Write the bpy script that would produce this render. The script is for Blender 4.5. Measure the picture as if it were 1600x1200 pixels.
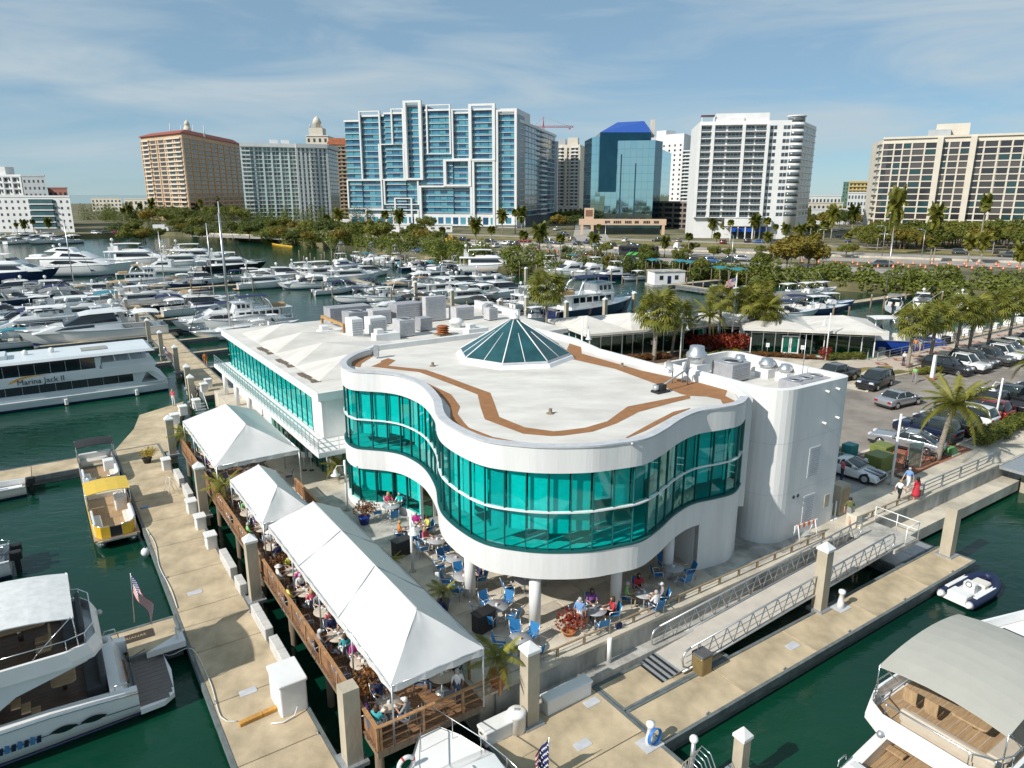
# Marina restaurant by the water - everything is built here from code.
# World: metres,Z up,terrace level z = 0,floating docks z = -1.3,water z = -2.
import bpy,bmesh,math,random
from mathutils import Vector,Matrix
R = math.radians
rng = random.Random(11)
scene = bpy.context.scene
COL = scene.collection
for o in list(bpy.data.objects):
 bpy.data.objects.remove(o)
# ------------------------------------------------------------------ camera
CAM_H,FPX,PITCH = 19.0,1110.0,math.atan(297/1110.0)
cam_d = bpy.data.cameras.new('camera')
cam_d.sensor_width = 36.0
cam_d.lens = FPX/1600*36.0
cam_d.clip_start,cam_d.clip_end = 0.5,20000
cam = bpy.data.objects.new('camera',cam_d)
cam.location = (0,0,CAM_H)
cam.rotation_euler = (R(90) - PITCH,0,0)
COL.objects.link(cam)
scene.camera = cam
# ------------------------------------------------------------------ sky+sun
SUN_EL,SUN_AZ = 36.0,35.8          # shadows fall towards +X turned 40 degrees to +Y
sx,sy = -math.cos(R(SUN_AZ)),-math.sin(R(SUN_AZ))
world = bpy.data.worlds.new('World')
scene.world = world
world.use_nodes = True
wn,wl = world.node_tree.nodes,world.node_tree.links
wn.clear()
w_out = wn.new('ShaderNodeOutputWorld')
w_bg = wn.new('ShaderNodeBackground')
w_bg.inputs['Strength'].default_value = 0.115
sky = wn.new('ShaderNodeTexSky')
sky.sky_type = 'NISHITA'
sky.sun_disc = False
sky.sun_elevation = R(SUN_EL)
sky.sun_rotation = math.atan2(sx,sy)
sky.altitude = 0
sky.air_density = 0.8
sky.dust_density = 0.05
sky.ozone_density = 3.0
tc = wn.new('ShaderNodeTexCoord')
mp = wn.new('ShaderNodeMapping')
mp.inputs['Scale'].default_value = (1.5,1.5,9.0)
mp.inputs['Rotation'].default_value = (0.10,0.16,0.4)
wl.new(tc.outputs['Generated'],mp.inputs['Vector'])
n1 = wn.new('ShaderNodeTexNoise')
n1.inputs['Scale'].default_value = 1.9
n1.inputs['Detail'].default_value = 7
n1.inputs['Roughness'].default_value = 0.55
n1.inputs['Distortion'].default_value = 0.6
wl.new(mp.outputs['Vector'],n1.inputs['Vector'])
cr = wn.new('ShaderNodeValToRGB')
cr.color_ramp.elements[0].position = 0.38
cr.color_ramp.elements[0].color = (0,0,0,1)
cr.color_ramp.elements[1].position = 0.66
cr.color_ramp.elements[1].color = (1,1,1,1)
wl.new(n1.outputs['Fac'],cr.inputs['Fac'])
tint = wn.new('ShaderNodeMixRGB')
tint.blend_type = 'MULTIPLY'
tint.inputs['Fac'].default_value = 1.0
tint.inputs['Color2'].default_value = (0.58,0.71,0.75,1)
wl.new(sky.outputs['Color'],tint.inputs['Color1'])
cm = wn.new('ShaderNodeMath')
cm.operation = 'MULTIPLY_ADD'
cm.inputs[1].default_value = 0.75
cm.inputs[2].default_value = 0.10
wl.new(cr.outputs['Color'],cm.inputs[0])
mixc = wn.new('ShaderNodeMixRGB')
mixc.inputs['Color2'].default_value = (3.75,4.45,4.85,1)
wl.new(cm.outputs[0],mixc.inputs['Fac'])
veil = wn.new('ShaderNodeMixRGB')
veil.inputs['Fac'].default_value = 0.55
veil.inputs['Color2'].default_value = (2.0,3.25,4.2,1)
wl.new(tint.outputs['Color'],veil.inputs['Color1'])
wl.new(veil.outputs['Color'],mixc.inputs['Color1'])
wl.new(mixc.outputs['Color'],w_bg.inputs['Color'])
wl.new(w_bg.outputs['Background'],w_out.inputs['Surface'])
sun_d = bpy.data.lights.new('sun', 'SUN')
sun_d.energy = 4.3
sun_d.angle = R(0.53)
sun_d.color = (1.0,0.955,0.885)
sun = bpy.data.objects.new('sun',sun_d)
sdir = Vector((-sx*math.cos(R(SUN_EL)),-sy*math.cos(R(SUN_EL)),-math.sin(R(SUN_EL))))
sun.rotation_euler = sdir.to_track_quat('-Z', 'Y').to_euler()
sun.location = (-60,-60,90)
COL.objects.link(sun)
scene.view_settings.view_transform = 'Standard'
scene.view_settings.look = 'None'
scene.view_settings.exposure = 0.26
scene.view_settings.gamma = 1.0
scene.view_settings.use_curve_mapping = False
scene.render.engine = 'CYCLES'
# ------------------------------------------------------------------ places
CP,SP = math.cos(PITCH),math.sin(PITCH)
def at(px,py,z=0.0):
 """point of the level z that was measured at (px, py) in the 1600 x 1200 survey picture"""
 a,b = (px - 800)/FPX,-(py - 600)/FPX
 d = Vector((a,CP+b*SP,-SP+b*CP))
 t = (z - CAM_H)/d.z
 return Vector((a*t,d.y*t,z))
def atY(px,py,Y):
 """the same for a known distance Y"""
 a,b = (px - 800)/FPX,-(py - 600)/FPX
 d = Vector((a,CP+b*SP,-SP+b*CP))
 t = Y/d.y
 return Vector((a*t,Y,CAM_H+d.z*t))
SA = R(34)                               # the site grid: u along the sea wall,v along the deck
CU,SU = math.cos(SA),math.sin(SA)
def S(u,v,z=0.0):
 return Vector((0.8+u*CU - v*SU,24.0+u*SU+v*CU,z))
# ------------------------------------------------------------------ materials
MATS = {}
def mat(name,col,rough=0.6,metal=0.0,var=0.12,scale=3.0,bump=0.0,bscale=None,spec=0.5,coat=0.0,
  stretch=None,trans=0.0,emit=None,col2=None,ramp=(0.35,0.65),detail=6):
 if name in MATS:
  return MATS[name]
 m = bpy.data.materials.new(name)
 m.use_nodes = True
 n,l = m.node_tree.nodes,m.node_tree.links
 p = n['Principled BSDF']
 p.inputs['Roughness'].default_value = rough
 p.inputs['Metallic'].default_value = metal
 p.inputs['Specular IOR Level'].default_value = spec
 p.inputs['Coat Weight'].default_value = coat
 p.inputs['Transmission Weight'].default_value = trans
 c = (*col,1)
 p.inputs['Base Color'].default_value = c
 if emit:
  p.inputs['Emission Color'].default_value = (*emit[:3],1)
  p.inputs['Emission Strength'].default_value = emit[3]
 if var or bump or col2:
  t = n.new('ShaderNodeTexCoord')
  mpg = n.new('ShaderNodeMapping')
  if stretch:
   mpg.inputs['Scale'].default_value = stretch
  l.new(t.outputs['Object'],mpg.inputs['Vector'])
 if var or col2:
  nz = n.new('ShaderNodeTexNoise')
  nz.inputs['Scale'].default_value = scale
  nz.inputs['Detail'].default_value = detail
  nz.inputs['Roughness'].default_value = 0.65
  l.new(mpg.outputs['Vector'],nz.inputs['Vector'])
  rp = n.new('ShaderNodeValToRGB')
  rp.color_ramp.elements[0].position,rp.color_ramp.elements[1].position = ramp
  lo = tuple(max(0,x*(1 - var)) for x in col)
  hi = tuple(min(1,x*(1+var)) for x in (col2 or col))
  rp.color_ramp.elements[0].color = (*lo,1)
  rp.color_ramp.elements[1].color = (*hi,1)
  l.new(nz.outputs['Fac'],rp.inputs['Fac'])
  l.new(rp.outputs['Color'],p.inputs['Base Color'])
 if bump:
  nb = n.new('ShaderNodeTexNoise')
  nb.inputs['Scale'].default_value = bscale or scale*6
  nb.inputs['Detail'].default_value = 4
  l.new(mpg.outputs['Vector'],nb.inputs['Vector'])
  bp = n.new('ShaderNodeBump')
  bp.inputs['Strength'].default_value = bump
  bp.inputs['Distance'].default_value = 0.05
  l.new(nb.outputs['Fac'],bp.inputs['Height'])
  l.new(bp.outputs['Normal'],p.inputs['Normal'])
 MATS[name] = m
 return m
def clear_glass(name,tint_col,gloss=0.12,rough=0.03):
 """thin tinted pane: part of the light passes with the tint, part mirrors"""
 if name in MATS:
  return MATS[name]
 m = bpy.data.materials.new(name)
 m.use_nodes = True
 n,l = m.node_tree.nodes,m.node_tree.links
 n.clear()
 out = n.new('ShaderNodeOutputMaterial')
 tr = n.new('ShaderNodeBsdfTransparent')
 tr.inputs['Color'].default_value = (*tint_col,1)
 gl = n.new('ShaderNodeBsdfGlossy')
 gl.inputs['Roughness'].default_value = rough
 gl.inputs['Color'].default_value = (0.95,1,1,1)
 fr = n.new('ShaderNodeLayerWeight')
 fr.inputs['Blend'].default_value = 0.5
 pw = n.new('ShaderNodeMath')
 pw.operation = 'POWER'
 pw.inputs[1].default_value = 4.0
 l.new(fr.outputs['Facing'],pw.inputs[0])
 ad = n.new('ShaderNodeMath')
 ad.operation = 'MULTIPLY_ADD'
 ad.use_clamp = True
 ad.inputs[1].default_value = 0.6
 ad.inputs[2].default_value = gloss
 l.new(pw.outputs[0],ad.inputs[0])
 mx = n.new('ShaderNodeMixShader')
 l.new(ad.outputs[0],mx.inputs['Fac'])
 l.new(tr.outputs[0],mx.inputs[1])
 l.new(gl.outputs[0],mx.inputs[2])
 l.new(mx.outputs[0],out.inputs['Surface'])
 MATS[name] = m
 return m
def leaf_mat(name,a,b,transl=0.25):
 if name in MATS:
  return MATS[name]
 m = bpy.data.materials.new(name)
 m.use_nodes = True
 n,l = m.node_tree.nodes,m.node_tree.links
 p = n['Principled BSDF']
 p.inputs['Roughness'].default_value = 0.55
 p.inputs['Specular IOR Level'].default_value = 0.35
 t = n.new('ShaderNodeTexCoord')
 nz = n.new('ShaderNodeTexNoise')
 nz.inputs['Scale'].default_value = 1.3
 nz.inputs['Detail'].default_value = 5
 l.new(t.outputs['Object'],nz.inputs['Vector'])
 oi = n.new('ShaderNodeObjectInfo')
 mth = n.new('ShaderNodeMath')
 mth.operation = 'MULTIPLY_ADD'
 mth.inputs[1].default_value = 0.3
 l.new(oi.outputs['Random'],mth.inputs[0])
 l.new(nz.outputs['Fac'],mth.inputs[2])
 rp = n.new('ShaderNodeValToRGB')
 rp.color_ramp.elements[0].position,rp.color_ramp.elements[1].position = 0.38,0.92
 rp.color_ramp.elements[0].color,rp.color_ramp.elements[1].color = (*a,1),(*b,1)
 l.new(mth.outputs[0],rp.inputs['Fac'])
 l.new(rp.outputs['Color'],p.inputs['Base Color'])
 tl = n.new('ShaderNodeBsdfTranslucent')
 l.new(rp.outputs['Color'],tl.inputs['Color'])
 mx = n.new('ShaderNodeMixShader')
 mx.inputs['Fac'].default_value = transl
 l.new(p.outputs[0],mx.inputs[1])
 l.new(tl.outputs[0],mx.inputs[2])
 l.new(mx.outputs[0],n['Material Output'].inputs['Surface'])
 MATS[name] = m
 return m
WHITE = mat('white_paint',(0.74,0.74,0.72),0.45,var=0.05,scale=0.6,col2=(0.78,0.78,0.77))
STUCCO = mat('white_stucco',(0.685,0.68,0.665),0.8,var=0.075,scale=0.9,bump=0.12,bscale=9,stretch=(1,1,0.13),ramp=(0.3,0.6))
GEL = mat('white_gelcoat',(0.80,0.80,0.79),0.18,var=0.03,scale=1.0,coat=0.4)
CREAMGEL = mat('cream_gelcoat',(0.72,0.68,0.60),0.22,var=0.03,coat=0.3)
GREYGEL = mat('grey_gelcoat',(0.42,0.46,0.49),0.2,var=0.03,coat=0.4)
NAVY = mat('navy_gelcoat',(0.012,0.022,0.075),0.15,var=0.05,coat=0.5)
BLACKGEL = mat('black_gelcoat',(0.012,0.012,0.014),0.2,var=0.05,coat=0.3)
ROYAL = mat('blue_gelcoat',(0.02,0.07,0.38),0.18,var=0.05,coat=0.5)
DARKWIN = mat('dark_boat_glass',(0.012,0.016,0.022),0.06,var=0,spec=0.9)
CHROME = mat('stainless_steel',(0.72,0.73,0.74),0.22,1.0,var=0.05)
ALU = mat('aluminium',(0.62,0.63,0.64),0.38,0.9,var=0.08,scale=8)
GALV = mat('galvanised_steel',(0.44,0.46,0.48),0.5,0.6,var=0.12,scale=6)
BLACK = mat('black_plastic',(0.018,0.018,0.02),0.5,var=0.1)
RUBBER = mat('tyre_rubber',(0.02,0.02,0.02),0.85,var=0.15)
CONC = mat('pale_concrete',(0.47,0.42,0.34),0.85,var=0.16,scale=0.5,bump=0.2,bscale=14,col2=(0.56,0.50,0.40))
CONCG = mat('grey_concrete',(0.33,0.32,0.29),0.88,var=0.28,scale=0.8,bump=0.25,bscale=10,stretch=(1,1,0.3),col2=(0.42,0.40,0.36))
DOCKC = mat('dock_concrete',(0.42,0.335,0.215),0.85,var=0.2,scale=0.55,bump=0.15,bscale=20,col2=(0.48,0.385,0.255),detail=9)
DOCKE = mat('dock_edge_rubber',(0.13,0.15,0.15),0.8,var=0.25,scale=2)
PILEC = mat('piling_concrete',(0.43,0.38,0.29),0.85,var=0.15,scale=1.2,bump=0.2,stretch=(1,1,0.4))
WOODP = mat('weathered_wood',(0.20,0.15,0.10),0.85,var=0.3,scale=2,bump=0.3,stretch=(1,1,0.2))
DECKW = mat('deck_timber',(0.17,0.085,0.042),0.7,var=0.3,scale=1.6,bump=0.2,stretch=(1,6,1),col2=(0.24,0.125,0.06))
RAILW = mat('rail_timber',(0.33,0.17,0.075),0.6,var=0.22,scale=3,col2=(0.40,0.22,0.10))
TEAK = mat('teak_deck',(0.40,0.27,0.15),0.65,var=0.2,scale=2,stretch=(1,8,1),bump=0.1)
TEAKG = mat('grey_teak',(0.16,0.14,0.13),0.7,var=0.2,scale=2,stretch=(1,8,1))
ASPH = mat('asphalt',(0.225,0.195,0.165),0.9,var=0.2,scale=0.25,bump=0.25,bscale=30,col2=(0.28,0.245,0.21))
ROADM = mat('road_surface',(0.30,0.275,0.24),0.9,var=0.14,scale=0.1,bump=0.1,col2=(0.36,0.33,0.29))
GRASS = mat('dry_grass',(0.14,0.13,0.035),0.95,var=0.35,scale=0.35,bump=0.4,bscale=6,col2=(0.24,0.19,0.06))
EARTH = mat('sandy_ground',(0.25,0.22,0.16),0.95,var=0.3,scale=0.06,col2=(0.20,0.19,0.10))
BRICK = mat('red_paver',(0.30,0.12,0.07),0.85,var=0.2,scale=4,bump=0.3,bscale=16)
PINKP = mat('pale_paver',(0.50,0.42,0.35),0.85,var=0.12,scale=4,bump=0.2,bscale=16)
YELLOW = mat('yellow_vinyl',(0.72,0.44,0.03),0.5,var=0.06)
BLUECH = mat('blue_sling',(0.02,0.17,0.40),0.6,var=0.15,scale=8)
TABLETOP = mat('grey_tabletop',(0.36,0.36,0.37),0.4,var=0.1,scale=5)
TERRA = mat('terracotta',(0.45,0.17,0.06),0.8,var=0.1)
ORANGE = mat('traffic_orange',(0.75,0.16,0.04),0.55,var=0.1)
RED = mat('red_vinyl',(0.55,0.02,0.025),0.45,var=0.08)
BARK = mat('bark',(0.20,0.155,0.11),0.9,var=0.3,scale=3,bump=0.5,stretch=(1,1,3))
PALMB = mat('palm_bark',(0.27,0.235,0.19),0.9,var=0.25,scale=2,bump=0.4,stretch=(1,1,5))
# ------------------------------------------------------------------ mesh helper
class MB:
 def __init__(s):
  s.v,s.f,s.m,s.sm = [],[],[],[]
 def add(s,vs,fs,m=0,smooth=False):
  b = len(s.v)
  s.v += [tuple(p) for p in vs]
  for f in fs:
   s.f.append([b+i for i in f]); s.m.append(m); s.sm.append(smooth)
  return s
 def bx(s,x0,x1,y0,y1,z0,z1,m=0):
  return s.add([(x0,y0,z0),(x1,y0,z0),(x1,y1,z0),(x0,y1,z0),(x0,y0,z1),(x1,y0,z1),(x1,y1,z1),(x0,y1,z1)],
      [(3,2,1,0),(4,5,6,7),(0,1,5,4),(1,2,6,5),(2,3,7,6),(3,0,4,7)],m)
 def box(s,c,d,m=0,rz=0.0,taper=1.0):
  ca,sa = math.cos(rz),math.sin(rz)
  vs = []
  for z,k in ((-0.5,1.0),(0.5,taper)):
   for x,y in ((-0.5,-0.5),(0.5,-0.5),(0.5,0.5),(-0.5,0.5)):
    X,Y = x*d[0]*k,y*d[1]*k
    vs.append((c[0]+X*ca - Y*sa,c[1]+X*sa+Y*ca,c[2]+z*d[2]))
  return s.add(vs,[(3,2,1,0),(4,5,6,7),(0,1,5,4),(1,2,6,5),(2,3,7,6),(3,0,4,7)],m)
 def rbox(s,x0,x1,y0,y1,z0,z1,r=0.05,m=0,n=3):
  """box with rounded vertical corners and a chamfered top"""
  def ring(z,i):
   out = []
   for cx,cy,a0 in ((x1 - r,y1 - r,0),(x0+r,y1 - r,90),(x0+r,y0+r,180),(x1 - r,y0+r,270)):
    for k in range(n+1):
     a = R(a0+90*k/n)
     out.append((cx+(r - i)*math.cos(a),cy+(r - i)*math.sin(a),z))
   return out
  c = min(r*0.6,(z1 - z0)*0.3)
  return s.loft([ring(z0,0),ring(z1 - c,0),ring(z1,c)],m,smooth=False)
 def loft(s,rings,m=0,closed=True,cap=True,smooth=False):
  n = len(rings[0])
  vs = [p for r in rings for p in r]
  fs = []
  for i in range(len(rings) - 1):
   for k in range(n if closed else n - 1):
    k2 = (k+1) % n
    fs.append((i*n+k,i*n+k2,(i+1)*n+k2,(i+1)*n+k))
  b = len(s.v)
  s.add(vs,fs,m,smooth)
  if cap and closed:
   s.f.append([b+k for k in range(n)][::-1]); s.m.append(m); s.sm.append(False)
   s.f.append([b+(len(rings) - 1)*n+k for k in range(n)]); s.m.append(m); s.sm.append(False)
  return s
 def prism(s,poly,z0,z1,m=0,mt=None):
  n = len(poly)
  b = len(s.v)
  s.v += [(p[0],p[1],z0) for p in poly]+[(p[0],p[1],z1) for p in poly]
  for k in range(n):
   k2 = (k+1) % n
   s.f.append([b+k,b+k2,b+n+k2,b+n+k]); s.m.append(m); s.sm.append(False)
  s.f.append([b+k for k in range(n)][::-1]); s.m.append(m); s.sm.append(False)
  s.f.append([b+n+k for k in range(n)]); s.m.append(m if mt is None else mt); s.sm.append(False)
  return s
 def cyl(s,p0,p1,r0,r1=None,n=8,m=0,cap=True,smooth=True):
  r1 = r0 if r1 is None else r1
  p0,p1 = Vector(p0),Vector(p1)
  d = (p1 - p0)
  if d.length<1e-6:
   return s
  d.normalize()
  a = d.orthogonal().normalized()
  b = d.cross(a)
  r = []
  for p,q in ((p0,r0),(p1,r1)):
   r.append([p+(a*math.cos(2*math.pi*k/n)+b*math.sin(2*math.pi*k/n))*q for k in range(n)])
  return s.loft(r,m,cap=cap,smooth=smooth)
 def tube(s,path,r,n=6,m=0,closed=False):
  pts = [Vector(p) for p in path]
  N = len(pts)
  rings = []
  a = None
  for i,p in enumerate(pts):
   if closed:
    d = (pts[(i+1) % N] - pts[i - 1])
   else:
    d = pts[min(i+1,N - 1)] - pts[max(i - 1,0)]
   d.normalize()
   if a is None:
    a = d.orthogonal().normalized()
   else:
    a = (a - d*a.dot(d))
    a = a.normalized() if a.length>1e-5 else d.orthogonal().normalized()
   b = d.cross(a)
   q = r[i] if isinstance(r,(list,tuple)) else r
   rings.append([p+(a*math.cos(2*math.pi*k/n)+b*math.sin(2*math.pi*k/n))*q for k in range(n)])
  if closed:
   rings.append(rings[0])
  return s.loft(rings,m,cap=not closed,smooth=True)
 def ball(s,c,r,n=8,k=5,m=0,sz=1.0):
  rings = []
  for i in range(k+1):
   t = math.pi*(i/k) - math.pi/2
   q = max(0.02,math.cos(t))*r
   rings.append([(c[0]+q*math.cos(2*math.pi*j/n),c[1]+q*math.sin(2*math.pi*j/n),c[2]+r*sz*math.sin(t)) for j in range(n)])
  return s.loft(rings,m,smooth=True)
 def lathe(s,prof,n=12,m=0,c=(0,0,0)):
  rings = [[(c[0]+r*math.cos(2*math.pi*j/n),c[1]+r*math.sin(2*math.pi*j/n),c[2]+z) for j in range(n)] for r,z in prof]
  return s.loft(rings,m,smooth=True)
 def side(s,prof,w,m=0,w2=None,zlo=None,zhi=None,cap=True):
  """side profile [(x, z)...] pushed out to both sides: half width w at the lowest z, w2 at the highest"""
  zs = [p[1] for p in prof]
  lo,hi = (min(zs) if zlo is None else zlo),(max(zs) if zhi is None else zhi)
  w2 = w if w2 is None else w2
  def hw(z):
   t = 0 if hi==lo else (z - lo)/(hi - lo)
   return w+(w2 - w)*t
  n = len(prof)
  b = len(s.v)
  s.v += [(x,-hw(z),z) for x,z in prof]+[(x,hw(z),z) for x,z in prof]
  for k in range(n):
   k2 = (k+1) % n
   s.f.append([b+k,b+n+k,b+n+k2,b+k2]); s.m.append(m); s.sm.append(False)
  s.f.append([b+k for k in range(n)]); s.m.append(m); s.sm.append(False)
  s.f.append([b+n+k for k in range(n)][::-1]); s.m.append(m); s.sm.append(False)
  return s
 def mesh(s,name,mats,bev=0.0):
  me = bpy.data.meshes.new(name)
  me.from_pydata(s.v,[],s.f)
  if bev:
   bm = bmesh.new()
   bm.from_mesh(me)
   bmesh.ops.bevel(bm,geom=list(bm.edges),offset=bev,segments=2,affect='EDGES',profile=0.5)
   bm.to_mesh(me)
   bm.free()
   for q in mats: me.materials.append(q)
   me.polygons.foreach_set('use_smooth',[True]*len(me.polygons))
   me.update()
   return me
  for q in mats:
   me.materials.append(q)
  if len(mats)>1:
   me.polygons.foreach_set('material_index',s.m)
  me.polygons.foreach_set('use_smooth',s.sm)
  me.update()
  return me
 def build(s,name,mats,parent=None,loc=None,rz=0.0,bev=0.0):
  if not isinstance(mats,(list,tuple)):
   mats = [mats]
  return link(name,s.mesh(name,mats,bev),parent,loc,rz)
def link(name,me,parent=None,loc=None,rz=0.0):
 o = bpy.data.objects.new(name,me)
 if parent is not None:
  o.parent = parent
 if loc is not None:
  o.location = loc
 if rz:
  o.rotation_euler = (0,0,rz)
 COL.objects.link(o)
 return o
def tag(o,label,cat,group=None,kind=None):
 o['label'] = label
 o['category'] = cat
 if group: o['group'] = group
 if kind: o['kind'] = kind
 return o
def thing(name,label,cat,loc=(0,0,0),rz=0.0,group=None):
 o = bpy.data.objects.new(name,None)
 o.empty_display_size = 0.3
 o.location = loc
 o.rotation_euler = (0,0,rz)
 COL.objects.link(o)
 return tag(o,label,cat,group)
def struct(o,label=None):
 o['kind'] = 'structure'
 if label: o['label'] = label
 return o
KIDS = {}
def dup(root,loc,rz=0.0,label=None,group=None,scale=None,recol=None):
 """a copy of a thing with copies of its parts and sub-parts; recol maps a material to another one"""
 def cp(o,par):
  c = o.copy()
  COL.objects.link(c)
  c.parent = par
  if recol and c.data:
   for sl in c.material_slots:
    if sl.material and sl.material.name in recol:
     mt = recol[sl.material.name]
     sl.link = 'OBJECT'
     sl.material = mt
  for ch in KIDS[o.name]:
   cp(ch,c)
  return c
 if root.name not in KIDS:
  def scan(o):
   KIDS[o.name] = list(o.children)
   for ch in KIDS[o.name]: scan(ch)
  scan(root)
 r = cp(root,None)
 r.location = loc
 r.rotation_euler = (0,0,rz)
 if scale: r.scale = (scale,)*3 if not isinstance(scale,(list,tuple)) else scale
 if label: r['label'] = label
 if group: r['group'] = group
 return r
def remove_tree(o):
 for ch in KIDS.get(o.name) or list(o.children):
  remove_tree(ch)
 bpy.data.objects.remove(o)
ORD = ['first', 'second', 'third', 'fourth', 'fifth', 'sixth', 'seventh', 'eighth', 'ninth', 'tenth', 'eleventh', 'twelfth',
  'thirteenth', 'fourteenth', 'fifteenth', 'sixteenth', 'seventeenth', 'eighteenth', 'nineteenth']
TENS = {2: 'twent',3: 'thirt',4: 'fort',5: 'fift',6: 'sixt',7: 'sevent',8: 'eight',9: 'ninet'}
def nth(i):
 if i <= 19: return ORD[i - 1]
 t,o = divmod(i,10)
 return TENS[t]+'ieth' if o==0 else TENS[t]+'y-'+ORD[o - 1]
def catmull(pts,step=0.3):
 P = [Vector(p) for p in pts]
 out = []
 for i in range(len(P) - 1):
  p0,p1,p2,p3 = P[max(i - 1,0)],P[i],P[i+1],P[min(i+2,len(P) - 1)]
  n = max(1,int((p2 - p1).length/step))
  for k in range(n):
   t = k/n
   out.append(0.5*((2*p1)+(p2 - p0)*t+(2*p0 - 5*p1+4*p2 - p3)*t*t+(3*p1 - p0 - 3*p2+p3)*t ** 3))
 out.append(P[-1])
 return out
def resample(path,step):
 L = [0]
 for a,b in zip(path,path[1:]):
  L.append(L[-1]+(b - a).length)
 n = max(1,round(L[-1]/step))
 out,j = [],0
 for k in range(n+1):
  d = L[-1]*k/n
  while j<len(L) - 2 and L[j+1]<d:
   j += 1
  t = (d - L[j])/max(1e-9,L[j+1] - L[j])
  out.append(path[j].lerp(path[j+1],t))
 return out
def offset(path,d):
 """shift a plan path to its right-hand side by d"""
 out = []
 for i,p in enumerate(path):
  t = path[min(i+1,len(path) - 1)] - path[max(i - 1,0)]
  t.z = 0
  t.normalize()
  out.append(p+Vector((t.y,-t.x,0))*d)
 return out
def ribbon(m,pin,pout,z0,z1,mi=0,closed=False):
 """wall between two plan paths"""
 rings = [[(a.x,a.y,z0),(b.x,b.y,z0),(b.x,b.y,z1),(a.x,a.y,z1)] for a,b in zip(pin,pout)]
 return m.loft(rings,mi,cap=True)
FONT = None
def lettering(name,text,size,material,parent,mtx,ext=0.004):
 cu = bpy.data.curves.new(name, 'FONT')
 cu.body = text
 cu.size = size
 cu.extrude = ext
 cu.resolution_u = 2
 cu.align_x = 'CENTER'
 cu.align_y = 'CENTER'
 o = bpy.data.objects.new(name+'_tmp',cu)
 COL.objects.link(o)
 dg = bpy.context.evaluated_depsgraph_get()
 me = bpy.data.meshes.new_from_object(o.evaluated_get(dg))
 bpy.data.objects.remove(o)
 me.materials.clear()
 me.materials.append(material)
 q = link(name,me,parent)
 q.matrix_local = mtx
 return q
def plane_mtx(loc,right,up):
 r,u = Vector(right).normalized(),Vector(up).normalized()
 n = r.cross(u)
 m = Matrix((r,u,n)).transposed().to_4x4()
 m.translation = Vector(loc)
 return m
# ================================================================== the setting
def water_mat():
 m = bpy.data.materials.new('harbour_water')
 m.use_nodes = True
 n,l = m.node_tree.nodes,m.node_tree.links
 p = n['Principled BSDF']
 p.inputs['Roughness'].default_value = 0.06
 p.inputs['IOR'].default_value = 1.333
 p.inputs['Specular IOR Level'].default_value = 0.5
 g = n.new('ShaderNodeNewGeometry')
 nz = n.new('ShaderNodeTexNoise')
 nz.inputs['Scale'].default_value = 0.045
 nz.inputs['Detail'].default_value = 4
 l.new(g.outputs['Position'],nz.inputs['Vector'])
 rp = n.new('ShaderNodeValToRGB')
 rp.color_ramp.elements[0].position,rp.color_ramp.elements[1].position = 0.34,0.68
 rp.color_ramp.elements[0].color = (0.002,0.024,0.016,1)
 rp.color_ramp.elements[1].color = (0.004,0.058,0.028,1)
 l.new(nz.outputs['Fac'],rp.inputs['Fac'])
 l.new(rp.outputs['Color'],p.inputs['Base Color'])
 mp1 = n.new('ShaderNodeMapping')
 mp1.inputs['Rotation'].default_value = (0,0,0.6)
 mp1.inputs['Scale'].default_value = (1.0,2.2,1)
 l.new(g.outputs['Position'],mp1.inputs['Vector'])
 w1 = n.new('ShaderNodeTexNoise')
 w1.inputs['Scale'].default_value = 0.55
 w1.inputs['Detail'].default_value = 5
 w1.inputs['Roughness'].default_value = 0.55
 w1.inputs['Distortion'].default_value = 0.7
 l.new(mp1.outputs['Vector'],w1.inputs['Vector'])
 b = n.new('ShaderNodeBump')
 b.inputs['Strength'].default_value = 0.16
 b.inputs['Distance'].default_value = 0.35
 l.new(w1.outputs['Fac'],b.inputs['Height'])
 l.new(b.outputs['Normal'],p.inputs['Normal'])
 return m
WATER = water_mat()
struct(MB().add([(-9000,-200,-2),(9000,-200,-2),(9000,14000,-2),(-9000,14000,-2)],[(0,1,2,3)]).build('water',WATER))
def uvpoly(pts):
 return [S(u,v) for u,v in pts]
def sheet(name,pts,z,m,label=None):
 return struct(MB().add([(p[0],p[1],z) for p in pts],[tuple(range(len(pts)))]).build(name,m),label)
def slab(name,pts,z0,z1,m,label=None):
 return struct(MB().prism([(p[0],p[1]) for p in pts],z0,z1).build(name,m),label)
quay = slab('quay_ground',uvpoly([(-1.9,0.9),(160,0.9),(160,24.3),(70,24.3),(76,31.5),(66.5,42),(58.5,51),(42,54),(-0.5,54),(-0.5,37.2),(-1.9,37.2)]),-3.2,0.0,CONC)
SLABMESH = {}
def piece(name,du,dv,h,m,parent,loc,rz=SA):
 key = (name,round(du,2),round(dv,2),round(h,3),m.name)
 if key not in SLABMESH:
  c = min(0.012,h*0.4)
  q = MB()
  q.loft([[(-du/2,-dv/2,0),(du/2,-dv/2,0),(du/2,dv/2,0),(-du/2,dv/2,0)],
    [(-du/2,-dv/2,h - c),(du/2,-dv/2,h - c),(du/2,dv/2,h - c),(-du/2,dv/2,h - c)],
    [(-du/2+c,-dv/2+c,h),(du/2 - c,-dv/2+c,h),(du/2 - c,dv/2 - c,h),(-du/2+c,dv/2 - c,h)]])
  SLABMESH[key] = q.mesh(name,[m])
 return link(name,SLABMESH[key],parent,loc,rz)
terrace = struct(MB().prism([(p.x,p.y) for p in uvpoly([(-1.85,1.3),(21.5,1.3),(21.5,23),(-1.85,23)])],0.003,0.006).build('terrace_bed',CONCG))
u = -0.9
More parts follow.
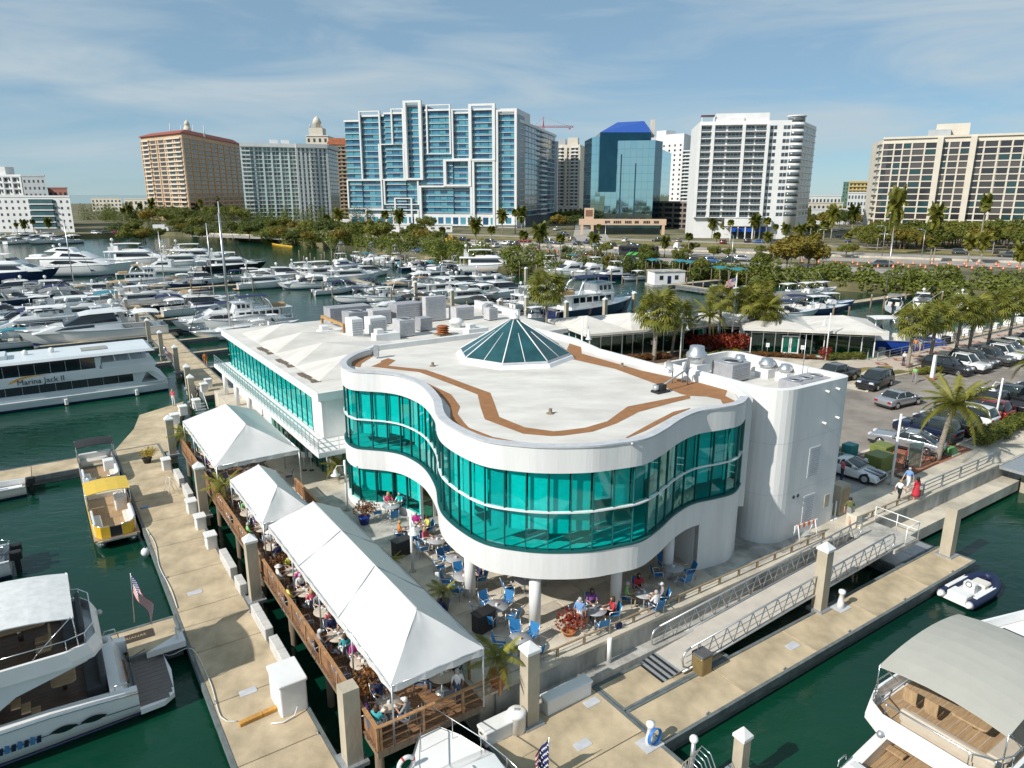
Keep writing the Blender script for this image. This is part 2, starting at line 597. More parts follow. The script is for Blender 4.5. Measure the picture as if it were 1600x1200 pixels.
while u<13:
 v = 2.2
 while v<14.5:
  piece('paving_slab',1.58,1.58,0.03,CONC,terrace,S(u,v,0.006))
  v += 1.6
 u += 1.6
for a,b,nm in ((-1.5,21.2, 'sea_wall_cap'),(24.2,42.0, 'sea_wall_cap')):
 slab(nm,uvpoly([(a,0.72),(b,0.72),(b,1.22),(a,1.22)]),-0.02,0.14,CONC)
slab('sea_wall_face',uvpoly([(-1.2,0.78),(160,0.78),(160,0.899),(-1.2,0.899)]),-3.1,-0.03,CONCG)
slab('sea_wall_ledge',uvpoly([(0.4,0.15),(23,0.15),(23,0.777),(0.4,0.777)]),-1.6,-0.95,CONCG)
slab('sea_wall_ledge',uvpoly([(23.6,-0.35),(43,-0.35),(43,0.777),(23.6,0.777)]),-1.75,-1.0,CONC)
sheet('car_park',uvpoly([(30.0,8.0),(62,8.0),(150,7.0),(150,18.6),(66,18.6),(60,19.2),(53,17.2),(52,23.8),(48,30.0),(40,30),(36,24),(30.5,19.0)]),0.004,ASPH)
sheet('forecourt',uvpoly([(28.5,3.9),(34,3.9),(34,8.2),(28.5,8.2)]),0.008,mat('grey_paving',(0.30,0.29,0.28),0.9,var=0.15,scale=1))
sheet('parking_apron',uvpoly([(44.2,4.7),(150,4.7),(150,8.2),(44.2,8.2)]),0.0035,ASPH)
slab('kerb',uvpoly([(44.2,4.45),(150,4.45),(150,4.68),(44.2,4.68)]),0.0,0.12,CONC)
slab('kerb',uvpoly([(53.2,17.1),(60,18.95),(66.2,18.45),(66.2,18.65),(60,19.17),(53.1,17.32)]),0.0,0.12,CONC)
sheet('lawn',uvpoly([(54.0,18.2),(60,19.6),(65.4,19.0),(65.0,20.4),(60,21.4),(55.0,19.7)]),0.012,GRASS)
sheet('lawn',uvpoly([(57.2,21.2),(61.5,22.2),(66.0,21.0),(65.8,22.2),(61,23.6),(57.0,22.4)]),0.012,GRASS)
sheet('planting_bed',uvpoly([(41.5,38.2),(55.5,36.0),(63.0,27.0),(64.4,27.2),(59.0,35.2),(55.4,40.0),(41.5,42.6)]),0.010,mat('mulch',(0.10,0.055,0.03),0.95,var=0.4,scale=3,bump=0.5))
bed = sheet('brick_paving_bed',uvpoly([(33.6,3.2),(44.2,3.6),(44.2,7.7),(34.6,7.7)]),0.005,mat('dark_joint',(0.12,0.07,0.05),0.95))
u = 34.6
i = 0
while u<44:
 v = 3.7
 while v<7.6:
  piece('paver',0.68,0.68,0.02,BRICK if (i % 17) else PINKP,bed,S(u,v,0.006))
  v += 0.7; i += 1
 u += 0.7
prom = sheet('promenade',uvpoly([(62.5,20.9),(66.5,19.0),(150,19.0),(150,24.2),(66.0,24.2),(60.0,26.2),(58,24.5)]),0.006,PINKP)
for i in range(46):
 for j in range(2):
  u,v = 64.2+i*1.9,21.0+j*1.9
  if u<66 and j==0: continue
  piece('paver_diamond',1.28,1.28,0.02,BRICK if (i+j) % 2==0 else PINKP,prom,S(u,v,0.007),SA+R(45))
  if (i+j) % 2==0:
   piece('paver_inlay',0.5,0.5,0.026,PINKP,prom,S(u,v,0.008),SA+R(45))
PAINT = mat('road_paint',(0.72,0.71,0.66),0.7,var=0.1)
for i in range(24):
 sheet('parking_line',[S(66.6+i*3.0,13.9),S(66.7+i*3.0,13.9),S(66.7+i*3.0,18.5),S(66.6+i*3.0,18.5)],0.008,PAINT)
shore = [(-3000,420),(-420,330),(-226,322),(-214,356),(-184,376),(-140,354),(-99,312),(-70,283),(-34,241),(-10,197),(13,190),(35,196),(57,172),(82,153),(99,139),(150,104),(300,10),(4000,-600),
   (8000,3000),(6000,9000),(200,9000),(-330,3200),(-700,1500),(-3000,1500)]
slab('far_ground',shore,-3.0,-0.05,mat('scrub_ground',(0.075,0.078,0.035),0.95,var=0.3,scale=0.06,col2=(0.16,0.14,0.07)))
def along(p,q,w,z,name,m):
 p,q = Vector((*p,0)),Vector((*q,0))
 d = (q - p).normalized()
 n = Vector((-d.y,d.x,0))*w/2
 return sheet(name,[p - n,q - n,q+n,p+n],z,m)
along((-150,345),(420,52),15,0.004, 'road',ROADM)
along((-150,372),(430,74),11,0.006, 'road',ROADM)
along((-120,400),(430,112),10,0.004, 'side_road',ROADM)
along((-120,382),(430,96),16,0.002, 'grass_verge',GRASS)
along((33,300),(90,900),16,0.012, 'cross_street',ROADM)
along((195,260),(330,800),14,0.012, 'cross_street',ROADM)
sheet('shore_lot',[(-125,352),(-60,300),(-40,330),(-110,385)],0.008,mat('sandy_lot',(0.42,0.35,0.26),0.95,var=0.2,scale=0.1))
sheet('shore_lot',[(-20,235),(12,206),(60,196),(100,172),(112,180),(40,224),(-16,255)],0.008,ROADM)
for k in range(0,60):
 t0 = k/60
 p = Vector((-150,345,0)).lerp(Vector((420,52,0)),t0)
 d = Vector((570,-293,0)).normalized()
 n = Vector((-d.y,d.x,0))*0.12
 if k % 2==0:
  sheet('lane_mark',[p - n,p+d*5 - n,p+d*5+n,p+n],0.010,PAINT)
slab('median_kerb',[(-150,354.0),(420,61.0),(420,61.5),(-150,354.5)],0.0,0.7,CONC)
slab('far_island',[(-2400,5200),(900,5600),(900,5900),(-2400,5600)],-3,9,mat('far_trees',(0.05,0.08,0.06),0.95,var=0.3,scale=0.01))
# ================================================================== docks
def dock(name,label,u0,u1,v0,v1,step,along_v=True,top=-1.3,group=None,m=DOCKC):
 d = thing(name,label, 'dock',S((u0+u1)/2,(v0+v1)/2,top - 0.9),0,group)
 L,W = (v1 - v0,u1 - u0) if along_v else (u1 - u0,v1 - v0)
 inv = Matrix.Translation(-d.location)
 q = MB()
 du,dv = u1 - u0,v1 - v0
 q.box((0,0,0.40),(du - 0.12,dv - 0.12,0.8))
 q.build('float',DOCKE,d,(0,0,0),SA)
 q = MB()
 for a,b,c,e in ((-du/2 - 0.05,-du/2+0.10,-dv/2,dv/2),(du/2 - 0.10,du/2+0.05,-dv/2,dv/2)):
  q.bx(a,b,c,e,0.55,0.93)
 for a,b in ((-dv/2 - 0.05,-dv/2+0.10),(dv/2 - 0.10,dv/2+0.05)):
  q.bx(-du/2+0.101,du/2 - 0.101,a,b,0.55,0.929)
 q.build('fender',DOCKE,d,(0,0,0),SA)
 n = max(1,round(L/step))
 for k in range(n):
  t = (k+0.5)/n - 0.5
  if along_v:
   c = (S(0,dv*t) - S(0,0)); a,b = du - 0.22,dv/n - 0.035
  else:
   c = (S(du*t,0) - S(0,0)); a,b = du/n - 0.035,dv - 0.22
  piece('slab',a,b,0.12,m,d,(c.x,c.y,0.79))
 return d
dock('floating_dock', 'wide tan concrete dock running beside the tented deck',-10.5,-7.2,-8,44,3.9)
dock('finger_dock', 'narrow dock arm leading left behind the two pontoon boats',-44,-10.58,41.2,44,5.2,False)
dock('finger_dock', 'short dock arm with a dark doormat beside the motor yacht at left',-15.6,-10.58,13.3,15.8,2.6,False)
tip = thing('floating_dock', 'angled dock end with planter beyond the pontoon boats', 'dock',S(-7,48,-2.2))
pts = [S(u,v) - S(-7,48) for u,v in ((-10.5,44.05),(-8.9,44.05),(-7.21,41.5),(-6.5,41.5),(-3.0,56.5),(-7.4,53.9),(-8.4,49.5))]
MB().prism(pts,0.0,0.78).build('float',DOCKE,tip)
MB().prism([p*0.985 for p in pts],0.781,0.9).build('slab',DOCKC,tip)
dock('floating_dock', 'long marina dock stretching away behind the restaurant between moored boats',-0.9,2.2,57.2,152,4.6)
dock('floating_dock', 'broad tan dock at the corner in front of the terrace',-2.2,3.3,-16,0.3,3.4)
dock('floating_dock', 'dock panel where the gangway lands',3.38,9.7,-1.72,0.1,3.1,False)
dock('floating_dock', 'tan dock arm reaching right toward the moored dinghy',3.38,28.4,-3.9,-1.8,5.0,False)
dock('floating_dock', 'grey metal landing float below the gangway platform',24.0,28.2,-1.72,0.1,2.1,False,m=GALV)
k = 0
for v in range(66,150,10):
 k += 1
 if v>72: dock('finger_pier',f'{nth(k)} finger pier from the restaurant on the left side of the marina dock',-14.5,-0.98,v,v+1.0,4.6,False,group='marina finger piers')
 dock('finger_pier',f'{nth(k)} finger pier from the restaurant on the right side of the marina dock',2.28,14,v+4,v+5.0,4.0,False,group='marina finger piers')
dock('floating_dock', 'cross dock in front of the far moored yachts',-40,44,152.2,154.4,6,False)
dock('floating_dock', 'dock between the boats in the middle of the marina',50.5,52.6,74,152,6)
dock('floating_dock', 'far dock below the mangroves on the right',88,160,56.5,58.6,6,False)
dock('floating_dock', 'floating dock with white boxes below the promenade railing',70,140,27.6,29.6,5,False)
dock('fixed_pier', 'pale pier beside the white floating hut',104,122,93,95,4,False,-0.8)
dock('fixed_pier', 'far pier with lift posts right of the hut',106.0,108.0,58.8,92.9,4,True,-0.8)
def guide_pile(label,u,v,top=2.0,w=0.55,cap=True,base=-4.0):
 t = thing('guide_pile',label, 'piling',S(u,v,base),SA, 'concrete guide piles')
 MB().box((0,0,(top - base)/2),(w,w,top - base)).build('shaft',PILEC,t)
 q = MB()
 h = w/2+0.05
 if cap:
  z = top - base
  q.add([(-h,-h,z),(h,-h,z),(h,h,z),(-h,h,z),(-h,-h,z+0.12),(h,-h,z+0.12),(h,h,z+0.12),(-h,h,z+0.12),(0,0,z+0.45)],
    [(3,2,1,0),(0,1,5,4),(1,2,6,5),(2,3,7,6),(3,0,4,7),(4,5,8),(5,6,8),(6,7,8),(7,4,8)])
  q.build('cap',WHITE,t)
 MB().bx(-h - 0.12,h+0.12,-h - 0.12,h+0.12,2.62,2.78).build('collar',GALV,t)
 return t
guide_pile('white-capped pile nearest the big tent corner by the far planter',-6.6,40.6,1.6)
guide_pile('white-capped pile beside the gap between the first two tents',-6.9,27.2)
guide_pile('white-capped pile halfway along the long tent',-6.8,15.1)
guide_pile('uncapped pile at the front corner of the timber deck',-6.75,2.0,1.9,0.62,False)
guide_pile('white-capped pile at the terrace corner beside the potted palm',-0.2,-0.1)
guide_pile('white-capped pile rising beside the gangway',16.6,-1.75)
guide_pile('uncapped pile at the end of the right-hand dock arm',27.8,-2.6,1.7,0.6,False)
guide_pile('white-capped pile at the bottom edge of the view in open water',4.7,-6.4,0.2,0.42)
guide_pile('white-capped pile beside the tour boat stern',-2.3,55.6,1.2)
guide_pile('white-capped pile at the stairs behind the tour boat stern',-1.6,61.5,1.0)
k = 0
for v in (70,81,92,104,117,131,146):
 k += 1
 guide_pile(f'{nth(k)} white-capped pile from the restaurant along the left edge of the marina dock',-1.3,v,1.6,0.5)
k = 0
for u,v in ((56,80),(49.8,79),(58,71.5),(75,73.5),(49.8,95),(49.8,110),(53.4,118),(65.5,70.5),(44,92),(84,120)):
 k += 1
 guide_pile(f'{nth(k)} white-capped pile among the boats behind the skylight',u,v,1.8,0.6)
def mooring_post(label,p,top,r=0.16):
 t = thing('mooring_post',label, 'mooring post',(p.x,p.y,-4),0, 'timber mooring posts')
 MB().cyl((0,0,0),(0,0,top+4),r*1.1,r,8).build('post',WOODP,t)
 MB().cyl((0,0,top+4.001),(0,0,top+4.12),r*1.12,0.03,8).build('cap',BLACK if rng.random()<0.5 else WHITE,t)
k = 0
for px,py in ((20,500),(35,540),(128,500),(160,520),(185,478),(204,465),(222,450),(258,445),(300,460),(330,470),(372,490),(396,455),(412,480),(440,500),(452,452),(505,460),(520,470),
    (585,470),(612,478),(640,465),(700,455),(730,490),(785,490),(800,447),(812,430),(822,442),(838,432),(868,436),(895,438),(915,437),(935,442),(955,440),(972,444),(995,445),(1010,440),
    (1072,452),(1082,455),(1098,458),(1110,462),(1125,462),(1140,470),(1160,472),(1180,478),(1205,505),(1222,490),(1270,515),(1300,505),(1325,500),(1338,522),(1360,480),(1380,482),(1412,486),(1470,478),(1512,480),(1560,478)):
 k += 1
 mooring_post(f'{nth(k)} timber mooring post from the left in the marina basins',at(px,py,-2),rng.uniform(0.0,1.3))
k = 0
for i in range(34):
 px = 470+i*8.1+rng.uniform(-3,3)
 k += 1
 mooring_post(f'{nth(k)} slim post from the left in the far slips below the shore trees',at(px,rng.uniform(408,424),-2),rng.uniform(0.6,2.2),0.17)
# ================================================================== the curved restaurant
TEALG = clear_glass('teal_glass',(0.15,0.89,0.872),0.045)
TEALF = mat('teal_frame',(0.01,0.10,0.10),0.4,var=0.1)
BLIND = mat('roller_blind',(0.72,0.74,0.72),0.8,var=0.06,scale=2)
BLINDS = [BLIND,BLIND,mat('pale_blind',(0.80,0.82,0.80),0.8),mat('grey_blind',(0.50,0.52,0.52),0.8),mat('dim_blind',(0.36,0.38,0.38),0.8)]
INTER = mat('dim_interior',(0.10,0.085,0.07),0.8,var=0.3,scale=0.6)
ROOFM = mat('roof_membrane',(0.60,0.57,0.52),0.8,var=0.10,scale=0.55,stretch=(0.5,1.1,1),col2=(0.65,0.62,0.57),bump=0.06,bscale=3)
BROWN = mat('brown_roof_coating',(0.30,0.14,0.055),0.85,var=0.12,scale=2)
GREYCAP = mat('grey_coping',(0.50,0.51,0.53),0.6,var=0.1)
ZR,ZG1,ZM,ZG0,ZS = 8.8,7.6,5.78,3.95,2.62
front_px = [(575,545),(552,552),(534,563),(534,572),(547,579),(570,581),(600,583),(628,588),(658,601),(677,622),(682,643),(692,657),(720,674),(757,688),(807,695),(857,698),
   (920,697),(966,692),(1009,685),(1038,671),(1064,654),(1093,642),(1130,636),(1158,630),(1168,620)]
fp = [at(x,y,ZR) for x,y in front_px]
for p in fp: p.z = 0
front = resample(catmull(fp,0.15),0.3)
rear = [S(17.2,5.0),S(17.2,16.6),S(18.2,20.5),S(18.2,26.0),S(5.0,26.0)]
rest = thing('restaurant_building', 'white curving two-storey restaurant with teal glass bands and skylight', 'building',S(8,12,0),0)
RO = rest.location.copy()
def loc(path): return [p - RO for p in path]
F0 = loc(front)
REAR = loc(rear)
out0,in_ = F0,offset(F0,-0.34)
q = MB(); ribbon(q,offset(F0,-0.30),F0,ZG1,ZR - 0.06)
for f in range(len(q.sm)): q.sm[f] = False
q.build('upper_fascia',STUCCO,rest)
q = MB(); ribbon(q,offset(F0,-0.36),offset(F0,0.05),ZR - 0.06,ZR+0.02); q.build('coping',GREYCAP,rest)
q = MB(); ribbon(q,offset(F0,-0.30),offset(F0,0.02),ZS,ZG0 - 0.05); q.build('lower_fascia',STUCCO,rest)
q = MB(); ribbon(q,offset(F0,-0.22),offset(F0,0.06),ZG0 - 0.05,ZG0+0.04); q.build('glass_sill',TEALF,rest)
q = MB(); ribbon(q,offset(F0,-0.16),offset(F0,0.0),ZM - 0.035,ZM+0.035); q.build('glass_band_rail',WHITE,rest)
poly = [p for p in offset(F0,-0.31)]+REAR
MB().prism(poly,ZS+0.05,ZG0 - 0.1).build('floor_slab',WHITE,rest)
MB().prism(poly,ZG1+0.05,ZR - 0.38).build('roof_deck',ROOFM,rest)
rp = [F0[-1]]+REAR+[F0[0]]
q = MB()
for a,b in zip(rp,rp[1:]):
 d = (b - a).normalized(); n = Vector((d.y,-d.x,0))*0.3
 q.prism([a,b,b+n,a+n][::-1],ZS if (a - b).length>2 else ZS,ZR - 0.02)
q.build('rear_wall',STUCCO,rest)
cols = resample(F0,0.98)
gl = offset(cols,-0.10)
bl = offset(cols,-0.34)
ncol = len(cols)
for i in range(ncol - 1):
 a,b = gl[i],gl[i+1]
 c,L = (a+b)/2,(b - a).length
 rz = math.atan2((b - a).y,(b - a).x)
 for z0,z1 in ((ZG0+0.05,ZM - 0.035),(ZM+0.035,ZG1)):
  MB().bx(-L/2+0.018,L/2 - 0.018,-0.004,0.004,z0+0.01,z1 - 0.01).build('pane',TEALG,rest,(c.x,c.y,0),rz)
 MB().bx(-0.02,0.02,-0.06,0.06,ZG0+0.04,ZG1).build('mullion',TEALF,rest,(a.x,a.y,0),rz)
 a,b = bl[i],bl[i+1]
 c,L = (a+b)/2,(b - a).length
 t = i/ncol
 low = 4.75+0.1*math.sin(i*2.1) if rng.random()>0.2 else rng.uniform(4.5,5.5)
 if 0.30<t<0.42: low = rng.uniform(6.3,7.4)
 if 0.66<t<0.78: low = rng.uniform(5.6,6.9)
 MB().bx(-L/2+0.05,L/2 - 0.05,-0.01,0.01,low,ZG1 - 0.02).build('blind',BLINDS[rng.randrange(5)],rest,(c.x,c.y,0),rz)
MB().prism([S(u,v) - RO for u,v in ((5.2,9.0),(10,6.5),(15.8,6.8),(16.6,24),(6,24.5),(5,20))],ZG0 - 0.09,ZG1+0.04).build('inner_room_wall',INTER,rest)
k0,k1 = 0,0
L = 0
for i in range(1,len(F0)):
 L += (F0[i] - F0[i - 1]).length
 if L<11.5: k1 = i
seg = F0[:k1+1]
q = MB(); ribbon(q,offset(seg,-0.30),offset(seg,0.05),0.0,0.42); q.build('base_kerb',STUCCO,rest)
gcols = resample(seg,1.16)
gg = offset(gcols,-0.12)
for i in range(len(gcols) - 1):
 a,b = gg[i],gg[i+1]
 c,Ln = (a+b)/2,(b - a).length
 rz = math.atan2((b - a).y,(b - a).x)
 MB().bx(-Ln/2+0.03,Ln/2 - 0.03,-0.004,0.004,0.43,ZS - 0.01).build('pane',TEALG,rest,(c.x,c.y,0),rz)
 MB().bx(-0.03,0.03,-0.07,0.07,0.42,ZS).build('mullion',TEALF,rest,(a.x,a.y,0),rz)
 cc = c+Vector((-math.sin(rz),math.cos(rz),0))*0.24
 MB().bx(-Ln/2+0.04,Ln/2 - 0.04,-0.01,0.01,1.1+0.04*math.sin(i),ZS - 0.02).build('blind',BLIND,rest,(cc.x,cc.y,0),rz)
e = gg[-1]
DOORG = clear_glass('clear_glass',(0.6,0.68,0.55),0.05)
d1 = (S(1,0) - S(0,0))
for k in range(4):
 p = e+d1*(0.25+0.85*k)+(S(0,1) - S(0,0))*0.1
 MB().bx(-0.09,0.09,-0.09,0.09,0,ZS).build('door_post',WHITE,rest,p,SA)
 if k<3:
  MB().bx(0.09,0.76,-0.01,0.01,0.06,ZS - 0.05).build('door_pane',DOORG,rest,p,SA)
core = [S(4.2,10.2) - RO,S(16.6,9.0) - RO,S(16.6,24) - RO,S(5.0,25) - RO,e+d1*2.9]
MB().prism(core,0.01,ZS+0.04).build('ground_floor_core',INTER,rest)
for k in range(9):
 p = (S(4.6+k*1.35,10.05 - k*0.13) - RO)
 MB().bx(0,1.25,-0.02,0.0,0.15,ZS - 0.1).build('pane',DARKWIN,rest,p,SA - R(5.5))
for u,v in ((2.75,3.65),(1.5,7.3),(6.8,2.7),(6.5,7.6),(11.2,6.6),(10.9,3.3)):
 p = S(u,v) - RO
 MB().lathe([(0.27,0),(0.27,ZS+0.06)],20).build('column',STUCCO,rest,p)
pier = F0[-13:]
q = MB(); ribbon(q,offset(pier,-0.30),offset(pier,0.01),0.0,ZS - 0.01); q.build('pier_wall',STUCCO,rest)
pa,pb = pier[0],offset(pier,-0.3)[0]
q = MB(); q.prism([pa,pb,pb+(S(0,1) - S(0,0))*1.6+d1*0.2,pa+(S(0,1) - S(0,0))*1.6+d1*0.45][::-1],0.0,ZS+0.02); q.build('pier_return',STUCCO,rest)
def strip(px,z=ZR - 0.37):
 pts = [at(x,y,z) - RO for x,y in px]
 for p in pts: p.z = z
 MB().add(pts,[tuple(range(len(pts)))]).build('roof_walkway_coating',BROWN,rest)
c1 = lambda L: [(520+x/4,480+y/4) for x,y in L]
c2 = lambda L: [(880+x*.2875,520+y*.2875) for x,y in L]
def band(A,B,z=ZR - 0.37):
 a = [at(x,y,z) - RO for x,y in A]; b = [at(x,y,z) - RO for x,y in B]
 for p in a+b: p.z = z
 q = MB()
 q.add(a+b,[(i,i+1,len(a)+i+1,len(a)+i) for i in range(len(a) - 1)])
 q.build('roof_walkway_coating',BROWN,rest)
band(c1([(345,318),(392,332),(345,365),(580,390),(700,430),(860,490),(985,535),(1010,600),(1040,685),(1200,750),(1380,775)])+c2([(0,530),(120,515),(240,480),(350,400),(530,365),(690,335)]),
  c1([(300,335),(300,345),(240,370),(540,405),(740,480),(905,545),(925,630),(950,700),(1190,790),(1370,805)])+c2([(0,558),(160,537),(290,492),(410,430),(600,378),(690,356)]))
band(c1([(500,447),(600,478),(740,545),(795,620),(778,665),(820,720),(850,752),(1000,810),(1220,852)]),
  c1([(500,462),(590,505),(690,570),(735,630),(735,690),(770,745),(830,790),(990,835),(1210,862)]),ZR - 0.365)
band(c1([(275,292),(180,350),(170,375)]),c1([(200,290),(125,330),(115,365)]),ZR - 0.365)
band(c2([(690,412),(600,450),(450,530),(345,572)]),c2([(690,408),(600,428),(480,490),(340,568)]),ZR - 0.365)
band(c2([(35,58),(0,132),(280,195),(540,290),(640,332),(690,342),(780,346),(855,362),(870,390)]),
  c2([(98,76),(100,112),(430,206),(640,252),(720,270),(800,268),(892,312),(880,342),(945,376)]),ZR - 0.368)
for x,y in ((676,572),(873,566),(860,646),(972,573)):
 p = at(x,y,ZR - 0.38) - RO
 MB().lathe([(0.22,0),(0.2,0.03),(0.09,0.05),(0.08,0.22),(0.10,0.24),(0.01,0.26)],10).build('roof_drain',WOODP,rest,p)
p = at(588,551,ZR) - RO
MB().box((0,0,0.1),(0.3,0.3,0.75)).build('vent_pipe',GALV,rest,p)
for x,y,dz in ((604,592,-0.4),(699,672,-0.45),(988,693,-0.1),(1086,645,-0.1)):
 p = at(x,y,ZR+dz) - RO
 MB().ball((0,-0.05,0),0.09,8,4).build('camera_dome',GALV,rest,p)
sk = S(12.25,19.3,ZR - 0.38) - RO
sk.z = ZR - 0.38
R0,R1,NZ = 4.0,3.75,8
ring = lambda r,z,off=0.0: [Vector((sk.x+r*math.cos(R(22.5+45*k+11+off)),sk.y+r*math.sin(R(22.5+45*k+11+off)),z)) for k in range(NZ)]
zb = sk.z
q = MB(); q.loft([ring(R0+0.1,zb),ring(R0 - 0.05,zb+0.22),ring(R1,zb+0.26)]); q.build('skylight_curb',WHITE,rest)
q = MB(); q.loft([ring(R1+0.08,zb+0.265),ring(R1+0.02,zb+0.38)]); q.build('skylight_gutter',GREYCAP,rest)
apex = Vector((sk.x,sk.y,11.1))
SKYG = mat('skylight_glass',(0.015,0.075,0.085),0.08,var=0.25,scale=0.9,spec=0.7)
base = ring(R1,zb+0.39)
for k in range(NZ):
 a,b = base[k],base[(k+1) % NZ]
 mid = (a+b)/2
 for s0,s1 in ((a,mid),(mid,b)):
  lv = [0,0.36,0.68,0.97]
  for j in range(3):
   t0,t1 = lv[j],lv[j+1]
   pts = [s0.lerp(apex,t0),s1.lerp(apex,t0),s1.lerp(apex,t1),s0.lerp(apex,t1)]
   MB().add(pts,[(0,1,2,3)]).build('skylight_pane',SKYG,rest)
 q = MB(); q.cyl(a,apex,0.042,0.042,6); q.build('skylight_rib',WHITE,rest)
 q = MB(); q.cyl(mid,mid.lerp(apex,0.62),0.026,0.026,6); q.build('skylight_rib',WHITE,rest)
MB().lathe([(0.35,-0.12),(0.32,0.02),(0.16,0.12),(0.14,0.24),(0.05,0.3)],10).build('skylight_cap',WHITE,rest,apex)
def rounded(u0,u1,v0,v1,r):
 out = []
 rr = r if isinstance(r,(list,tuple)) else (r,)*4
 for (cu,cv,a0),q in zip(((u1 - rr[0],v1 - rr[0],0),(u0+rr[1],v1 - rr[1],90),(u0+rr[2],v0+rr[2],180),(u1 - rr[3],v0+rr[3],270)),rr):
  for k in range(9):
   a = R(a0+90*k/8)
   out.append((cu+q*math.cos(a),cv+q*math.sin(a)))
 return out
tower = thing('service_tower', 'windowless white rounded tower at the right end of the restaurant', 'building',S(20.7,6.5,0),SA)
o_ = rounded(-3.3,3.35,-4.2,4.3,(0.9,0.5,1.6,0.55))
i_ = rounded(-2.98,3.03,-3.88,3.98,(0.6,0.3,1.3,0.3))
TZ,TF = 8.95,7.95
q = MB(); q.loft([[(x,y,0) for x,y in o_],[(x,y,TZ) for x,y in o_],[(x,y,TZ+0.03) for x,y in i_],[(x,y,TF) for x,y in i_]],cap=False,smooth=False)
q.build('wall',STUCCO,tower)
MB().add([(x,y,TF) for x,y in i_],[tuple(range(len(i_)))]).build('roof',ROOFM,tower)
for z in (2.9,5.9):
 q = MB(); q.loft([[(x*1.0008,y*1.0008,z) for x,y in o_],[(x*1.0012,y*1.0012,z+0.02) for x,y in o_]],cap=False); q.build('wall_joint',GREYCAP,tower)
for zc,x in ((4.35,0.55),(1.45,0.5)):
 lv = MB().bx(x - 0.55,x+0.5,-4.215,-4.19,zc - 0.9,zc+0.9).build('louvre',WHITE,tower)
 for k in range(14):
  MB().add([(x - 0.5,-4.212,zc - 0.85+k*0.125),(x+0.45,-4.212,zc - 0.85+k*0.125),(x+0.45,-4.25,zc - 0.78+k*0.125),(x - 0.5,-4.25,zc - 0.78+k*0.125)],[(0,1,2,3)]).build('slat',GREYCAP,lv)
MB().bx(2.05,2.5,-4.24,-4.19,1.1,1.9).build('electric_panel',PILEC,tower)
for x,z in ((-1.0,2.55),(-0.6,2.55)):
 MB().ball((x - 0.05,-4.15,z),0.13,8,4).build('flood_lamp',BLACK,tower)
for x,z in ((0.9,8.45),(1.9,8.45),(0.95,6.6),(2.2,6.7)):
 MB().cyl((x,-4.2,z),(x,-4.45,z - 0.03),0.06,0.08,8).build('wall_light',WHITE,tower)
def ac_unit(label,p,dx,dy,dz,rz=SA,fans=1,m=None,name='air_conditioner'):
 t = thing(name,label, 'air conditioner',p,rz, 'rooftop air conditioning units')
 mm = m or mat('hvac_grey',(0.36,0.36,0.38),0.55,0.2,var=0.12,scale=2)
 MB().rbox(-dx/2,dx/2,-dy/2,dy/2,0.08,dz,0.05).build('casing',mm,t)
 MB().bx(-dx/2+0.05,dx/2 - 0.05,-dy/2+0.05,dy/2 - 0.05,0,0.079).build('skid',BLACK,t)
 for s in (-1,1):
  q = MB()
  n = 7
  for k in range(n):
   z = 0.2+(dz - 0.4)*k/n
   q.bx(-dx*0.42,dx*0.42,s*(dy/2+0.001),s*(dy/2+0.03),z,z+(dz - 0.4)/n*0.55)
  q.build('grille',GALV,t)
 for k in range(fans):
  x = (k - (fans - 1)/2)*dx/max(fans,1)
  f = MB().lathe([(min(dy,dx/fans)*0.4,dz+0.001),(min(dy,dx/fans)*0.42,dz+0.08),(min(dy,dx/fans)*0.36,dz+0.08),(min(dy,dx/fans)*0.34,dz+0.02)],14).build('fan_shroud',GALV,t,(x,0,0))
  MB().lathe([(min(dy,dx/fans)*0.335,dz+0.015),(0.03,dz+0.05)],8).build('fan',BLACK,f)
 return t
ac_unit('long grey cooling unit with three fans on the tower roof',S(22.3,4.1,TF),2.9,1.5,0.75,SA,3)
ac_unit('boxy grey cooling unit in the middle of the tower roof',S(20.8,8.2,TF),1.7,1.6,1.15,SA,1)
def exhaust(label,p,r,h,box=True):
 t = thing('exhaust_fan',label, 'exhaust fan',p,SA, 'rooftop exhaust fans')
 if box: MB().box((0,0,h*0.25),(r*1.9,r*1.9,h*0.5)).build('base',WHITE,t)
 MB().lathe([(r*0.8,h*0.5),(r*0.85,h*0.62),(r,h*0.66),(r,h*0.8),(r*0.75,h*0.86),(r*0.7,h),(0.02,h)],14).build('hood',ALU,t)
 MB().lathe([(r*1.02,h*0.7),(r*1.06,h*0.72),(r*1.02,h*0.74)],14).build('rim',GALV,t)
exhaust('tall galvanised kitchen exhaust at the left end of the tower roof',S(19.0,9.4,TF),0.62,2.1)
exhaust('first mushroom exhaust fan beside the boxy cooling unit',S(22.1,8.6,TF),0.4,1.3)
exhaust('second mushroom exhaust fan toward the right of the tower roof',S(23.2,7.4,TF),0.5,1.15)
exhaust('third mushroom exhaust fan nearest the right parapet of the tower',S(23.4,6.2,TF),0.42,1.0)
t = thing('antenna_mast', 'thin antenna mast on the right parapet of the tower roof', 'antenna',S(23.2,4.9,TF),0)
MB().cyl((0,0,0),(0,0,3.1),0.03,0.02,6).build('mast',ALU,t); MB().box((0,0,0.03),(0.25,0.25,0.06)).build('foot',GALV,t)
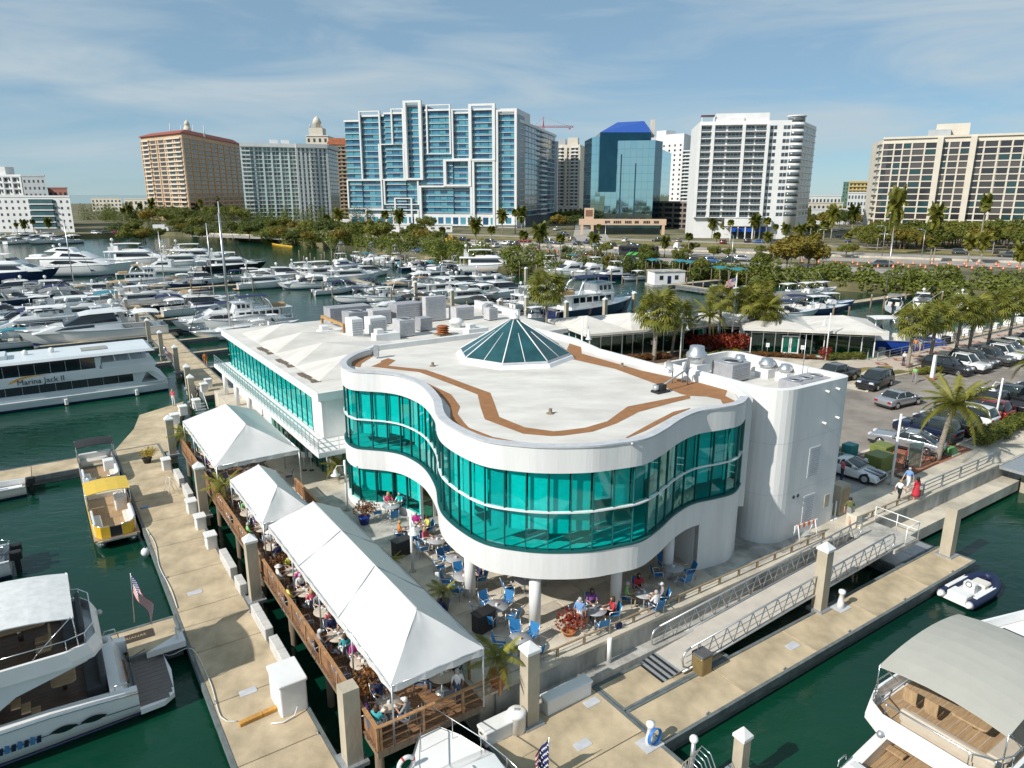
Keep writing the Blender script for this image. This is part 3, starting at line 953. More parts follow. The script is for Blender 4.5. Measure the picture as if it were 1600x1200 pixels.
def dish(label,p,rz,d=0.8):
 t = thing('satellite_dish',label, 'satellite dish',p,rz, 'rooftop satellite dishes')
 MB().cyl((0,0,0),(0,0,0.9),0.04,0.04,8).build('mast',GALV,t)
 rings = []
 for k in range(5):
  r = d/2*k/4+0.005
  x = 0.5*r*r/(d/2)
  rings.append([(0.05+x,r*math.cos(2*math.pi*j/14),1.0+r*math.sin(2*math.pi*j/14)) for j in range(14)])
 MB().loft(rings,cap=False,smooth=True).build('reflector',GALV,t)
 MB().cyl((0.1,0,0.7),(0.5,0,1.0),0.015,0.02,5).build('feed_arm',BLACK,t)
dish('grey satellite dish on the brown roof walkway',S(15.8,8.3,ZR - 0.38),R(200))
dish('pale satellite dish beside the roof exhaust',S(16.3,8.0,ZR - 0.38),R(-30),0.9)
t = thing('roof_winch', 'small dark winch with a leaning metal arm on the roof', 'equipment',S(13.9,7.3,ZR - 0.38),SA)
MB().bx(-0.5,0.4,-0.3,0.3,0.0,0.12).bx(-0.2,0.2,-0.2,0.2,0.12,0.45).build('base',BLACK,t)
MB().cyl((-0.1,0,0.3),(2.4,0.3,0.95),0.05,0.05,6).cyl((2.4,0.3,0),(2.4,0.3,1.0),0.05,0.05,6).build('arm',GALV,t)
MB().lathe([(0.16,0),(0.2,0.1),(0.16,0.3)],10,c=(-0.3,0.1,0.12)).build('drum',GALV,t)
# ================================================================== the long wing with the folded roof
wing = thing('restaurant_wing', 'long white two-storey wing with a folded roof, teal window band and balcony', 'building',S(0.9,25.4,0),SA)
WL,WD,WZ = 27.4,13.5,6.15                    # along v,along u,roof edge
def wb(n,m,x0,x1,y0,y1,z0,z1,par=None):
 return MB().bx(x0,x1,y0,y1,z0,z1).build(n,m,par or wing)
wb('roof_slab',ROOFM,-0.25,WD,0.05,WL+0.3,WZ - 0.4,WZ)
wb('roof_slab',ROOFM,WD+0.01,28.4,9.5,WL+0.3,WZ - 0.4,WZ - 0.003)
wb('roof_fascia',WHITE,-0.33,-0.251,0.0,WL+0.3,WZ - 0.5,WZ+0.06)
wb('roof_fascia',WHITE,-0.33,WD,-0.1,0.049,WZ - 0.5,WZ+0.06)
for k in range(4):
 y0 = 3.2+k*5.4
 ap = (4.2,y0+2.8,WZ+1.05)
 q = MB()
 q.add([(0.9,y0,WZ+0.01),(11.0,y0,WZ+0.01),(11.0,y0+5.4,WZ+0.01),(0.9,y0+5.4,WZ+0.01),ap],[(0,1,4),(1,2,4),(2,3,4),(3,0,4)])
 q.build('roof_fold',ROOFM,wing)
for k,(y0,y1) in enumerate(((3,6.5),(8.5,12),(14,17.5))):
 q = MB()
 for j in range(7):
  y = y0+(y1 - y0)*j/7
  q.bx(0.35+0.1*math.sin(j),0.9+0.15*math.cos(j*1.7),y,y+(y1 - y0)/7*0.92,WZ+0.004,WZ+0.012+0.004*(j % 2))
 q.build('roof_stain_patch',mat('roof_grime',(0.16,0.12,0.09),0.9,var=0.3),wing)
wb('upper_wall',WHITE,WD+0.3,28.1,9.9,WL,0.0,WZ - 0.41)
wb('upper_wall',WHITE,0.25,WD - 0.2,0.3,WL,2.7,WZ - 0.41)
wb('end_wall',STUCCO,0.0,0.249,0.3,2.3,2.7,WZ - 0.41)
nw = 21
for k in range(nw):
 y0 = 2.35+(WL - 2.6)*k/nw
 y1 = 2.35+(WL - 2.6)*(k+1)/nw
 wb('pane',TEALG,0.0,0.01,y0+0.03,y1 - 0.03,3.05,WZ - 0.45)
 wb('mullion',TEALF,-0.04,0.05,y0 - 0.025,y0+0.025,2.95,WZ - 0.43)
 wb('blind',BLIND,0.15,0.17,y0+0.04,y1 - 0.04,4.05+0.05*math.sin(k),WZ - 0.45)
wb('window_sill',WHITE,-0.06,0.2,2.3,WL,2.86,2.949)
wb('balcony_slab',STUCCO,-1.25,0.25,-2.2,WL+0.6,2.5,2.84)
wb('balcony_slab',STUCCO,0.251,3.0,-2.2,0.29,2.5,2.83)
br = MB()
n = 36
for k in range(n+1):
 y = -2.1+(WL+2.6)*k/n
 MB().bx(-1.2,-1.16,y - 0.02,y+0.02,2.84,3.75).build('balcony_post',ALU,wing)
for z in (3.1,3.42,3.73):
 wb('balcony_rail',ALU,-1.205,-1.155,-2.12,WL+0.5,z,z+0.04)
for z in (3.1,3.42,3.73):
 wb('balcony_rail',ALU,-1.2,3.0,-2.13,-2.09,z,z+0.04)
for x in (0.2,1.5,2.9):
 wb('balcony_post',ALU,x - 0.02,x+0.02,-2.12,-2.08,2.84,3.73)
wb('ground_wall',WHITE,0.35,WD - 0.2,0.35,WL - 0.4,0.0,2.49)
for k in range(12):
 y0 = 0.5+k*1.15
 wb('pane',TEALG,0.20,0.21,y0+0.03,y0+1.12,0.1,2.48)
 wb('mullion',WHITE if k % 4==0 else TEALF,0.15,0.27,y0 - 0.04,y0+0.04,0.0,2.49)
 wb('blind',BLIND,0.27,0.29,y0+0.04,y0+1.1,1.55,2.47)
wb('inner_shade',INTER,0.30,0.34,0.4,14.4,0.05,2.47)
for k,w in enumerate(((0.9,0.3),(1.5,0.2),(2.2,0.35))):
 wb('wall_sign_stroke',mat('dark_plum',(0.10,0.02,0.08),0.5),0.30,0.345,15.3+k*0.6,15.3+k*0.6+w[1],1.1,2.2)
for y in (WL - 1.0,WL - 5.5,WL - 10):
 MB().lathe([(0.22,0),(0.22,2.5)],12).build('support_column',WHITE,wing,(-0.7,y,0))
q = wb('blue_awning',mat('blue_canvas',(0.02,0.03,0.30),0.7),0.1,0.34,17.6,20.4,0.9,2.3)
wb('corner_panel',TEALG,1.2,2.9,0.33,0.34,0.1,2.45)
up = lambda u,v: S(u,v,WZ)
GREY2 = mat('hvac_light',(0.50,0.49,0.50),0.55,0.1,var=0.1)
n_ = 0
for u,v,dx,dy,dz,f,m_,lb in ((12.6,50.6,4.4,1.9,1.7,0,None, 'large grey rooftop chiller with an open dark end at the left of the plant'),
   (11.9,46.8,2.0,1.9,1.7,1,None, 'square grey rooftop unit in front of the large chiller'),
   (14.9,47.9,2.0,1.7,1.5,0,GREY2, 'pale violet-grey rooftop unit between the chillers'),
   (18.0,48.0,3.0,2.0,1.9,0,None, 'grey rooftop unit with a sloping hood'),
   (14.2,40.6,1.6,1.6,1.6,1,GREY2, 'ribbed beige condenser beside the ducts'),
   (9.9,42.0,1.1,1.6,1.9,0,WHITE, 'white duct box nearest the curved roof'),
   (12.5,43.2,1.7,1.4,1.6,0,WHITE, 'white stepped duct box in the middle of the plant'),
   (17.0,42.0,1.3,1.2,1.3,0,None, 'dark square unit near the rusty coil'),
   (23.2,45.4,2.2,1.6,1.4,0,GREY2, 'small grey condenser right of the rusty coil'),
   (25.6,43.4,1.1,1.1,1.3,1,GREY2, 'beige condenser nearest the skylight'),
   (20.4,46.2,2.4,0.8,2.6,0,GREY2, 'tall pale screen panel unit behind the rusty coil'),
   (27.2,46.6,1.0,0.9,1.1,1,None, 'small condenser by the dock behind the skylight')):
 ac_unit(lb,up(u,v),dx,dy,dz,SA,f,m_)
t = thing('pipe_frame', 'orange timber pipe frame in front of the chillers', 'frame',up(9.3,46.0),SA)
OCH = mat('ochre_wood',(0.42,0.24,0.09),0.7,var=0.2)
MB().bx(-0.1,0.1,-3.0,3.0,1.0,1.25).build('beam',OCH,t)
for y in (-2.9,2.9): MB().bx(-0.1,0.1,y - 0.1,y+0.1,0,0.999).build('post',OCH,t)
t = thing('rusty_coil', 'rusty orange coil on the flat roof behind the skylight', 'coil',up(17.4,38.9),SA)
for k in range(4): MB().lathe([(0.45,0.15+k*0.2),(0.62,0.2+k*0.2),(0.45,0.3+k*0.2)],12).build('turn',mat('rust',(0.30,0.10,0.03),0.85,var=0.4),t)
MB().box((0,0,0.07),(1.3,1.3,0.14)).build('pallet',WOODP,t)
t = thing('roof_vent_dome', 'white round vent dome on the flat roof left of the skylight', 'vent',up(20.2,41.2),0)
MB().lathe([(0.5,0),(0.5,0.5),(0.75,0.55),(0.7,0.8),(0.35,1.0),(0.02,1.02)],14).build('dome',WHITE,t); MB().box((0,0,0.05),(1.3,1.3,0.1)).build('base',WHITE,t)
k = 0
for u,v,w in ((8.4,44.0,2.4),(11.9,39.6,2.4),(20.0,37.2,2.2)):
 k += 1
 t = thing('roof_duct',f'{nth(k)} low white roof duct from the left in front of the plant', 'duct',up(u,v),SA, 'low roof ducts')
 MB().rbox(-w/2,w/2,-0.55,0.55,0,0.7,0.06,n=2).build('duct_run',WHITE,t); MB().rbox(-w/2+0.2,-w/2+0.9,-0.35,0.35,0.701,1.1,0.05,n=2).build('collar',WHITE,t)
t = thing('roof_parapet', 'low white rear wall of the flat roof left of the skylight', 'wall',S(29.0,47.6,WZ - 0.4),SA+math.pi/2)
MB().bx(-4.5,4.5,-0.15,0.15,0,1.1).build('panel',WHITE,t); MB().bx(-4.55,4.55,-0.2,0.2,1.101,1.18).build('coping',GREYCAP,t)
# ================================================================== glazed pavilion on the right
PAVG = clear_glass('pavilion_glass',(0.22,0.60,0.55),0.05)
def pavilion(name,label,A,B,depth,H0=2.9,bumps=2,over=1.1,doors=None):
 A,B = Vector((*A,0)),Vector((*B,0))
 Ln = (B - A).length
 rz = math.atan2((B - A).y,(B - A).x)
 t = thing(name,label, 'building',A,rz)
 MB().bx(-over,Ln+over,-over,depth+over,H0+0.05,H0+0.32).build('roof',ROOFM,t)
 for k in range(bumps):
  w = (Ln+2*over)/bumps
  x0 = -over+k*w
  q = MB(); q.add([(x0+.05,-over+.05,H0+0.33),(x0+w - .05,-over+.05,H0+0.33),(x0+w - .05,depth+over - .05,H0+0.33),(x0+.05,depth+over - .05,H0+0.33),(x0+w/2,depth/2,H0+1.5)],[(0,1,4),(1,2,4),(2,3,4),(3,0,4)])
  q.build('roof_peak',ROOFM,t)
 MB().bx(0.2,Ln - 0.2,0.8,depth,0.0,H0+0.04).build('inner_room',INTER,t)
 n = max(2,int(Ln/1.4))
 for k in range(n):
  x0,x1 = Ln*k/n,Ln*(k+1)/n
  MB().bx(x0+0.05,x1 - 0.05,0.0,0.01,0.1,H0 - 0.35).build('pane',PAVG,t)
  MB().bx(x0+0.05,x1 - 0.05,0.0,0.01,H0 - 0.28,H0).build('pane',PAVG,t)
  MB().bx(x0 - 0.05,x0+0.05,-0.06,0.09,0,H0+0.04).build('post',WHITE if k % 3==0 else ALU,t)
 MB().bx(0,Ln,-0.03,0.04,H0 - 0.349,H0 - 0.281).build('transom',ALU,t)
 for sx_,xx in ((0,0.0),(1,Ln)):
  m = max(2,int(depth/1.6))
  for k in range(m):
   y0,y1 = depth*k/m,depth*(k+1)/m
   MB().bx(xx - 0.005,xx+0.005,y0+0.05,y1 - 0.05,0.1,H0).build('pane',PAVG,t)
   MB().bx(xx - 0.06,xx+0.06,y0 - 0.05,y0+0.05,0,H0+0.04).build('post',WHITE,t)
 if doors is not None:
  for k in range(2):
   d = MB().bx(doors+k*1.0,doors+0.96+k*1.0,-0.12,-0.065,0,2.35).build('door',WHITE,t)
   MB().bx(doors+0.14+k,doors+0.82+k,-0.14,-0.121,0.3,2.2).build('pane',PAVG,d)
   MB().bx(doors+0.88 - k*0.8+k,doors+0.92 - k*0.8+k,-0.2,-0.15,0.9,1.4).build('handle',CHROME,d)
 return t
pavilion('pavilion', 'low white pavilion wing with glass front behind the palms',(9.2,82.6),(24.2,88.6),9,bumps=3)
pavilion('pavilion', 'low white glass pavilion with double doors beside the promenade',(29.5,86.1),(43.2,83.0),8.5,bumps=2,doors=3.6)
pavilion('pavilion', 'middle link of the pavilion behind the flagpole',(24.9,90.0),(29.0,89.2),7,H0=2.7,bumps=1,over=0.6)
# ================================================================== the skyline
def bglass(name,col,rough=0.08,var=0.2):
 return mat(name,col,rough,0.0,var=var,scale=0.25,spec=0.9)
G_BLUE = [bglass('blue_glass_a',(0.03,0.13,0.23)),bglass('blue_glass_b',(0.06,0.22,0.33)),bglass('blue_glass_c',(0.018,0.075,0.15)),bglass('blue_glass_d',(0.09,0.29,0.36))]
G_TEAL = [bglass('sea_glass_a',(0.06,0.15,0.14)),bglass('sea_glass_b',(0.10,0.22,0.20)),bglass('sea_glass_c',(0.03,0.08,0.09))]
G_DARK = [bglass('dark_glass_a',(0.025,0.025,0.03)),bglass('dark_glass_b',(0.05,0.045,0.045)),bglass('dark_glass_c',(0.02,0.055,0.06)),bglass('dark_glass_d',(0.09,0.075,0.07))]
G_GREY = [bglass('grey_glass_a',(0.05,0.065,0.075)),bglass('grey_glass_b',(0.09,0.11,0.12)),bglass('grey_glass_c',(0.03,0.04,0.05))]
TAN = mat('tan_render',(0.52,0.37,0.24),0.85,var=0.08,scale=0.2)
CREAM = mat('cream_render',(0.60,0.55,0.46),0.85,var=0.06,scale=0.2)
TWHITE = mat('tower_white',(0.68,0.68,0.67),0.75,var=0.05,scale=0.2)
TGREY = mat('tower_grey',(0.40,0.42,0.43),0.75,var=0.08,scale=0.2)
REDROOF = mat('red_tile_roof',(0.30,0.08,0.06),0.8,var=0.2,scale=0.6)
ORROOF = mat('orange_tile_roof',(0.45,0.14,0.06),0.8,var=0.2,scale=0.6)
PMESH = {}
def cell_mesh(name,w,h,d,m):
 k = (name,round(w,2),round(h,2),round(d,2),m.name)
 if k not in PMESH:
  PMESH[k] = MB().bx(-w/2,w/2,-d,0,0,h).mesh(name,[m])
 return PMESH[k]
class Facade:
 """one outer wall of a building from A to B (plan), seen with A at the left: outward is to the right of A->B"""
 def __init__(s,root,A,B,z0,z1):
  s.root,s.A,s.B,s.z0,s.z1 = root,Vector((A[0],A[1],0)),Vector((B[0],B[1],0)),z0,z1
  s.d = s.B - s.A
  s.L = s.d.length
  s.d.normalize()
  s.n = Vector((s.d.y,-s.d.x,0))
  s.rz = math.atan2(s.d.y,s.d.x)
 def pos(s,x,out,z):
  return s.A+s.d*x+s.n*out+Vector((0,0,z)) - s.root.location
 def box(s,name,x0,x1,z0,z1,o0,o1,m,par=None):
  """box from o0 to o1 in front of the wall plane"""
  q = MB().bx(0,x1 - x0,-o1,-o0,0,z1 - z0)
  return q.build(name,m,par or s.root,s.pos(x0,0,z0),s.rz)
 def cells(s,nf,nb,glass,wfrac=0.8,hfrac=0.6,sill=0.25,out=0.06,x0=0,x1=None,z0=None,z1=None,skip=None,name='window',jitter=True):
  x1 = s.L if x1 is None else x1
  z0 = s.z0 if z0 is None else z0
  z1 = s.z1 if z1 is None else z1
  fh,bw = (z1 - z0)/nf,(x1 - x0)/nb
  for f in range(nf):
   for b in range(nb):
    if skip and skip(f,b): continue
    m = glass[rng.randrange(len(glass))] if jitter else glass[(f+b) % len(glass)]
    link(name,cell_mesh(name,bw*wfrac,fh*hfrac,out,m),s.root,s.pos(x0+bw*(b+0.5),0.0,z0+fh*(f+sill)),s.rz)
 def slabs(s,nf,m,h=0.35,out=1.0,x0=0,x1=None,z0=None,z1=None,name='floor_band'):
  x1 = s.L if x1 is None else x1
  z0 = s.z0 if z0 is None else z0
  z1 = s.z1 if z1 is None else z1
  fh = (z1 - z0)/nf
  for f in range(nf+1):
   s.box(name,x0,x1,z0+fh*f - h/2,z0+fh*f+h/2,0.0,out,m)
 def piers(s,xs,m,w=0.6,out=1.2,z0=None,z1=None,name='pier'):
  for x in xs:
   s.box(name,x - w/2,x+w/2,s.z0 if z0 is None else z0,s.z1 if z1 is None else z1,0.0,out,m)
 def rails(s,nf,m,h=1.0,out=0.97,x0=0,x1=None,z0=None,z1=None,name='balcony_rail'):
  x1 = s.L if x1 is None else x1
  z0 = s.z0 if z0 is None else z0
  z1 = s.z1 if z1 is None else z1
  fh = (z1 - z0)/nf
  for f in range(nf):
   s.box(name,x0+0.1,x1 - 0.1,z0+fh*f+0.2,z0+fh*f+0.2+h,out - 0.06,out,m)
 def px(s,px,py):
  """survey pixel -> (x along the wall, height)"""
  a,b = (px - 800)/FPX,-(py - 600)/FPX
  D = Vector((a,CP+b*SP,-SP+b*CP))
  C0 = Vector((0,0,CAM_H))
  t = (s.A - C0).dot(s.n)/D.dot(s.n)
  p = C0+D*t
  return (p - s.A).dot(s.d),p.z
def building(name,label,foot,z1,m,z0=0.0,cat='building'):
 c = sum((Vector((p[0],p[1],0)) for p in foot),Vector())/len(foot)
 t = thing(name,label,cat,(c.x,c.y,0))
 MB().prism([(p[0] - c.x,p[1] - c.y) for p in foot],z0,z1).build('wall',m,t)
 return t
def g2(px,Y):                       # plan point seen at column px (near the horizon line) at distance Y
 p = atY(px,330,Y)
 return (p.x,p.y)
def zt(py,Y,px=800):
 return atY(px,py,Y).z
a,c_,b = g2(234,560),g2(297,520),g2(384,640)
H = zt(208,520)
foot = [a,c_,b,(b[0] - 20,b[1]+60),(a[0]+10,a[1]+60)]
t = building('apartment_tower', 'tan apartment tower with red roof, spires and a domed lantern',foot,H,TAN)
f = Facade(t,a,c_,4,H - 3)
f.cells(17,5,G_DARK,0.62,0.6,0.25)
f.slabs(17,CREAM,0.3,0.5); f.piers([f.L*k/5 for k in range(6)],TAN,0.9,0.55)
f.slabs(17,CREAM,0.9,1.2,f.L*0.04,f.L*0.22,name='balcony'); f.slabs(17,CREAM,0.9,1.2,f.L*0.62,f.L*0.98,name='balcony')
f = Facade(t,c_,b,4,H - 3)
f.cells(17,9,G_DARK,0.6,0.55,0.25,skip=lambda q,w: False)
f.slabs(17,TAN,0.3,0.5); f.piers([f.L*k/9 for k in range(10)],TAN,0.9,0.55)
cx = t.location
def roofcap(t,foot,z0,z1,m,over=1.2,name='roof',sc=0.6):
 c = t.location
 lo = [(Vector((p[0] - c.x,p[1] - c.y,0))*1.03) for p in foot]
 hi = [p*sc for p in lo]
 MB().loft([[(p.x,p.y,z0) for p in lo],[(p.x,p.y,z0+0.5) for p in lo],[(p.x,p.y,z1) for p in hi]]).build(name,m,t)
roofcap(t,foot,H,H+3.6,REDROOF,sc=0.8)
for px,dz,w in ((281,10,1.6),(297,9,1.4),(316,9,1.4),(332,9,1.6)):
 p = atY(px,330,560) - cx
 MB().cyl((p.x,p.y,H),(p.x,p.y,H+dz),w*0.5,0.15,6).build('spire',TWHITE,t)
p = atY(307,330,560) - cx
MB().lathe([(2.6,H+3),(2.6,H+7),(2.0,H+7.3),(2.0,H+9),(2.2,H+9.2),(1.5,H+11),(0.1,H+12.5)],10,c=(p.x,p.y,0)).build('lantern',CREAM,t)
Y0 = 470
a,b = g2(385,Y0+10),g2(470,Y0+22)
H = zt(222,Y0)
t = building('apartment_tower', 'pale sea-green apartment tower, left of its two wings',[a,b,(b[0]+14,b[1]+30),(a[0]+14,a[1]+36)],H,TWHITE)
f = Facade(t,a,b,2,H - 2)
f.cells(18,13,G_TEAL,0.82,0.72,0.14,0.1)
f.slabs(18,TWHITE,0.35,0.6); f.piers([f.L*k/13 for k in (0,3,5,7,9,11,13)],mat('pale_aqua_panel',(0.55,0.63,0.62),0.6),1.1,0.9)
f.slabs(18,TWHITE,0.9,2.0,0,f.L*0.16,name='balcony')
f.box('roof_edge',-0.5,f.L+0.5,H - 2,H+0.3,0,2.2,TWHITE)
for px in (428,446):
 x,z = f.px(px,215); f.box('roof_house',x - 2.4,x+2.4,H,H+3.0,-9,-5,TWHITE)
a,b = g2(470,Y0 - 4),g2(516,Y0+4)
H = zt(226,Y0)
bb = g2(532,Y0+40)
t = building('apartment_tower', 'white and sea-green apartment tower, right of its two wings',[a,b,bb,(a[0]+14,a[1]+44)],H,TWHITE)
f = Facade(t,a,b,2,H - 2)
f.cells(18,7,G_TEAL,0.7,0.7,0.16,0.1); f.slabs(18,TWHITE,0.3,0.5); f.piers([f.L*k/7 for k in range(8)],TWHITE,1.3,0.8)
f.slabs(18,TGREY,0.8,1.8,f.L*0.42,f.L*0.62,name='balcony')
f.box('roof_edge',-0.5,f.L+0.5,H - 2,H+0.4,0,1.6,TWHITE)
f = Facade(t,b,bb,2,H - 2)
f.cells(18,6,G_TEAL,0.8,0.7,0.16,0.1); f.slabs(18,TWHITE,0.35,0.7)
f.box('roof_edge',-0.5,f.L+0.5,H - 2,H+0.4,0,1.6,TWHITE)
a,b = g2(486,600),g2(520,600)
H = zt(212,600)
t = building('apartment_tower', 'cream tower top with a small domed cupola behind the green tower',[a,b,(b[0],b[1]+20),(a[0],a[1]+20)],H,CREAM)
f = Facade(t,a,b,H - 14,H); f.slabs(2,TWHITE,0.6,0.6); f.cells(2,4,G_DARK,0.4,0.4,0.3)
c = (f.L/2,zt(212,600))
p = f.pos(f.L*0.45,-6,0)
MB().box((p.x,p.y,H+3),(11,11,6)).build('upper_stage',CREAM,t)
MB().lathe([(3.4,H+6),(3.4,H+9.5),(3.8,H+10),(2.6,H+13),(0.1,H+15.5)],8,c=(p.x,p.y,0)).build('cupola',CREAM,t)
for s in (-1,1):
 MB().cyl((p.x+s*4.6,p.y - 4.6,H+6),(p.x+s*4.6,p.y - 4.6,H+9),0.8,0.2,6).build('pinnacle',CREAM,t)
a,b = g2(518,560),g2(552,566)
H = zt(226,560)
t = building('apartment_tower', 'orange-roofed tan apartment block beside the big glass complex',[a,b,(b[0],b[1]+20),(a[0],a[1]+20)],H,TAN)
f = Facade(t,a,b,2,H - 1); f.cells(18,5,G_DARK,0.5,0.5,0.3); f.slabs(18,CREAM,0.4,0.6,f.L*0.5,f.L)
roofcap(t,[a,b,(b[0],b[1]+20),(a[0],a[1]+20)],H,H+5,ORROOF,sc=0.8)
Y0 = 425
A,B = g2(546,Y0+22),g2(806,Y0)
root = thing('glass_complex', 'wide blue glass apartment complex with stacked white picture frames', 'building',((A[0]+B[0])/2,(A[1]+B[1])/2,0))
FR = Facade(root,A,B,0,70)
cols_ = [(541,561,188),(561,600,180),(600,631,176),(631,664,164),(664,706,171),(706,736,175),(736,776,170),(776,808,176)]
BACKM = mat('dark_blue_core',(0.02,0.05,0.08),0.3)
left_x = 0
cnt = 0
for j,(p0,p1,top) in enumerate(cols_):
 x0,z1 = FR.px(p0,top); x1, _ = FR.px(p1,top)
 x0 = max(x0,0) if j else 0.0
 if j: x0 = last
 last = x1
 FR.box('core',x0,x1,0,z1 - 0.6,-22,-0.4 - 0.6*(j % 2),BACKM)
 nf = max(10,round((z1 - 8)/3.35))
 nb = max(1,round((x1 - x0)/4.3))
 dep = -0.4 - 0.6*(j % 2)
 fh = (z1 - 8 - 1.0)/nf
 bw = (x1 - x0)/nb
 for q in range(nf):
  z = 8+fh*q
  FR.box('floor_band',x0,x1,z - 0.12,z+0.14,dep,dep+0.6+0.3*((j+1) % 2),TWHITE)
  FR.box('balcony_glass',x0+0.2,x1 - 0.2,z+0.22,z+1.1,dep+0.5+0.3*((j+1) % 2),dep+0.55+0.3*((j+1) % 2),G_BLUE[3 if (q+j) % 3 else 1])
  for b in range(nb):
   m = G_BLUE[rng.randrange(4)]
   link('window',cell_mesh('window',bw*0.94,fh - 0.5,0.08,m),root,FR.pos(x0+bw*(b+0.5),dep+0.005,z+0.25),FR.rz)
 FR.box('roof_edge',x0,x1,z1 - 1.0,z1,dep,dep+1.4,TWHITE)
def frame(p0,q0,p1,q1,w=0.85,o=1.4):
 x0,z1 = FR.px(p0,q0); x1,z0 = FR.px(p1,q1)
 z0 = max(z0,0.5)
 FR.box('white_frame',x0,x0+w,z0,z1,-0.2,o,TWHITE); FR.box('white_frame',x1 - w,x1,z0,z1,-0.2,o,TWHITE)
 FR.box('white_frame',x0+w,x1 - w,z1 - w*0.7,z1,-0.2,o - 0.05,TWHITE); FR.box('white_frame',x0+w,x1 - w,z0,z0+w*0.6,-0.2,o - 0.05,TWHITE)
for fr in ((561,174,599,281),(611,170,633,226),(631,158,663,281,1.7,2.4),(592,225,634,281),(543,281,600,327),(600,281,656,320),(666,164,706,241),(694,249,738,291,1.7,2.4),(656,290,740,353,1.4,2.0),
   (706,171,738,249),(733,163,775,251,1.7,2.2),(738,250,775,354,1.5,1.9),(775,172,808,352,1.4,1.6),(617,309,646,350),(572,327,656,352)):
 frame(*fr)
x0, _ = FR.px(546,340); x1, _ = FR.px(808,340)
FR.box('podium',x0,x1,0,7.4,-20,0.6,TWHITE);
for k in range(22):
 FR.box('podium_window',x0+2+k*(x1 - x0 - 4)/22,x0+2+(k+0.7)*(x1 - x0 - 4)/22,1.0,5.6,0.6,0.7,G_BLUE[k % 4])
a,b = g2(809,Y0+6),g2(866,Y0+120)
H = zt(196,Y0+40)
t = building('glass_complex_wing', 'dark blue receding wing of the glass complex with curved balconies',[a,b,(b[0] - 30,b[1]),(a[0] - 24,a[1]+20)],H,BACKM)
f = Facade(t,a,b,6,H - 1)
f.cells(17,13,G_BLUE,0.9,0.8,0.1,0.1); f.slabs(17,TWHITE,0.3,0.7); f.slabs(17,TWHITE,1.0,2.2,f.L*0.50,f.L*0.66,name='balcony')
f.box('roof_edge',0,f.L,H - 1,H+0.5,0,1,TWHITE); f.box('roof_house',f.L*0.05,f.L*0.35,H,H+7,-12,-2,TWHITE); f.box('corner_fin',f.L - 3,f.L,6,H - 4,0,2.5,TWHITE)
a,b = g2(866,560),g2(904,556)
H = zt(226,558)
t = building('apartment_tower', 'cream tower with stacked balconies behind the street',[a,b,(b[0]+6,b[1]+25),(a[0],a[1]+25)],H,CREAM)
f = Facade(t,a,b,10,H - 2); f.cells(17,5,G_GREY,0.6,0.55,0.25); f.slabs(17,TWHITE,0.8,1.2,0,f.L*0.3,name='balcony'); f.slabs(17,TWHITE,0.8,1.2,f.L*0.65,f.L*0.95,name='balcony'); f.piers([f.L*0.45,f.L*0.98],CREAM,1.6,1)
f.box('roof_house',f.L*0.1,f.L*0.4,H,H+4,-8,-1,TGREY); f.box('roof_house',f.L*0.5,f.L*0.9,H,H+5,-9,-1,CREAM); f.box('podium',-1,f.L+1,0,9.5,0.0,4,CREAM)
for k in range(5): f.box('podium_window',1+k*f.L/5,k*f.L/5+f.L/5 - 1,6,8,4,4.1,G_DARK[0])
Y0 = 395
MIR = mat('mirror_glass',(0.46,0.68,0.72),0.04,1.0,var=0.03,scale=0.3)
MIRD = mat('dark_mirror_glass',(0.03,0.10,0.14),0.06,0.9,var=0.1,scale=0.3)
BLUER = mat('bright_blue_metal',(0.015,0.085,0.42),0.4,0.2,var=0.05)
zt_ = lambda py: zt(py,Y0)
pts = [g2(911,Y0+40),g2(922,Y0+12),g2(944,Y0+4),g2(1019,Y0),g2(1030,Y0+10),g2(1044,Y0+45)]
root = thing('mirror_office', 'mirrored teal office block with a bright blue hipped roof', 'building',((pts[2][0]+pts[3][0])/2,Y0+15,0))
c = root.location
bk = [(pts[5][0],pts[5][1]+20),(pts[0][0],pts[0][1]+25)]
tops = [212,212,207,219,232,232]
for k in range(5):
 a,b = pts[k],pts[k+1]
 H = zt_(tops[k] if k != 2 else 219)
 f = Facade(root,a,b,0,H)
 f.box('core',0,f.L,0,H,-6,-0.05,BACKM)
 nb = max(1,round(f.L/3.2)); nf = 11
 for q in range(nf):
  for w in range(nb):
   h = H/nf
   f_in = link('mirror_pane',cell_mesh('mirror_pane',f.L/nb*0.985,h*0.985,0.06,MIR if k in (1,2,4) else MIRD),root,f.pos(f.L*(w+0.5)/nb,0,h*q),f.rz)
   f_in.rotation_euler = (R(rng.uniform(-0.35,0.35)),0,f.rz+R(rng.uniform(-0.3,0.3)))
 if k==2:
  for x in (0.32,0.62):
   f.box('dark_fin',f.L*x - 0.35,f.L*x+0.35,2,H*(0.85 if x<0.5 else 0.75),0.07,0.5,BACKM)
H0,H1 = zt_(208),zt_(193)
r1,r2 = Vector((*g2(934,Y0+3),0)) - c,Vector((*g2(1012,Y0+3),0)) - c
s1,s2 = Vector((*g2(960,Y0+26),0)) - c,Vector((*g2(1000,Y0+22),0)) - c
e1,e2 = Vector((*g2(925,Y0+40),0)) - c,Vector((*g2(1020,Y0+40),0)) - c
V = [(r1.x,r1.y,zt_(206)),(r2.x,r2.y,zt_(206)),(e2.x,e2.y,zt_(206)),(e1.x,e1.y,zt_(206)),(s1.x,s1.y,zt(191,Y0+26)),(s2.x,s2.y,zt(189,Y0+22))]
MB().add(V,[(0,1,5,4),(1,2,5),(2,3,4,5),(3,0,4)]).build('roof',BLUER,root)
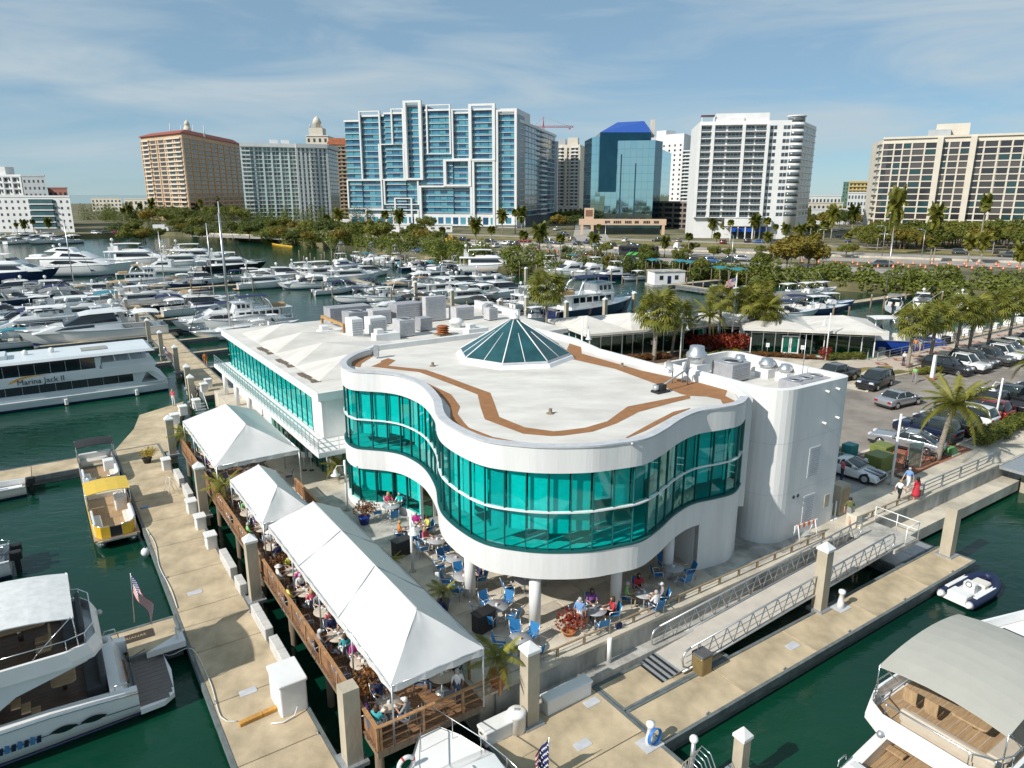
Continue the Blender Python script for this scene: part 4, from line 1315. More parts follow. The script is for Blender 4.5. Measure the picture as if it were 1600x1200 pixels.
MB().prism([(r1.x,r1.y),(r2.x,r2.y),(e2.x,e2.y),(e1.x,e1.y)],20,zt_(206) - 0.01).build('upper_core',MIRD,root)
MB().box((r2.x+2,r2.y+8,zt_(198)),(2,2,9)).build('chimney',CREAM,root)
f = Facade(root,g2(905,350),g2(1042,346),0,8)
t = thing('shop_colonnade', 'long tan shop front frame with sign lettering below the mirrored office', 'building',(f.A.x,f.A.y,0))
f = Facade(t,g2(905,350),g2(1042,346),0,8)
TANL = mat('peach_render',(0.56,0.40,0.28),0.85,var=0.06)
f.box('lintel',0,f.L,4.6,7.4,-2,0,TANL)
for x in (0.02,0.14,0.955): f.box('column',f.L*x,f.L*x+1.3,0,4.59,-1.6,-0.1,TANL)
f.box('portal',f.L*0.06,f.L*0.17,7.41,12.5,-2,-0.3,TANL)
f.box('portal_face',f.L*0.075,f.L*0.155,8.6,11.6,-0.3,-0.2,mat('brown_panel',(0.20,0.10,0.06),0.7))
f.box('shop_glass',f.L*0.17,f.L*0.95,0.2,4.5,-7,-6,G_DARK[2])
for x0,x1 in ((0.30,0.36),(0.40,0.49),(0.53,0.61),(0.64,0.69),(0.74,0.82),(0.86,0.92)):
 n = 4
 for k in range(n):
  w = (x1 - x0)*f.L/n
  f.box('sign_letter',f.L*x0+w*k,f.L*x0+w*k+w*0.7,5.4,6.6,0.0,0.12,G_DARK[k % 2])
a,b = g2(1020,540),g2(1062,520)
H = zt(210,530)
t = building('hotel_tower', 'white tower with small square windows behind the mirrored office',[a,b,(b[0]+10,b[1]+22),(a[0]+8,a[1]+26)],H,TWHITE)
f = Facade(t,a,b,14,H - 6); f.cells(12,5,G_DARK,0.3,0.42,0.3)
f.box('parapet',0,f.L*0.35,H,H+3,-10,0.0,TWHITE)
a,b,e = g2(1060,500),g2(1078,496),g2(1086,530)
H = zt(236,500)
t = building('apartment_tower', 'narrow white balcony tower with a grey side left of the white condominium',[a,b,e,(a[0]+12,a[1]+40)],H,TGREY)
f = Facade(t,a,b,12,H); f.slabs(15,TWHITE,0.7,1.4,name='balcony'); f.cells(15,3,G_TEAL,0.8,0.6,0.3); f.piers([0.6],TWHITE,1.2,1.5)
a,b = g2(1038,420),g2(1084,400)
t = building('parking_garage', 'dark open parking garage beside the white condominium',[a,b,(b[0]+10,b[1]+20),(a[0]+10,a[1]+20)],zt(316,410),G_DARK[0])
f = Facade(t,a,b,0,zt(316,410)); f.slabs(5,mat('garage_concrete',(0.22,0.18,0.16),0.9),1.1,0.8); f.piers([0,f.L/3,f.L*2/3,f.L],MATS['garage_concrete'],0.8,0.9)
Y0 = 318
a,b,e = g2(1085,Y0+6),g2(1236,Y0 - 2),g2(1262,Y0+30)
H = zt(188,Y0)
t = building('condominium_tower', 'tall white condominium with rounded corner bay and blue ground-floor awnings',[a,b,e,(e[0] - 4,e[1]+20),(a[0]+6,a[1]+40)],H,TWHITE)
f = Facade(t,a,b,9,H - 1.5)
nf = 14
fh = (f.z1 - f.z0)/nf
L = f.L
for k,(x0,x1,nb,bal) in enumerate(((0.02,0.12,2,1),(0.155,0.27,3,1),(0.29,0.445,4,1),(0.455,0.56,3,1),(0.575,0.68,3,1),(0.715,0.785,2,0),(0.845,0.915,2,0))):
 f.cells(nf,nb,G_GREY,0.88,0.66 if bal else 0.55,0.12 if bal else 0.25,0.06,L*x0,L*x1)
 if bal:
  f.slabs(nf,TWHITE,0.32,1.7,L*x0 - 0.3,L*x1+0.3,name='balcony')
  f.rails(nf,G_GREY[1],0.9,1.65,L*x0,L*x1)
f.piers([L*q for q in (0.0,0.14,0.45,0.69)],TWHITE,1.3,1.9)
f.box('arched_gable',L*0.29,L*0.45,H,H+1.4,-3,0,TWHITE)
p = f.pos(L*0.978,-2.6,0)
MB().lathe([(3.4,2),(3.4,H+1.4)],16,c=(p.x,p.y,0)).build('corner_bay',TWHITE,t)
for q in range(nf+1):
 z = 9+fh*q
 MB().lathe([(3.46,z+0.7),(3.46,z+fh - 0.3)],16,c=(p.x,p.y,0)).build('bay_window',G_GREY[1],t)
MB().lathe([(3.9,H+1.4),(3.9,H+1.9),(0.1,H+2.2)],16,c=(p.x,p.y,0)).build('bay_roof',TWHITE,t)
f2 = Facade(t,b,e,9,H - 1.5); f2.cells(nf,5,G_GREY,0.6,0.5,0.25); f2.slabs(nf,TWHITE,0.3,0.3)
f.box('roof_terrace_frame',0.3,6,H+2.2,H+2.6,-5,0.5,mat('maroon_metal',(0.08,0.03,0.04),0.5)); f.box('roof_post',0.5,0.9,H,H+2.2,-0.5,-0.1,TWHITE); f.box('roof_post',5.3,5.7,H,H+2.2,-0.5,-0.1,TWHITE)
f.box('penthouse',L*0.16,L*0.70,H,H+3.2,-14,-0.6,TWHITE)
f.box('ground_arcade',L*0.32,L*0.8,5.4,8.6,0.0,3.5,TWHITE)
for k in range(5):
 x = L*(0.40+0.075*k)
 f.box('awning',x,x+3.2,3.0,4.6,0.2,3.0,BLUER); f.box('shop_window',x+0.1,x+3.1,0.2,2.9,0.0,0.2,G_DARK[2])
 f.box('arcade_column',x - 0.7,x - 0.2,0,5.39,2.4,3.2,TWHITE)
Y0 = 345
a,b = g2(1366,Y0+8),g2(1760,Y0 - 40)
H = zt(222,Y0+4)
H = zt(216,Y0)
cb = g2(1350,Y0+36)
t = building('condominium_block', 'long cream condominium slab with rows of dark windows at the right',[cb,a,b,(b[0]+8,b[1]+26),(cb[0]+8,cb[1]+16)],H,CREAM)
f = Facade(t,a,b,4.5,H - 1.8)
xs = []
for p0,p1,nb in ((1366,1387,2),(1390,1400,1),(1401,1414,1),(1415,1434,1),(1437,1455,1),(1461,1471,1),(1472,1488,1),(1490,1506,1),(1511,1525,1),(1526,1547,1),(1551,1568,1),(1570,1586,1),(1588,1606,1),(1610,1630,1)):
 x0, _ = f.px(p0,300); x1, _ = f.px(p1,300)
 f.cells(13,nb,G_DARK,0.99,0.80,0.10,0.05,max(x0,0.3),x1)
 xs.append(x1+0.4)
f.slabs(13,CREAM,0.5,0.4); f.piers([0.3]+xs,CREAM,0.55,0.45)
x0, _ = f.px(1457,300); f.box('stair_fin',x0 - 1.0,x0+1.4,2,H,0,2.6,CREAM)
x0, _ = f.px(1508,300); f.box('stair_fin',x0 - 1.0,x0+1.4,2,H,0,2.6,CREAM)
f2 = Facade(t,cb,a,4.5,H - 1.8); f2.slabs(13,CREAM,0.7,0.8,f2.L*0.55,f2.L); f2.cells(13,1,G_DARK,0.4,0.6,0.2,0.05,f2.L*0.6,f2.L)
x0, _ = f.px(1463,200); x1, _ = f.px(1516,200)
f.box('roof_house',x0,x1,H,H+6.2,-14,-4,CREAM); f.box('roof_house',x0 - 3,x0+6,H,H+3.6,-3.9,-1,TGREY); f.box('parapet',0,f.L,H,H+0.9,-0.6,0.8,CREAM)
def block(label,p0,p1,Y,top,m,nf,nb,glass=G_DARK,depth=20,name='low_building',wf=0.5,hf=0.5,dY=0,base=0):
 a,b = g2(p0,Y),g2(p1,Y+dY)
 H = zt(top,Y)
 t = building(name,label,[a,b,(b[0]*(1+depth/Y),b[1]+depth),(a[0]*(1+depth/Y),a[1]+depth)],H,m)
 f = Facade(t,a,b,base+1.0,H - 0.8)
 f.cells(nf,nb,glass,wf,hf,0.25,0.06)
 f.box('parapet',-0.2,f.L+0.2,H - 0.3,H+0.5,-0.3,0.25,m)
 return t,f,H
t,f,H = block('white five-storey waterfront building with teal curved balconies at the far left',-60,112,372,307,TWHITE,5,18,G_GREY,30, 'apartment_block',0.35,0.4)
for q in range(5):
 x, _ = f.px(66,330); z = 2+q*(H - 3)/5
 f.box('balcony',x - 6,x+7,z,z+0.5,0,1.8,TWHITE); f.box('balcony_glass',x - 5.5,x+6.5,z+0.5,z+2.6,0.2,1.2,G_TEAL[2])
t,f,H = block('white balcony block with dark windows rising at the far left edge',-40,42,440,274,TWHITE,8,12,G_DARK,20, 'apartment_block',0.7,0.55)
f.slabs(8,TWHITE,0.5,1.2); f.piers([f.L*k/6 for k in range(7)],TWHITE,1.0,1.3); f.box('roof_house',f.L*0.45,f.L*0.68,H,H+5,-10,-2,TWHITE)
t,f,H = block('grey end block beside the white balcony block at the far left',42.6,78,430,275,TGREY,7,5,G_DARK,20, 'apartment_block',0.4,0.4)
block('low brick-red roofed building left of the open bay',80,110,460,294,mat('pink_brick',(0.33,0.15,0.12),0.9),3,4,G_DARK,14)
block('low cream building behind the palms across the bay',145,192,820,310,CREAM,3,8,G_GREY,25)
block('second low cream building beside the tan tower',196,240,760,311,CREAM,2,6,G_GREY,25)
t,f,H = block('yellow apartment block left of the cream condominium',1322,1352,620,284,mat('yellow_render',(0.60,0.45,0.18),0.85,var=0.06),9,5,G_DARK,20, 'apartment_block',0.55,0.5)
f.slabs(9,MATS['yellow_render'],0.5,0.8)
block('blue-green edge of the yellow apartment block',1313,1321.6,625,285,G_TEAL[1],9,2,G_TEAL,15, 'apartment_block')
block('small white office in front of the yellow block',1322,1352,520,301,TWHITE,4,6,G_GREY,20)
block('long low white building with a logo panel right of the condominium',1255,1312,640,306,TWHITE,2,10,G_GREY,30)
block('low red-roofed cream building right of the condominium',1262,1316,560,317,CREAM,2,8,G_GREY,20)
block('low white shop behind the palms right of the condominium',1268,1330,470,327,TWHITE,1,8,G_DARK,18)
block('low white construction hoarding in front of the glass complex',596,706,372,351,WHITE,1,9,G_GREY,4)
block('small white site office beside the shore trees',522,544,390,344,WHITE,1,3,G_GREY,8)
k = 0
for p0,p1,Y,top,m in ((1150,1250,1500,309,TWHITE),(880,1000,1400,308,CREAM),(1560,1700,1300,308,TWHITE),(430,560,1600,309,CREAM),(1330,1420,900,312,CREAM)):
 k += 1
 block(f'{nth(k)} hazy low block on the horizon behind the towers',p0,p1,Y,top,m,3,12,G_GREY,60)
p = atY(848,300,600)
t = thing('tower_crane', 'red tower crane rising behind the glass complex', 'crane',(p.x,p.y,0))
CR = mat('crane_red',(0.42,0.03,0.05),0.5)
hz = zt(198,600)
def lattice(q,a,b,w,n):
 a,b = Vector(a),Vector(b)
 for s in (-1,1):
  for r in (-1,1):
   o = Vector((0,s*w,r*w)) if abs((b - a).x)>abs((b - a).z) else Vector((s*w,r*w,0))
   q.cyl(a+o,b+o,0.14,0.14,4)
 for k in range(n):
  p0,p1 = a.lerp(b,k/n),a.lerp(b,(k+1)/n)
  o = Vector((0,w,w)) if abs((b - a).x)>abs((b - a).z) else Vector((w,w,0))
  q.cyl(p0 - o,p1+o,0.1,0.1,4); q.cyl(p0+o,p1 - o,0.1,0.1,4)
q = MB(); lattice(q,(0,0,0),(0,0,hz),0.8,24); q.build('mast',CR,t)
q = MB(); lattice(q,(-8,0,hz),(24,0,hz),0.55,20); q.build('jib',CR,t)
q = MB(); q.cyl((0,0,hz),(0,0,hz+7.5),0.5,0.2,5); q.build('peak',CR,t)
q = MB(); q.cyl((0,0,hz+7.3),(20,0,hz+0.6),0.08,0.08,4); q.cyl((0,0,hz+7.3),(-7,0,hz+0.6),0.08,0.08,4); q.build('tie_bar',CR,t)
MB().box((-7,0,hz - 1.2),(2.6,1.4,2.2)).build('counterweight',CONCG,t)
MB().box((21,0,hz - 1.5),(1.4,1.0,1.0)).build('trolley',CR,t)
# ================================================================== boats
def hull(L,B,H,flare=0.25,rake=0.10,stern=0.9,n=10,full=2.3):
 rings = []
 for i in range(n+1):
  t = i/n
  x = -L/2+L*t
  w = B/2*(stern+(1 - stern)*min(1,t/0.35))*(1 - max(0,(t - 0.45)/0.55) ** full)
  w = max(w,0.03)
  sh = H*(0.92+0.38*t ** 2)
  k = max(0,(t - 0.6)/0.4)
  xb = x - L*rake*k*k
  cw = w*(0.86 - flare*k)
  rings.append([(x,w,sh),(x*0.5+xb*0.5,(w+cw)/2+0.02*B*(1 - k),sh*0.55),(xb,cw,0.12*H+0.25*H*k*k),(xb,0.02,-0.35*H*(1 - k) - 0.05),(xb,-cw,0.12*H+0.25*H*k*k),(x*0.5+xb*0.5,-(w+cw)/2 - 0.02*B*(1 - k),sh*0.55),(x,-w,sh)])
 return rings
def hull_parts(t,L,B,H,mh,md,stripe=None,cockpit=None, **kw):
 r = hull(L,B,H, **kw)
 q = MB()
 q.loft(r,0,closed=False,smooth=True)
 b = len(q.v)
 q.add(r[0],[tuple(range(7))])
 h = q.build('hull',mh,t)
 dk = MB()
 n = len(r)
 vs,fs = [],[]
 for i,g in enumerate(r):
  x,w,z = g[0]
  vs += [(x,w*0.97,z - 0.05),(x,-w*0.97,z - 0.05)]
  if i: fs.append((2*i - 2,2*i,2*i+1,2*i - 1))
 dk.add(vs,fs)
 if cockpit:
  x0,x1 = cockpit
  dk = MB()
  for i in range(1,n):
   if r[i][0][0]>x1 - 0.3*L/n:
    dk.add([vs[2*i - 2],vs[2*i],vs[2*i+1],vs[2*i - 1]],[(0,1,2,3)])
  zz = H*0.45
  MB().bx(x0,x1,-B*0.36,B*0.36,zz - 0.03,zz).build('cockpit_sole',md,t)
  for s in (-1,1):
   gp = [(g[0][0],g[0][1]) for g in r if g[0][0] <= x1+L/n]
   q2 = MB()
   q2.loft([[(x,s*(w - 0.02),r[k][0][2] - 0.02),(x,s*(w*0.86),r[k][0][2] - 0.02),(x,s*(w*0.86),zz),(x,s*(w*0.86)+s*0.01,zz)] for k,(x,w) in enumerate(gp)],closed=True)
   q2.build('gunwale',md,t)
 if dk.f: dk.build('deck',md,t)
 st = MB()
 for s in (0,6):
  st.tube([(g[s][0],g[s][1]*1.005,g[s][2] - 0.06) for g in r],0.045,5)
 st.build('rub_rail',stripe or CHROME,t)
 bt = MB()
 for s in (1,-1):
  bt.loft([[(g[2][0],s*(abs(g[2][1])+0.012),g[2][2]*0.55 - 0.02),(g[2][0],s*(abs(g[2][1])+0.03),g[2][2]*0.9+0.08)] for g in r],closed=False)
 bt.build('boot_stripe',stripe or NAVY,t)
 return h
def cabin(t,name,prof,w,w2,m,win=None,wm=None,zlo=None,zhi=None):
 zs = [p[1] for p in prof]
 c = MB().side(prof,w,0,w2).build(name,m,t,bev=0.035)
 if win:
  for k,pr in enumerate(win):
   lo,hi = min(zs),max(zs)
   def hw(z): return w+(w2 - w)*(z - lo)/(hi - lo)
   for s in (-1,1):
    q = MB()
    n = len(pr)
    V = [(x,s*(hw(z)+0.012),z) for x,z in pr]+[(x,s*(hw(z) - 0.03),z) for x,z in pr]
    q.add(V,[tuple(range(n)),tuple(range(n,2*n))]+[(i,(i+1) % n,n+(i+1) % n,n+i) for i in range(n)])
    q.build('window',wm or DARKWIN,c)
 return c
def bowrail(t,L,B,H,x0=0.1,h=0.55):
 r = hull(L,B,H)
 pts = [g for g in r if g[0][0]>x0*L]
 q = MB()
 for s in (1,-1):
  q.tube([(g[0][0],s*max(g[0][1] - 0.1,0.05),g[0][2]+h) for g in pts],0.022,4)
  for g in pts:
   q.cyl((g[0][0],s*max(g[0][1] - 0.1,0.05),g[0][2] - 0.05),(g[0][0],s*max(g[0][1] - 0.1,0.05),g[0][2]+h),0.016,0.016,4)
 q.build('bow_rail',CHROME,t)
def radar(t,x,z,y=0):
 MB().cyl((x,y,z),(x,y,z+0.5),0.05,0.05,6).build('mast',WHITE,t)
 MB().ball((x,y,z+0.75),0.32,10,6).build('radar_dome',WHITE,t)
def outboard(t,x,y,z,m=None):
 o = MB().rbox(x - 0.62,x - 0.02,y - 0.2,y+0.2,z,z+0.5,0.1,n=2).build('outboard',m or BLACK,t)
 MB().bx(x - 0.42,x - 0.2,y - 0.08,y+0.08,z - 0.9,z - 0.001).build('leg',BLACK,o)
def canopy(t,x0,x1,w,z,m,h=0.25,posts=True,zb=None,name='canopy'):
 rings = []
 for k in range(7):
  x = x0+(x1 - x0)*k/6
  b = h*(1 - ((k - 3)/3) ** 2)*0.5
  rings.append([(x,y*w,z+b+h*0.5*(1 - (y) ** 2)) for y in (-1,-0.5,0,0.5,1)]+[(x,y*w,z - 0.04+b+h*0.5*(1 - (y) ** 2)) for y in (1,0.5,0,-0.5,-1)])
 MB().loft(rings,smooth=False).build(name,m,t)
 if posts:
  q = MB()
  for s in (-1,1):
   for x in (x0+0.1,x1 - 0.1):
    q.cyl((x,s*(w - 0.05),zb),(x,s*(w - 0.05),z+0.05),0.025,0.025,5)
   q.cyl((x0+0.1,s*(w - 0.05),zb),((x0+x1)/2,s*(w - 0.05),z+0.05),0.02,0.02,5)
  q.build('canopy_frame',CHROME,t)['kind'] = 'stuff'
CV = {k: mat(k+'_canvas',c,0.8,var=0.1,scale=3) for k,c in dict(navy=(0.015,0.025,0.075),black=(0.02,0.02,0.022),grey=(0.20,0.20,0.20),tan=(0.40,0.27,0.14),teal=(0.02,0.19,0.24),white=(0.68,0.68,0.67),green=(0.10,0.25,0.14),lightblue=(0.25,0.42,0.55)).items()}
PH = ('BASE_HULL', 'BASE_CANVAS')
BH = mat('BASE_HULL',(0.76,0.76,0.75),0.18,var=0.03)
BC = mat('BASE_CANVAS',(0.6,0.6,0.6),0.8,var=0.03)
def b_cruiser(L=11.0):
 B,H = L*0.30,L*0.115
 t = thing('express_cruiser', 'x', 'boat')
 hull_parts(t,L,B,H,BH,GEL,cockpit=(-L*0.47,-L*0.02))
 z = H*1.0
 cabin(t, 'cabin',[(-0.02*L,z - 0.25),(0.40*L,z+0.05),(0.30*L,z+0.38),(0.06*L,z+0.62),(-0.02*L,z+0.60)],B*0.40,B*0.30,GEL,win=[[(0.02*L,z+0.22),(0.26*L,z+0.22),(0.22*L,z+0.36),(0.04*L,z+0.42)]])
 cabin(t, 'windscreen',[(-0.05*L,z+0.5),(0.11*L,z+0.55),(0.03*L,z+1.1),(-0.05*L,z+1.12)],B*0.40,B*0.34,DARKWIN)
 q = MB()
 for s in (-1,1): q.tube([(-0.12*L,s*B*0.44,z - 0.1),(-0.16*L,s*B*0.42,z+0.9),(-0.19*L,s*B*0.34,z+1.55),(-0.19*L,0,z+1.65)],0.1,6)
 q.build('radar_arch',GEL,t)
 canopy(t,-0.42*L,-0.02*L,B*0.42,z+1.1,BC,0.6,False)
 MB().rbox(-0.44*L,-0.36*L,-B*0.36,B*0.36,H*0.45,H*0.9,0.12,n=2).build('seat',CREAMGEL,t)
 MB().rbox(-0.2*L,-0.1*L,B*0.1,B*0.34,H*0.45,H*1.0,0.1,n=2).build('seat',CREAMGEL,t)
 MB().bx(-0.56*L,-0.5*L,-B*0.38,B*0.38,0.12,0.24).build('swim_platform',GEL,t)
 bowrail(t,L,B,H)
 return t
def b_hardtop(L=13.0):
 B,H = L*0.29,L*0.115
 t = thing('hardtop_cruiser', 'x', 'boat')
 hull_parts(t,L,B,H,BH,GEL,cockpit=(-L*0.48,-L*0.16))
 z = H*1.0
 cabin(t, 'cabin',[(-0.18*L,z - 0.25),(0.40*L,z+0.05),(0.24*L,z+0.62),(-0.18*L,z+0.7)],B*0.42,B*0.34,GEL,win=[[(0.0*L,z+0.25),(0.26*L,z+0.2),(0.2*L,z+0.42),(0.0,z+0.5)]])
 cabin(t, 'windscreen',[(-0.16*L,z+0.66),(0.20*L,z+0.6),(0.06*L,z+1.5),(-0.14*L,z+1.6)],B*0.37,B*0.32,DARKWIN)
 MB().side([(-0.24*L,z+1.58),(0.02*L,z+1.52),(0.09*L,z+1.44),(0.02*L,z+1.64),(-0.2*L,z+1.74)],B*0.38,0,B*0.32).build('hardtop',GEL,t)
 q = MB()
 for s in (-1,1): q.side([(-0.24*L,z+0.2),(-0.20*L,z+0.2),(-0.16*L,z+1.6),(-0.20*L,z+1.6)],0.05);
 q.build('hardtop_leg',GEL,t)
 canopy(t,-0.45*L,-0.24*L,B*0.40,z+1.2,BC,0.3,True,z)
 radar(t,-0.14*L,z+1.7)
 MB().rbox(-0.46*L,-0.40*L,-B*0.36,B*0.36,H*0.45,H*0.92,0.12,n=2).build('seat',CREAMGEL,t)
 MB().bx(-0.57*L,-0.5*L,-B*0.38,B*0.38,0.12,0.24).build('swim_platform',TEAK,t)
 bowrail(t,L,B,H)
 return t
def b_motor(L=16.0):
 B,H = L*0.27,L*0.12
 t = thing('motor_yacht', 'x', 'boat')
 hull_parts(t,L,B,H,BH,GEL,cockpit=(-L*0.48,-L*0.28))
 z = H*1.0
 d = 0.06*L
 cabin(t, 'saloon',[(-0.30*L,z - 0.3),(0.36*L,z+0.12),(0.16*L,z+d*1.35),(-0.30*L,z+d*1.45)],B*0.42,B*0.37,GEL,
   win=[[(-0.27*L,z+d*0.42),(0.16*L,z+d*0.42),(0.10*L,z+d*1.12),(-0.27*L,z+d*1.2)]])
 MB().side([(0.165*L,z+d*1.28),(0.30*L,z+d*0.42),(0.302*L,z+d*0.46),(0.172*L,z+d*1.32)],B*0.30).build('windscreen',DARKWIN,t)
 z2 = z+d*1.45
 cabin(t, 'flybridge',[(-0.42*L,z2),(0.15*L,z2 - 0.02),(0.08*L,z2+d*0.62),(-0.06*L,z2+d*0.66),(-0.10*L,z2+d*0.25),(-0.42*L,z2+d*0.22)],B*0.44,B*0.40,GEL)
 MB().side([(0.02*L,z2+d*0.66),(0.075*L,z2+d*0.6),(0.04*L,z2+d*1.1),(0.0,z2+d*1.1)],B*0.34,0,B*0.3).build('fly_windscreen',DARKWIN,t)
 MB().rbox(-0.2*L,-0.08*L,-B*0.3,B*0.3,z2+d*0.22,z2+d*0.62,0.12,n=2).build('seat',CREAMGEL,t)
 canopy(t,-0.30*L,0.02*L,B*0.38,z2+d*1.75,BC,0.15,True,z2+d*0.3, 'bimini')
 q = MB()
 for s in (-1,1): q.side([(-0.34*L,z2),(-0.28*L,z2),(-0.33*L,z2+d*1.9),(-0.36*L,z2+d*1.9)],0.06)
 for s in (-1,1): q.bx(-0.36*L,-0.30*L,s*B*0.37,s*B*0.40,z2+d*0.2,z2+d*1.2)
 q.build('radar_arch',GEL,t)
 radar(t,-0.33*L,z2+d*1.9)
 for s in (-1,1):
  for x in (-0.41*L,-0.36*L): MB().cyl((x,s*B*0.4,H*0.5),(x,s*B*0.4,z2),0.04,0.04,6).build('stanchion',GEL,t)
 MB().bx(-0.57*L,-0.5*L,-B*0.4,B*0.4,0.15,0.28).build('swim_platform',TEAK,t)
 bowrail(t,L,B,H)
 return t
def b_mega(L=26.0):
 B,H = L*0.23,L*0.105
 t = thing('super_yacht', 'x', 'boat')
 hull_parts(t,L,B,H,BH,GEL,full=2.8)
 z = H
 d = 0.058*L
 cabin(t, 'main_deck',[(-0.34*L,z - 0.2),(0.28*L,z+0.2),(0.14*L,z+d*1.15),(-0.34*L,z+d*1.25)],B*0.45,B*0.42,GEL,
   win=[[(-0.26*L,z+d*0.55),(-0.2*L,z+d*0.3),(-0.06*L,z+d*0.32),(0.0,z+d*0.6),(-0.06*L,z+d*0.9),(-0.2*L,z+d*0.92)],[(0.0,z+d*0.85),(0.04*L,z+d*0.5),(0.19*L,z+d*0.42),(0.13*L,z+d*0.72)]])
 z2 = z+d*1.25
 cabin(t, 'upper_deck',[(-0.46*L,z2),(0.14*L,z2 - 0.1),(0.02*L,z2+d*0.95),(-0.18*L,z2+d*1.05),(-0.24*L,z2+d*0.3),(-0.46*L,z2+d*0.18)],B*0.46,B*0.38,GEL,
   win=[[(-0.16*L,z2+d*0.35),(0.10*L,z2+d*0.2),(0.02*L,z2+d*0.72),(-0.13*L,z2+d*0.85)]])
 z3 = z2+d*1.05
 cabin(t, 'fly_deck',[(-0.30*L,z3+0.1),(-0.02*L,z3 - 0.1),(-0.07*L,z3+d*0.6),(-0.2*L,z3+d*0.7)],B*0.36,B*0.28,GEL,win=[[(-0.2*L,z3+d*0.25),(-0.06*L,z3+d*0.1),(-0.08*L,z3+d*0.5),(-0.19*L,z3+d*0.55)]])
 radar(t,-0.18*L,z3+d*0.65); radar(t,-0.24*L,z3+d*0.4)
 for x in (-0.3,-0.26,-0.1,0.06,0.12):
  for s in (-1,1):
   MB().box((x*L,s*(B*0.468 if x>-0.1 else B*0.462),H*0.62),(0.7,0.08,0.28)).build('porthole',DARKWIN,t)
 MB().rbox(-0.45*L,-0.33*L,-B*0.25,B*0.25,z2+d*0.19,z2+d*0.6,0.3,n=3).build('tender_cover',CV['white'],t)
 MB().bx(-0.55*L,-0.5*L,-B*0.38,B*0.38,0.2,0.4).build('swim_platform',TEAK,t)
 bowrail(t,L,B,H)
 return t
def b_console(L=8.5):
 B,H = L*0.31,L*0.125
 t = thing('centre_console', 'x', 'boat')
 hull_parts(t,L,B,H,BH,GEL,cockpit=(-L*0.48,L*0.18))
 z = H*0.45
 MB().side([(-0.06*L,z),(0.08*L,z),(0.06*L,z+1.0),(0.0,z+1.15),(-0.05*L,z+1.1)],B*0.17).build('console',GEL,t)
 MB().side([(0.0,z+1.15),(0.06*L,z+1.02),(0.02*L,z+1.6)],B*0.16).build('windscreen',DARKWIN,t)
 MB().rbox(-0.2*L,-0.12*L,-B*0.17,B*0.17,z,z+0.85,0.08,n=2).build('seat',CREAMGEL,t)
 MB().rbox(0.14*L,0.24*L,-B*0.2,B*0.2,z,z+0.4,0.08,n=2).build('seat',CREAMGEL,t)
 canopy(t,-0.20*L,0.10*L,B*0.30,z+2.05,BC,0.12,True,z, 't_top')
 q = MB()
 for s in (-1,1): q.cyl((-0.1*L,s*B*0.28,z+2.0),(-0.42*L,s*B*0.34,z+4.2),0.02,0.012,4)
 q.build('outrigger',WHITE,t)
 for y in (-0.45,0.45): outboard(t,-L/2,y,H*0.75,GEL if rng.random()<0.6 else BLACK)
 return t
def b_bowrider(L=7.0):
 B,H = L*0.33,L*0.12
 t = thing('bowrider', 'x', 'boat')
 hull_parts(t,L,B,H,BH,GEL,cockpit=(-L*0.46,L*0.05))
 z = H
 cabin(t, 'windscreen',[(-0.02*L,z - 0.02),(0.1*L,z - 0.02),(0.02*L,z+0.42),(-0.02*L,z+0.42)],B*0.40,B*0.34,DARKWIN)
 MB().rbox(-0.44*L,-0.34*L,-B*0.34,B*0.34,H*0.45,H*0.95,0.1,n=2).build('seat',CREAMGEL,t)
 MB().rbox(-0.16*L,-0.08*L,-B*0.32,-B*0.08,H*0.45,H*1.15,0.08,n=2).build('seat',CREAMGEL,t)
 MB().rbox(-0.16*L,-0.08*L,B*0.08,B*0.32,H*0.45,H*1.15,0.08,n=2).build('seat',CREAMGEL,t)
 canopy(t,-0.34*L,0.0,B*0.40,z+1.15,BC,0.2,True,z, 'bimini')
 outboard(t,-L/2,0,H*0.7)
 return t
def b_covered(L=9.0):
 B,H = L*0.30,L*0.12
 t = thing('covered_boat', 'x', 'boat')
 hull_parts(t,L,B,H,BH,GEL)
 r = hull(L,B,H)
 rings = []
 for i,g in enumerate(r):
  x,w,z = g[0]
  pk = H*0.75*math.sin(math.pi*min(1,max(0.02,(i+1)/11))) ** 0.7
  rings.append([(x,w*1.03,z - 0.12),(x,w*0.8,z+pk*0.45),(x,0,z+pk),(x,-w*0.8,z+pk*0.45),(x,-w*1.03,z - 0.12)])
 MB().loft(rings,closed=False,cap=False).build('boat_cover',BC,t)
 outboard(t,-L/2 - 0.05,0.35,H*0.6); outboard(t,-L/2 - 0.05,-0.35,H*0.6)
 return t
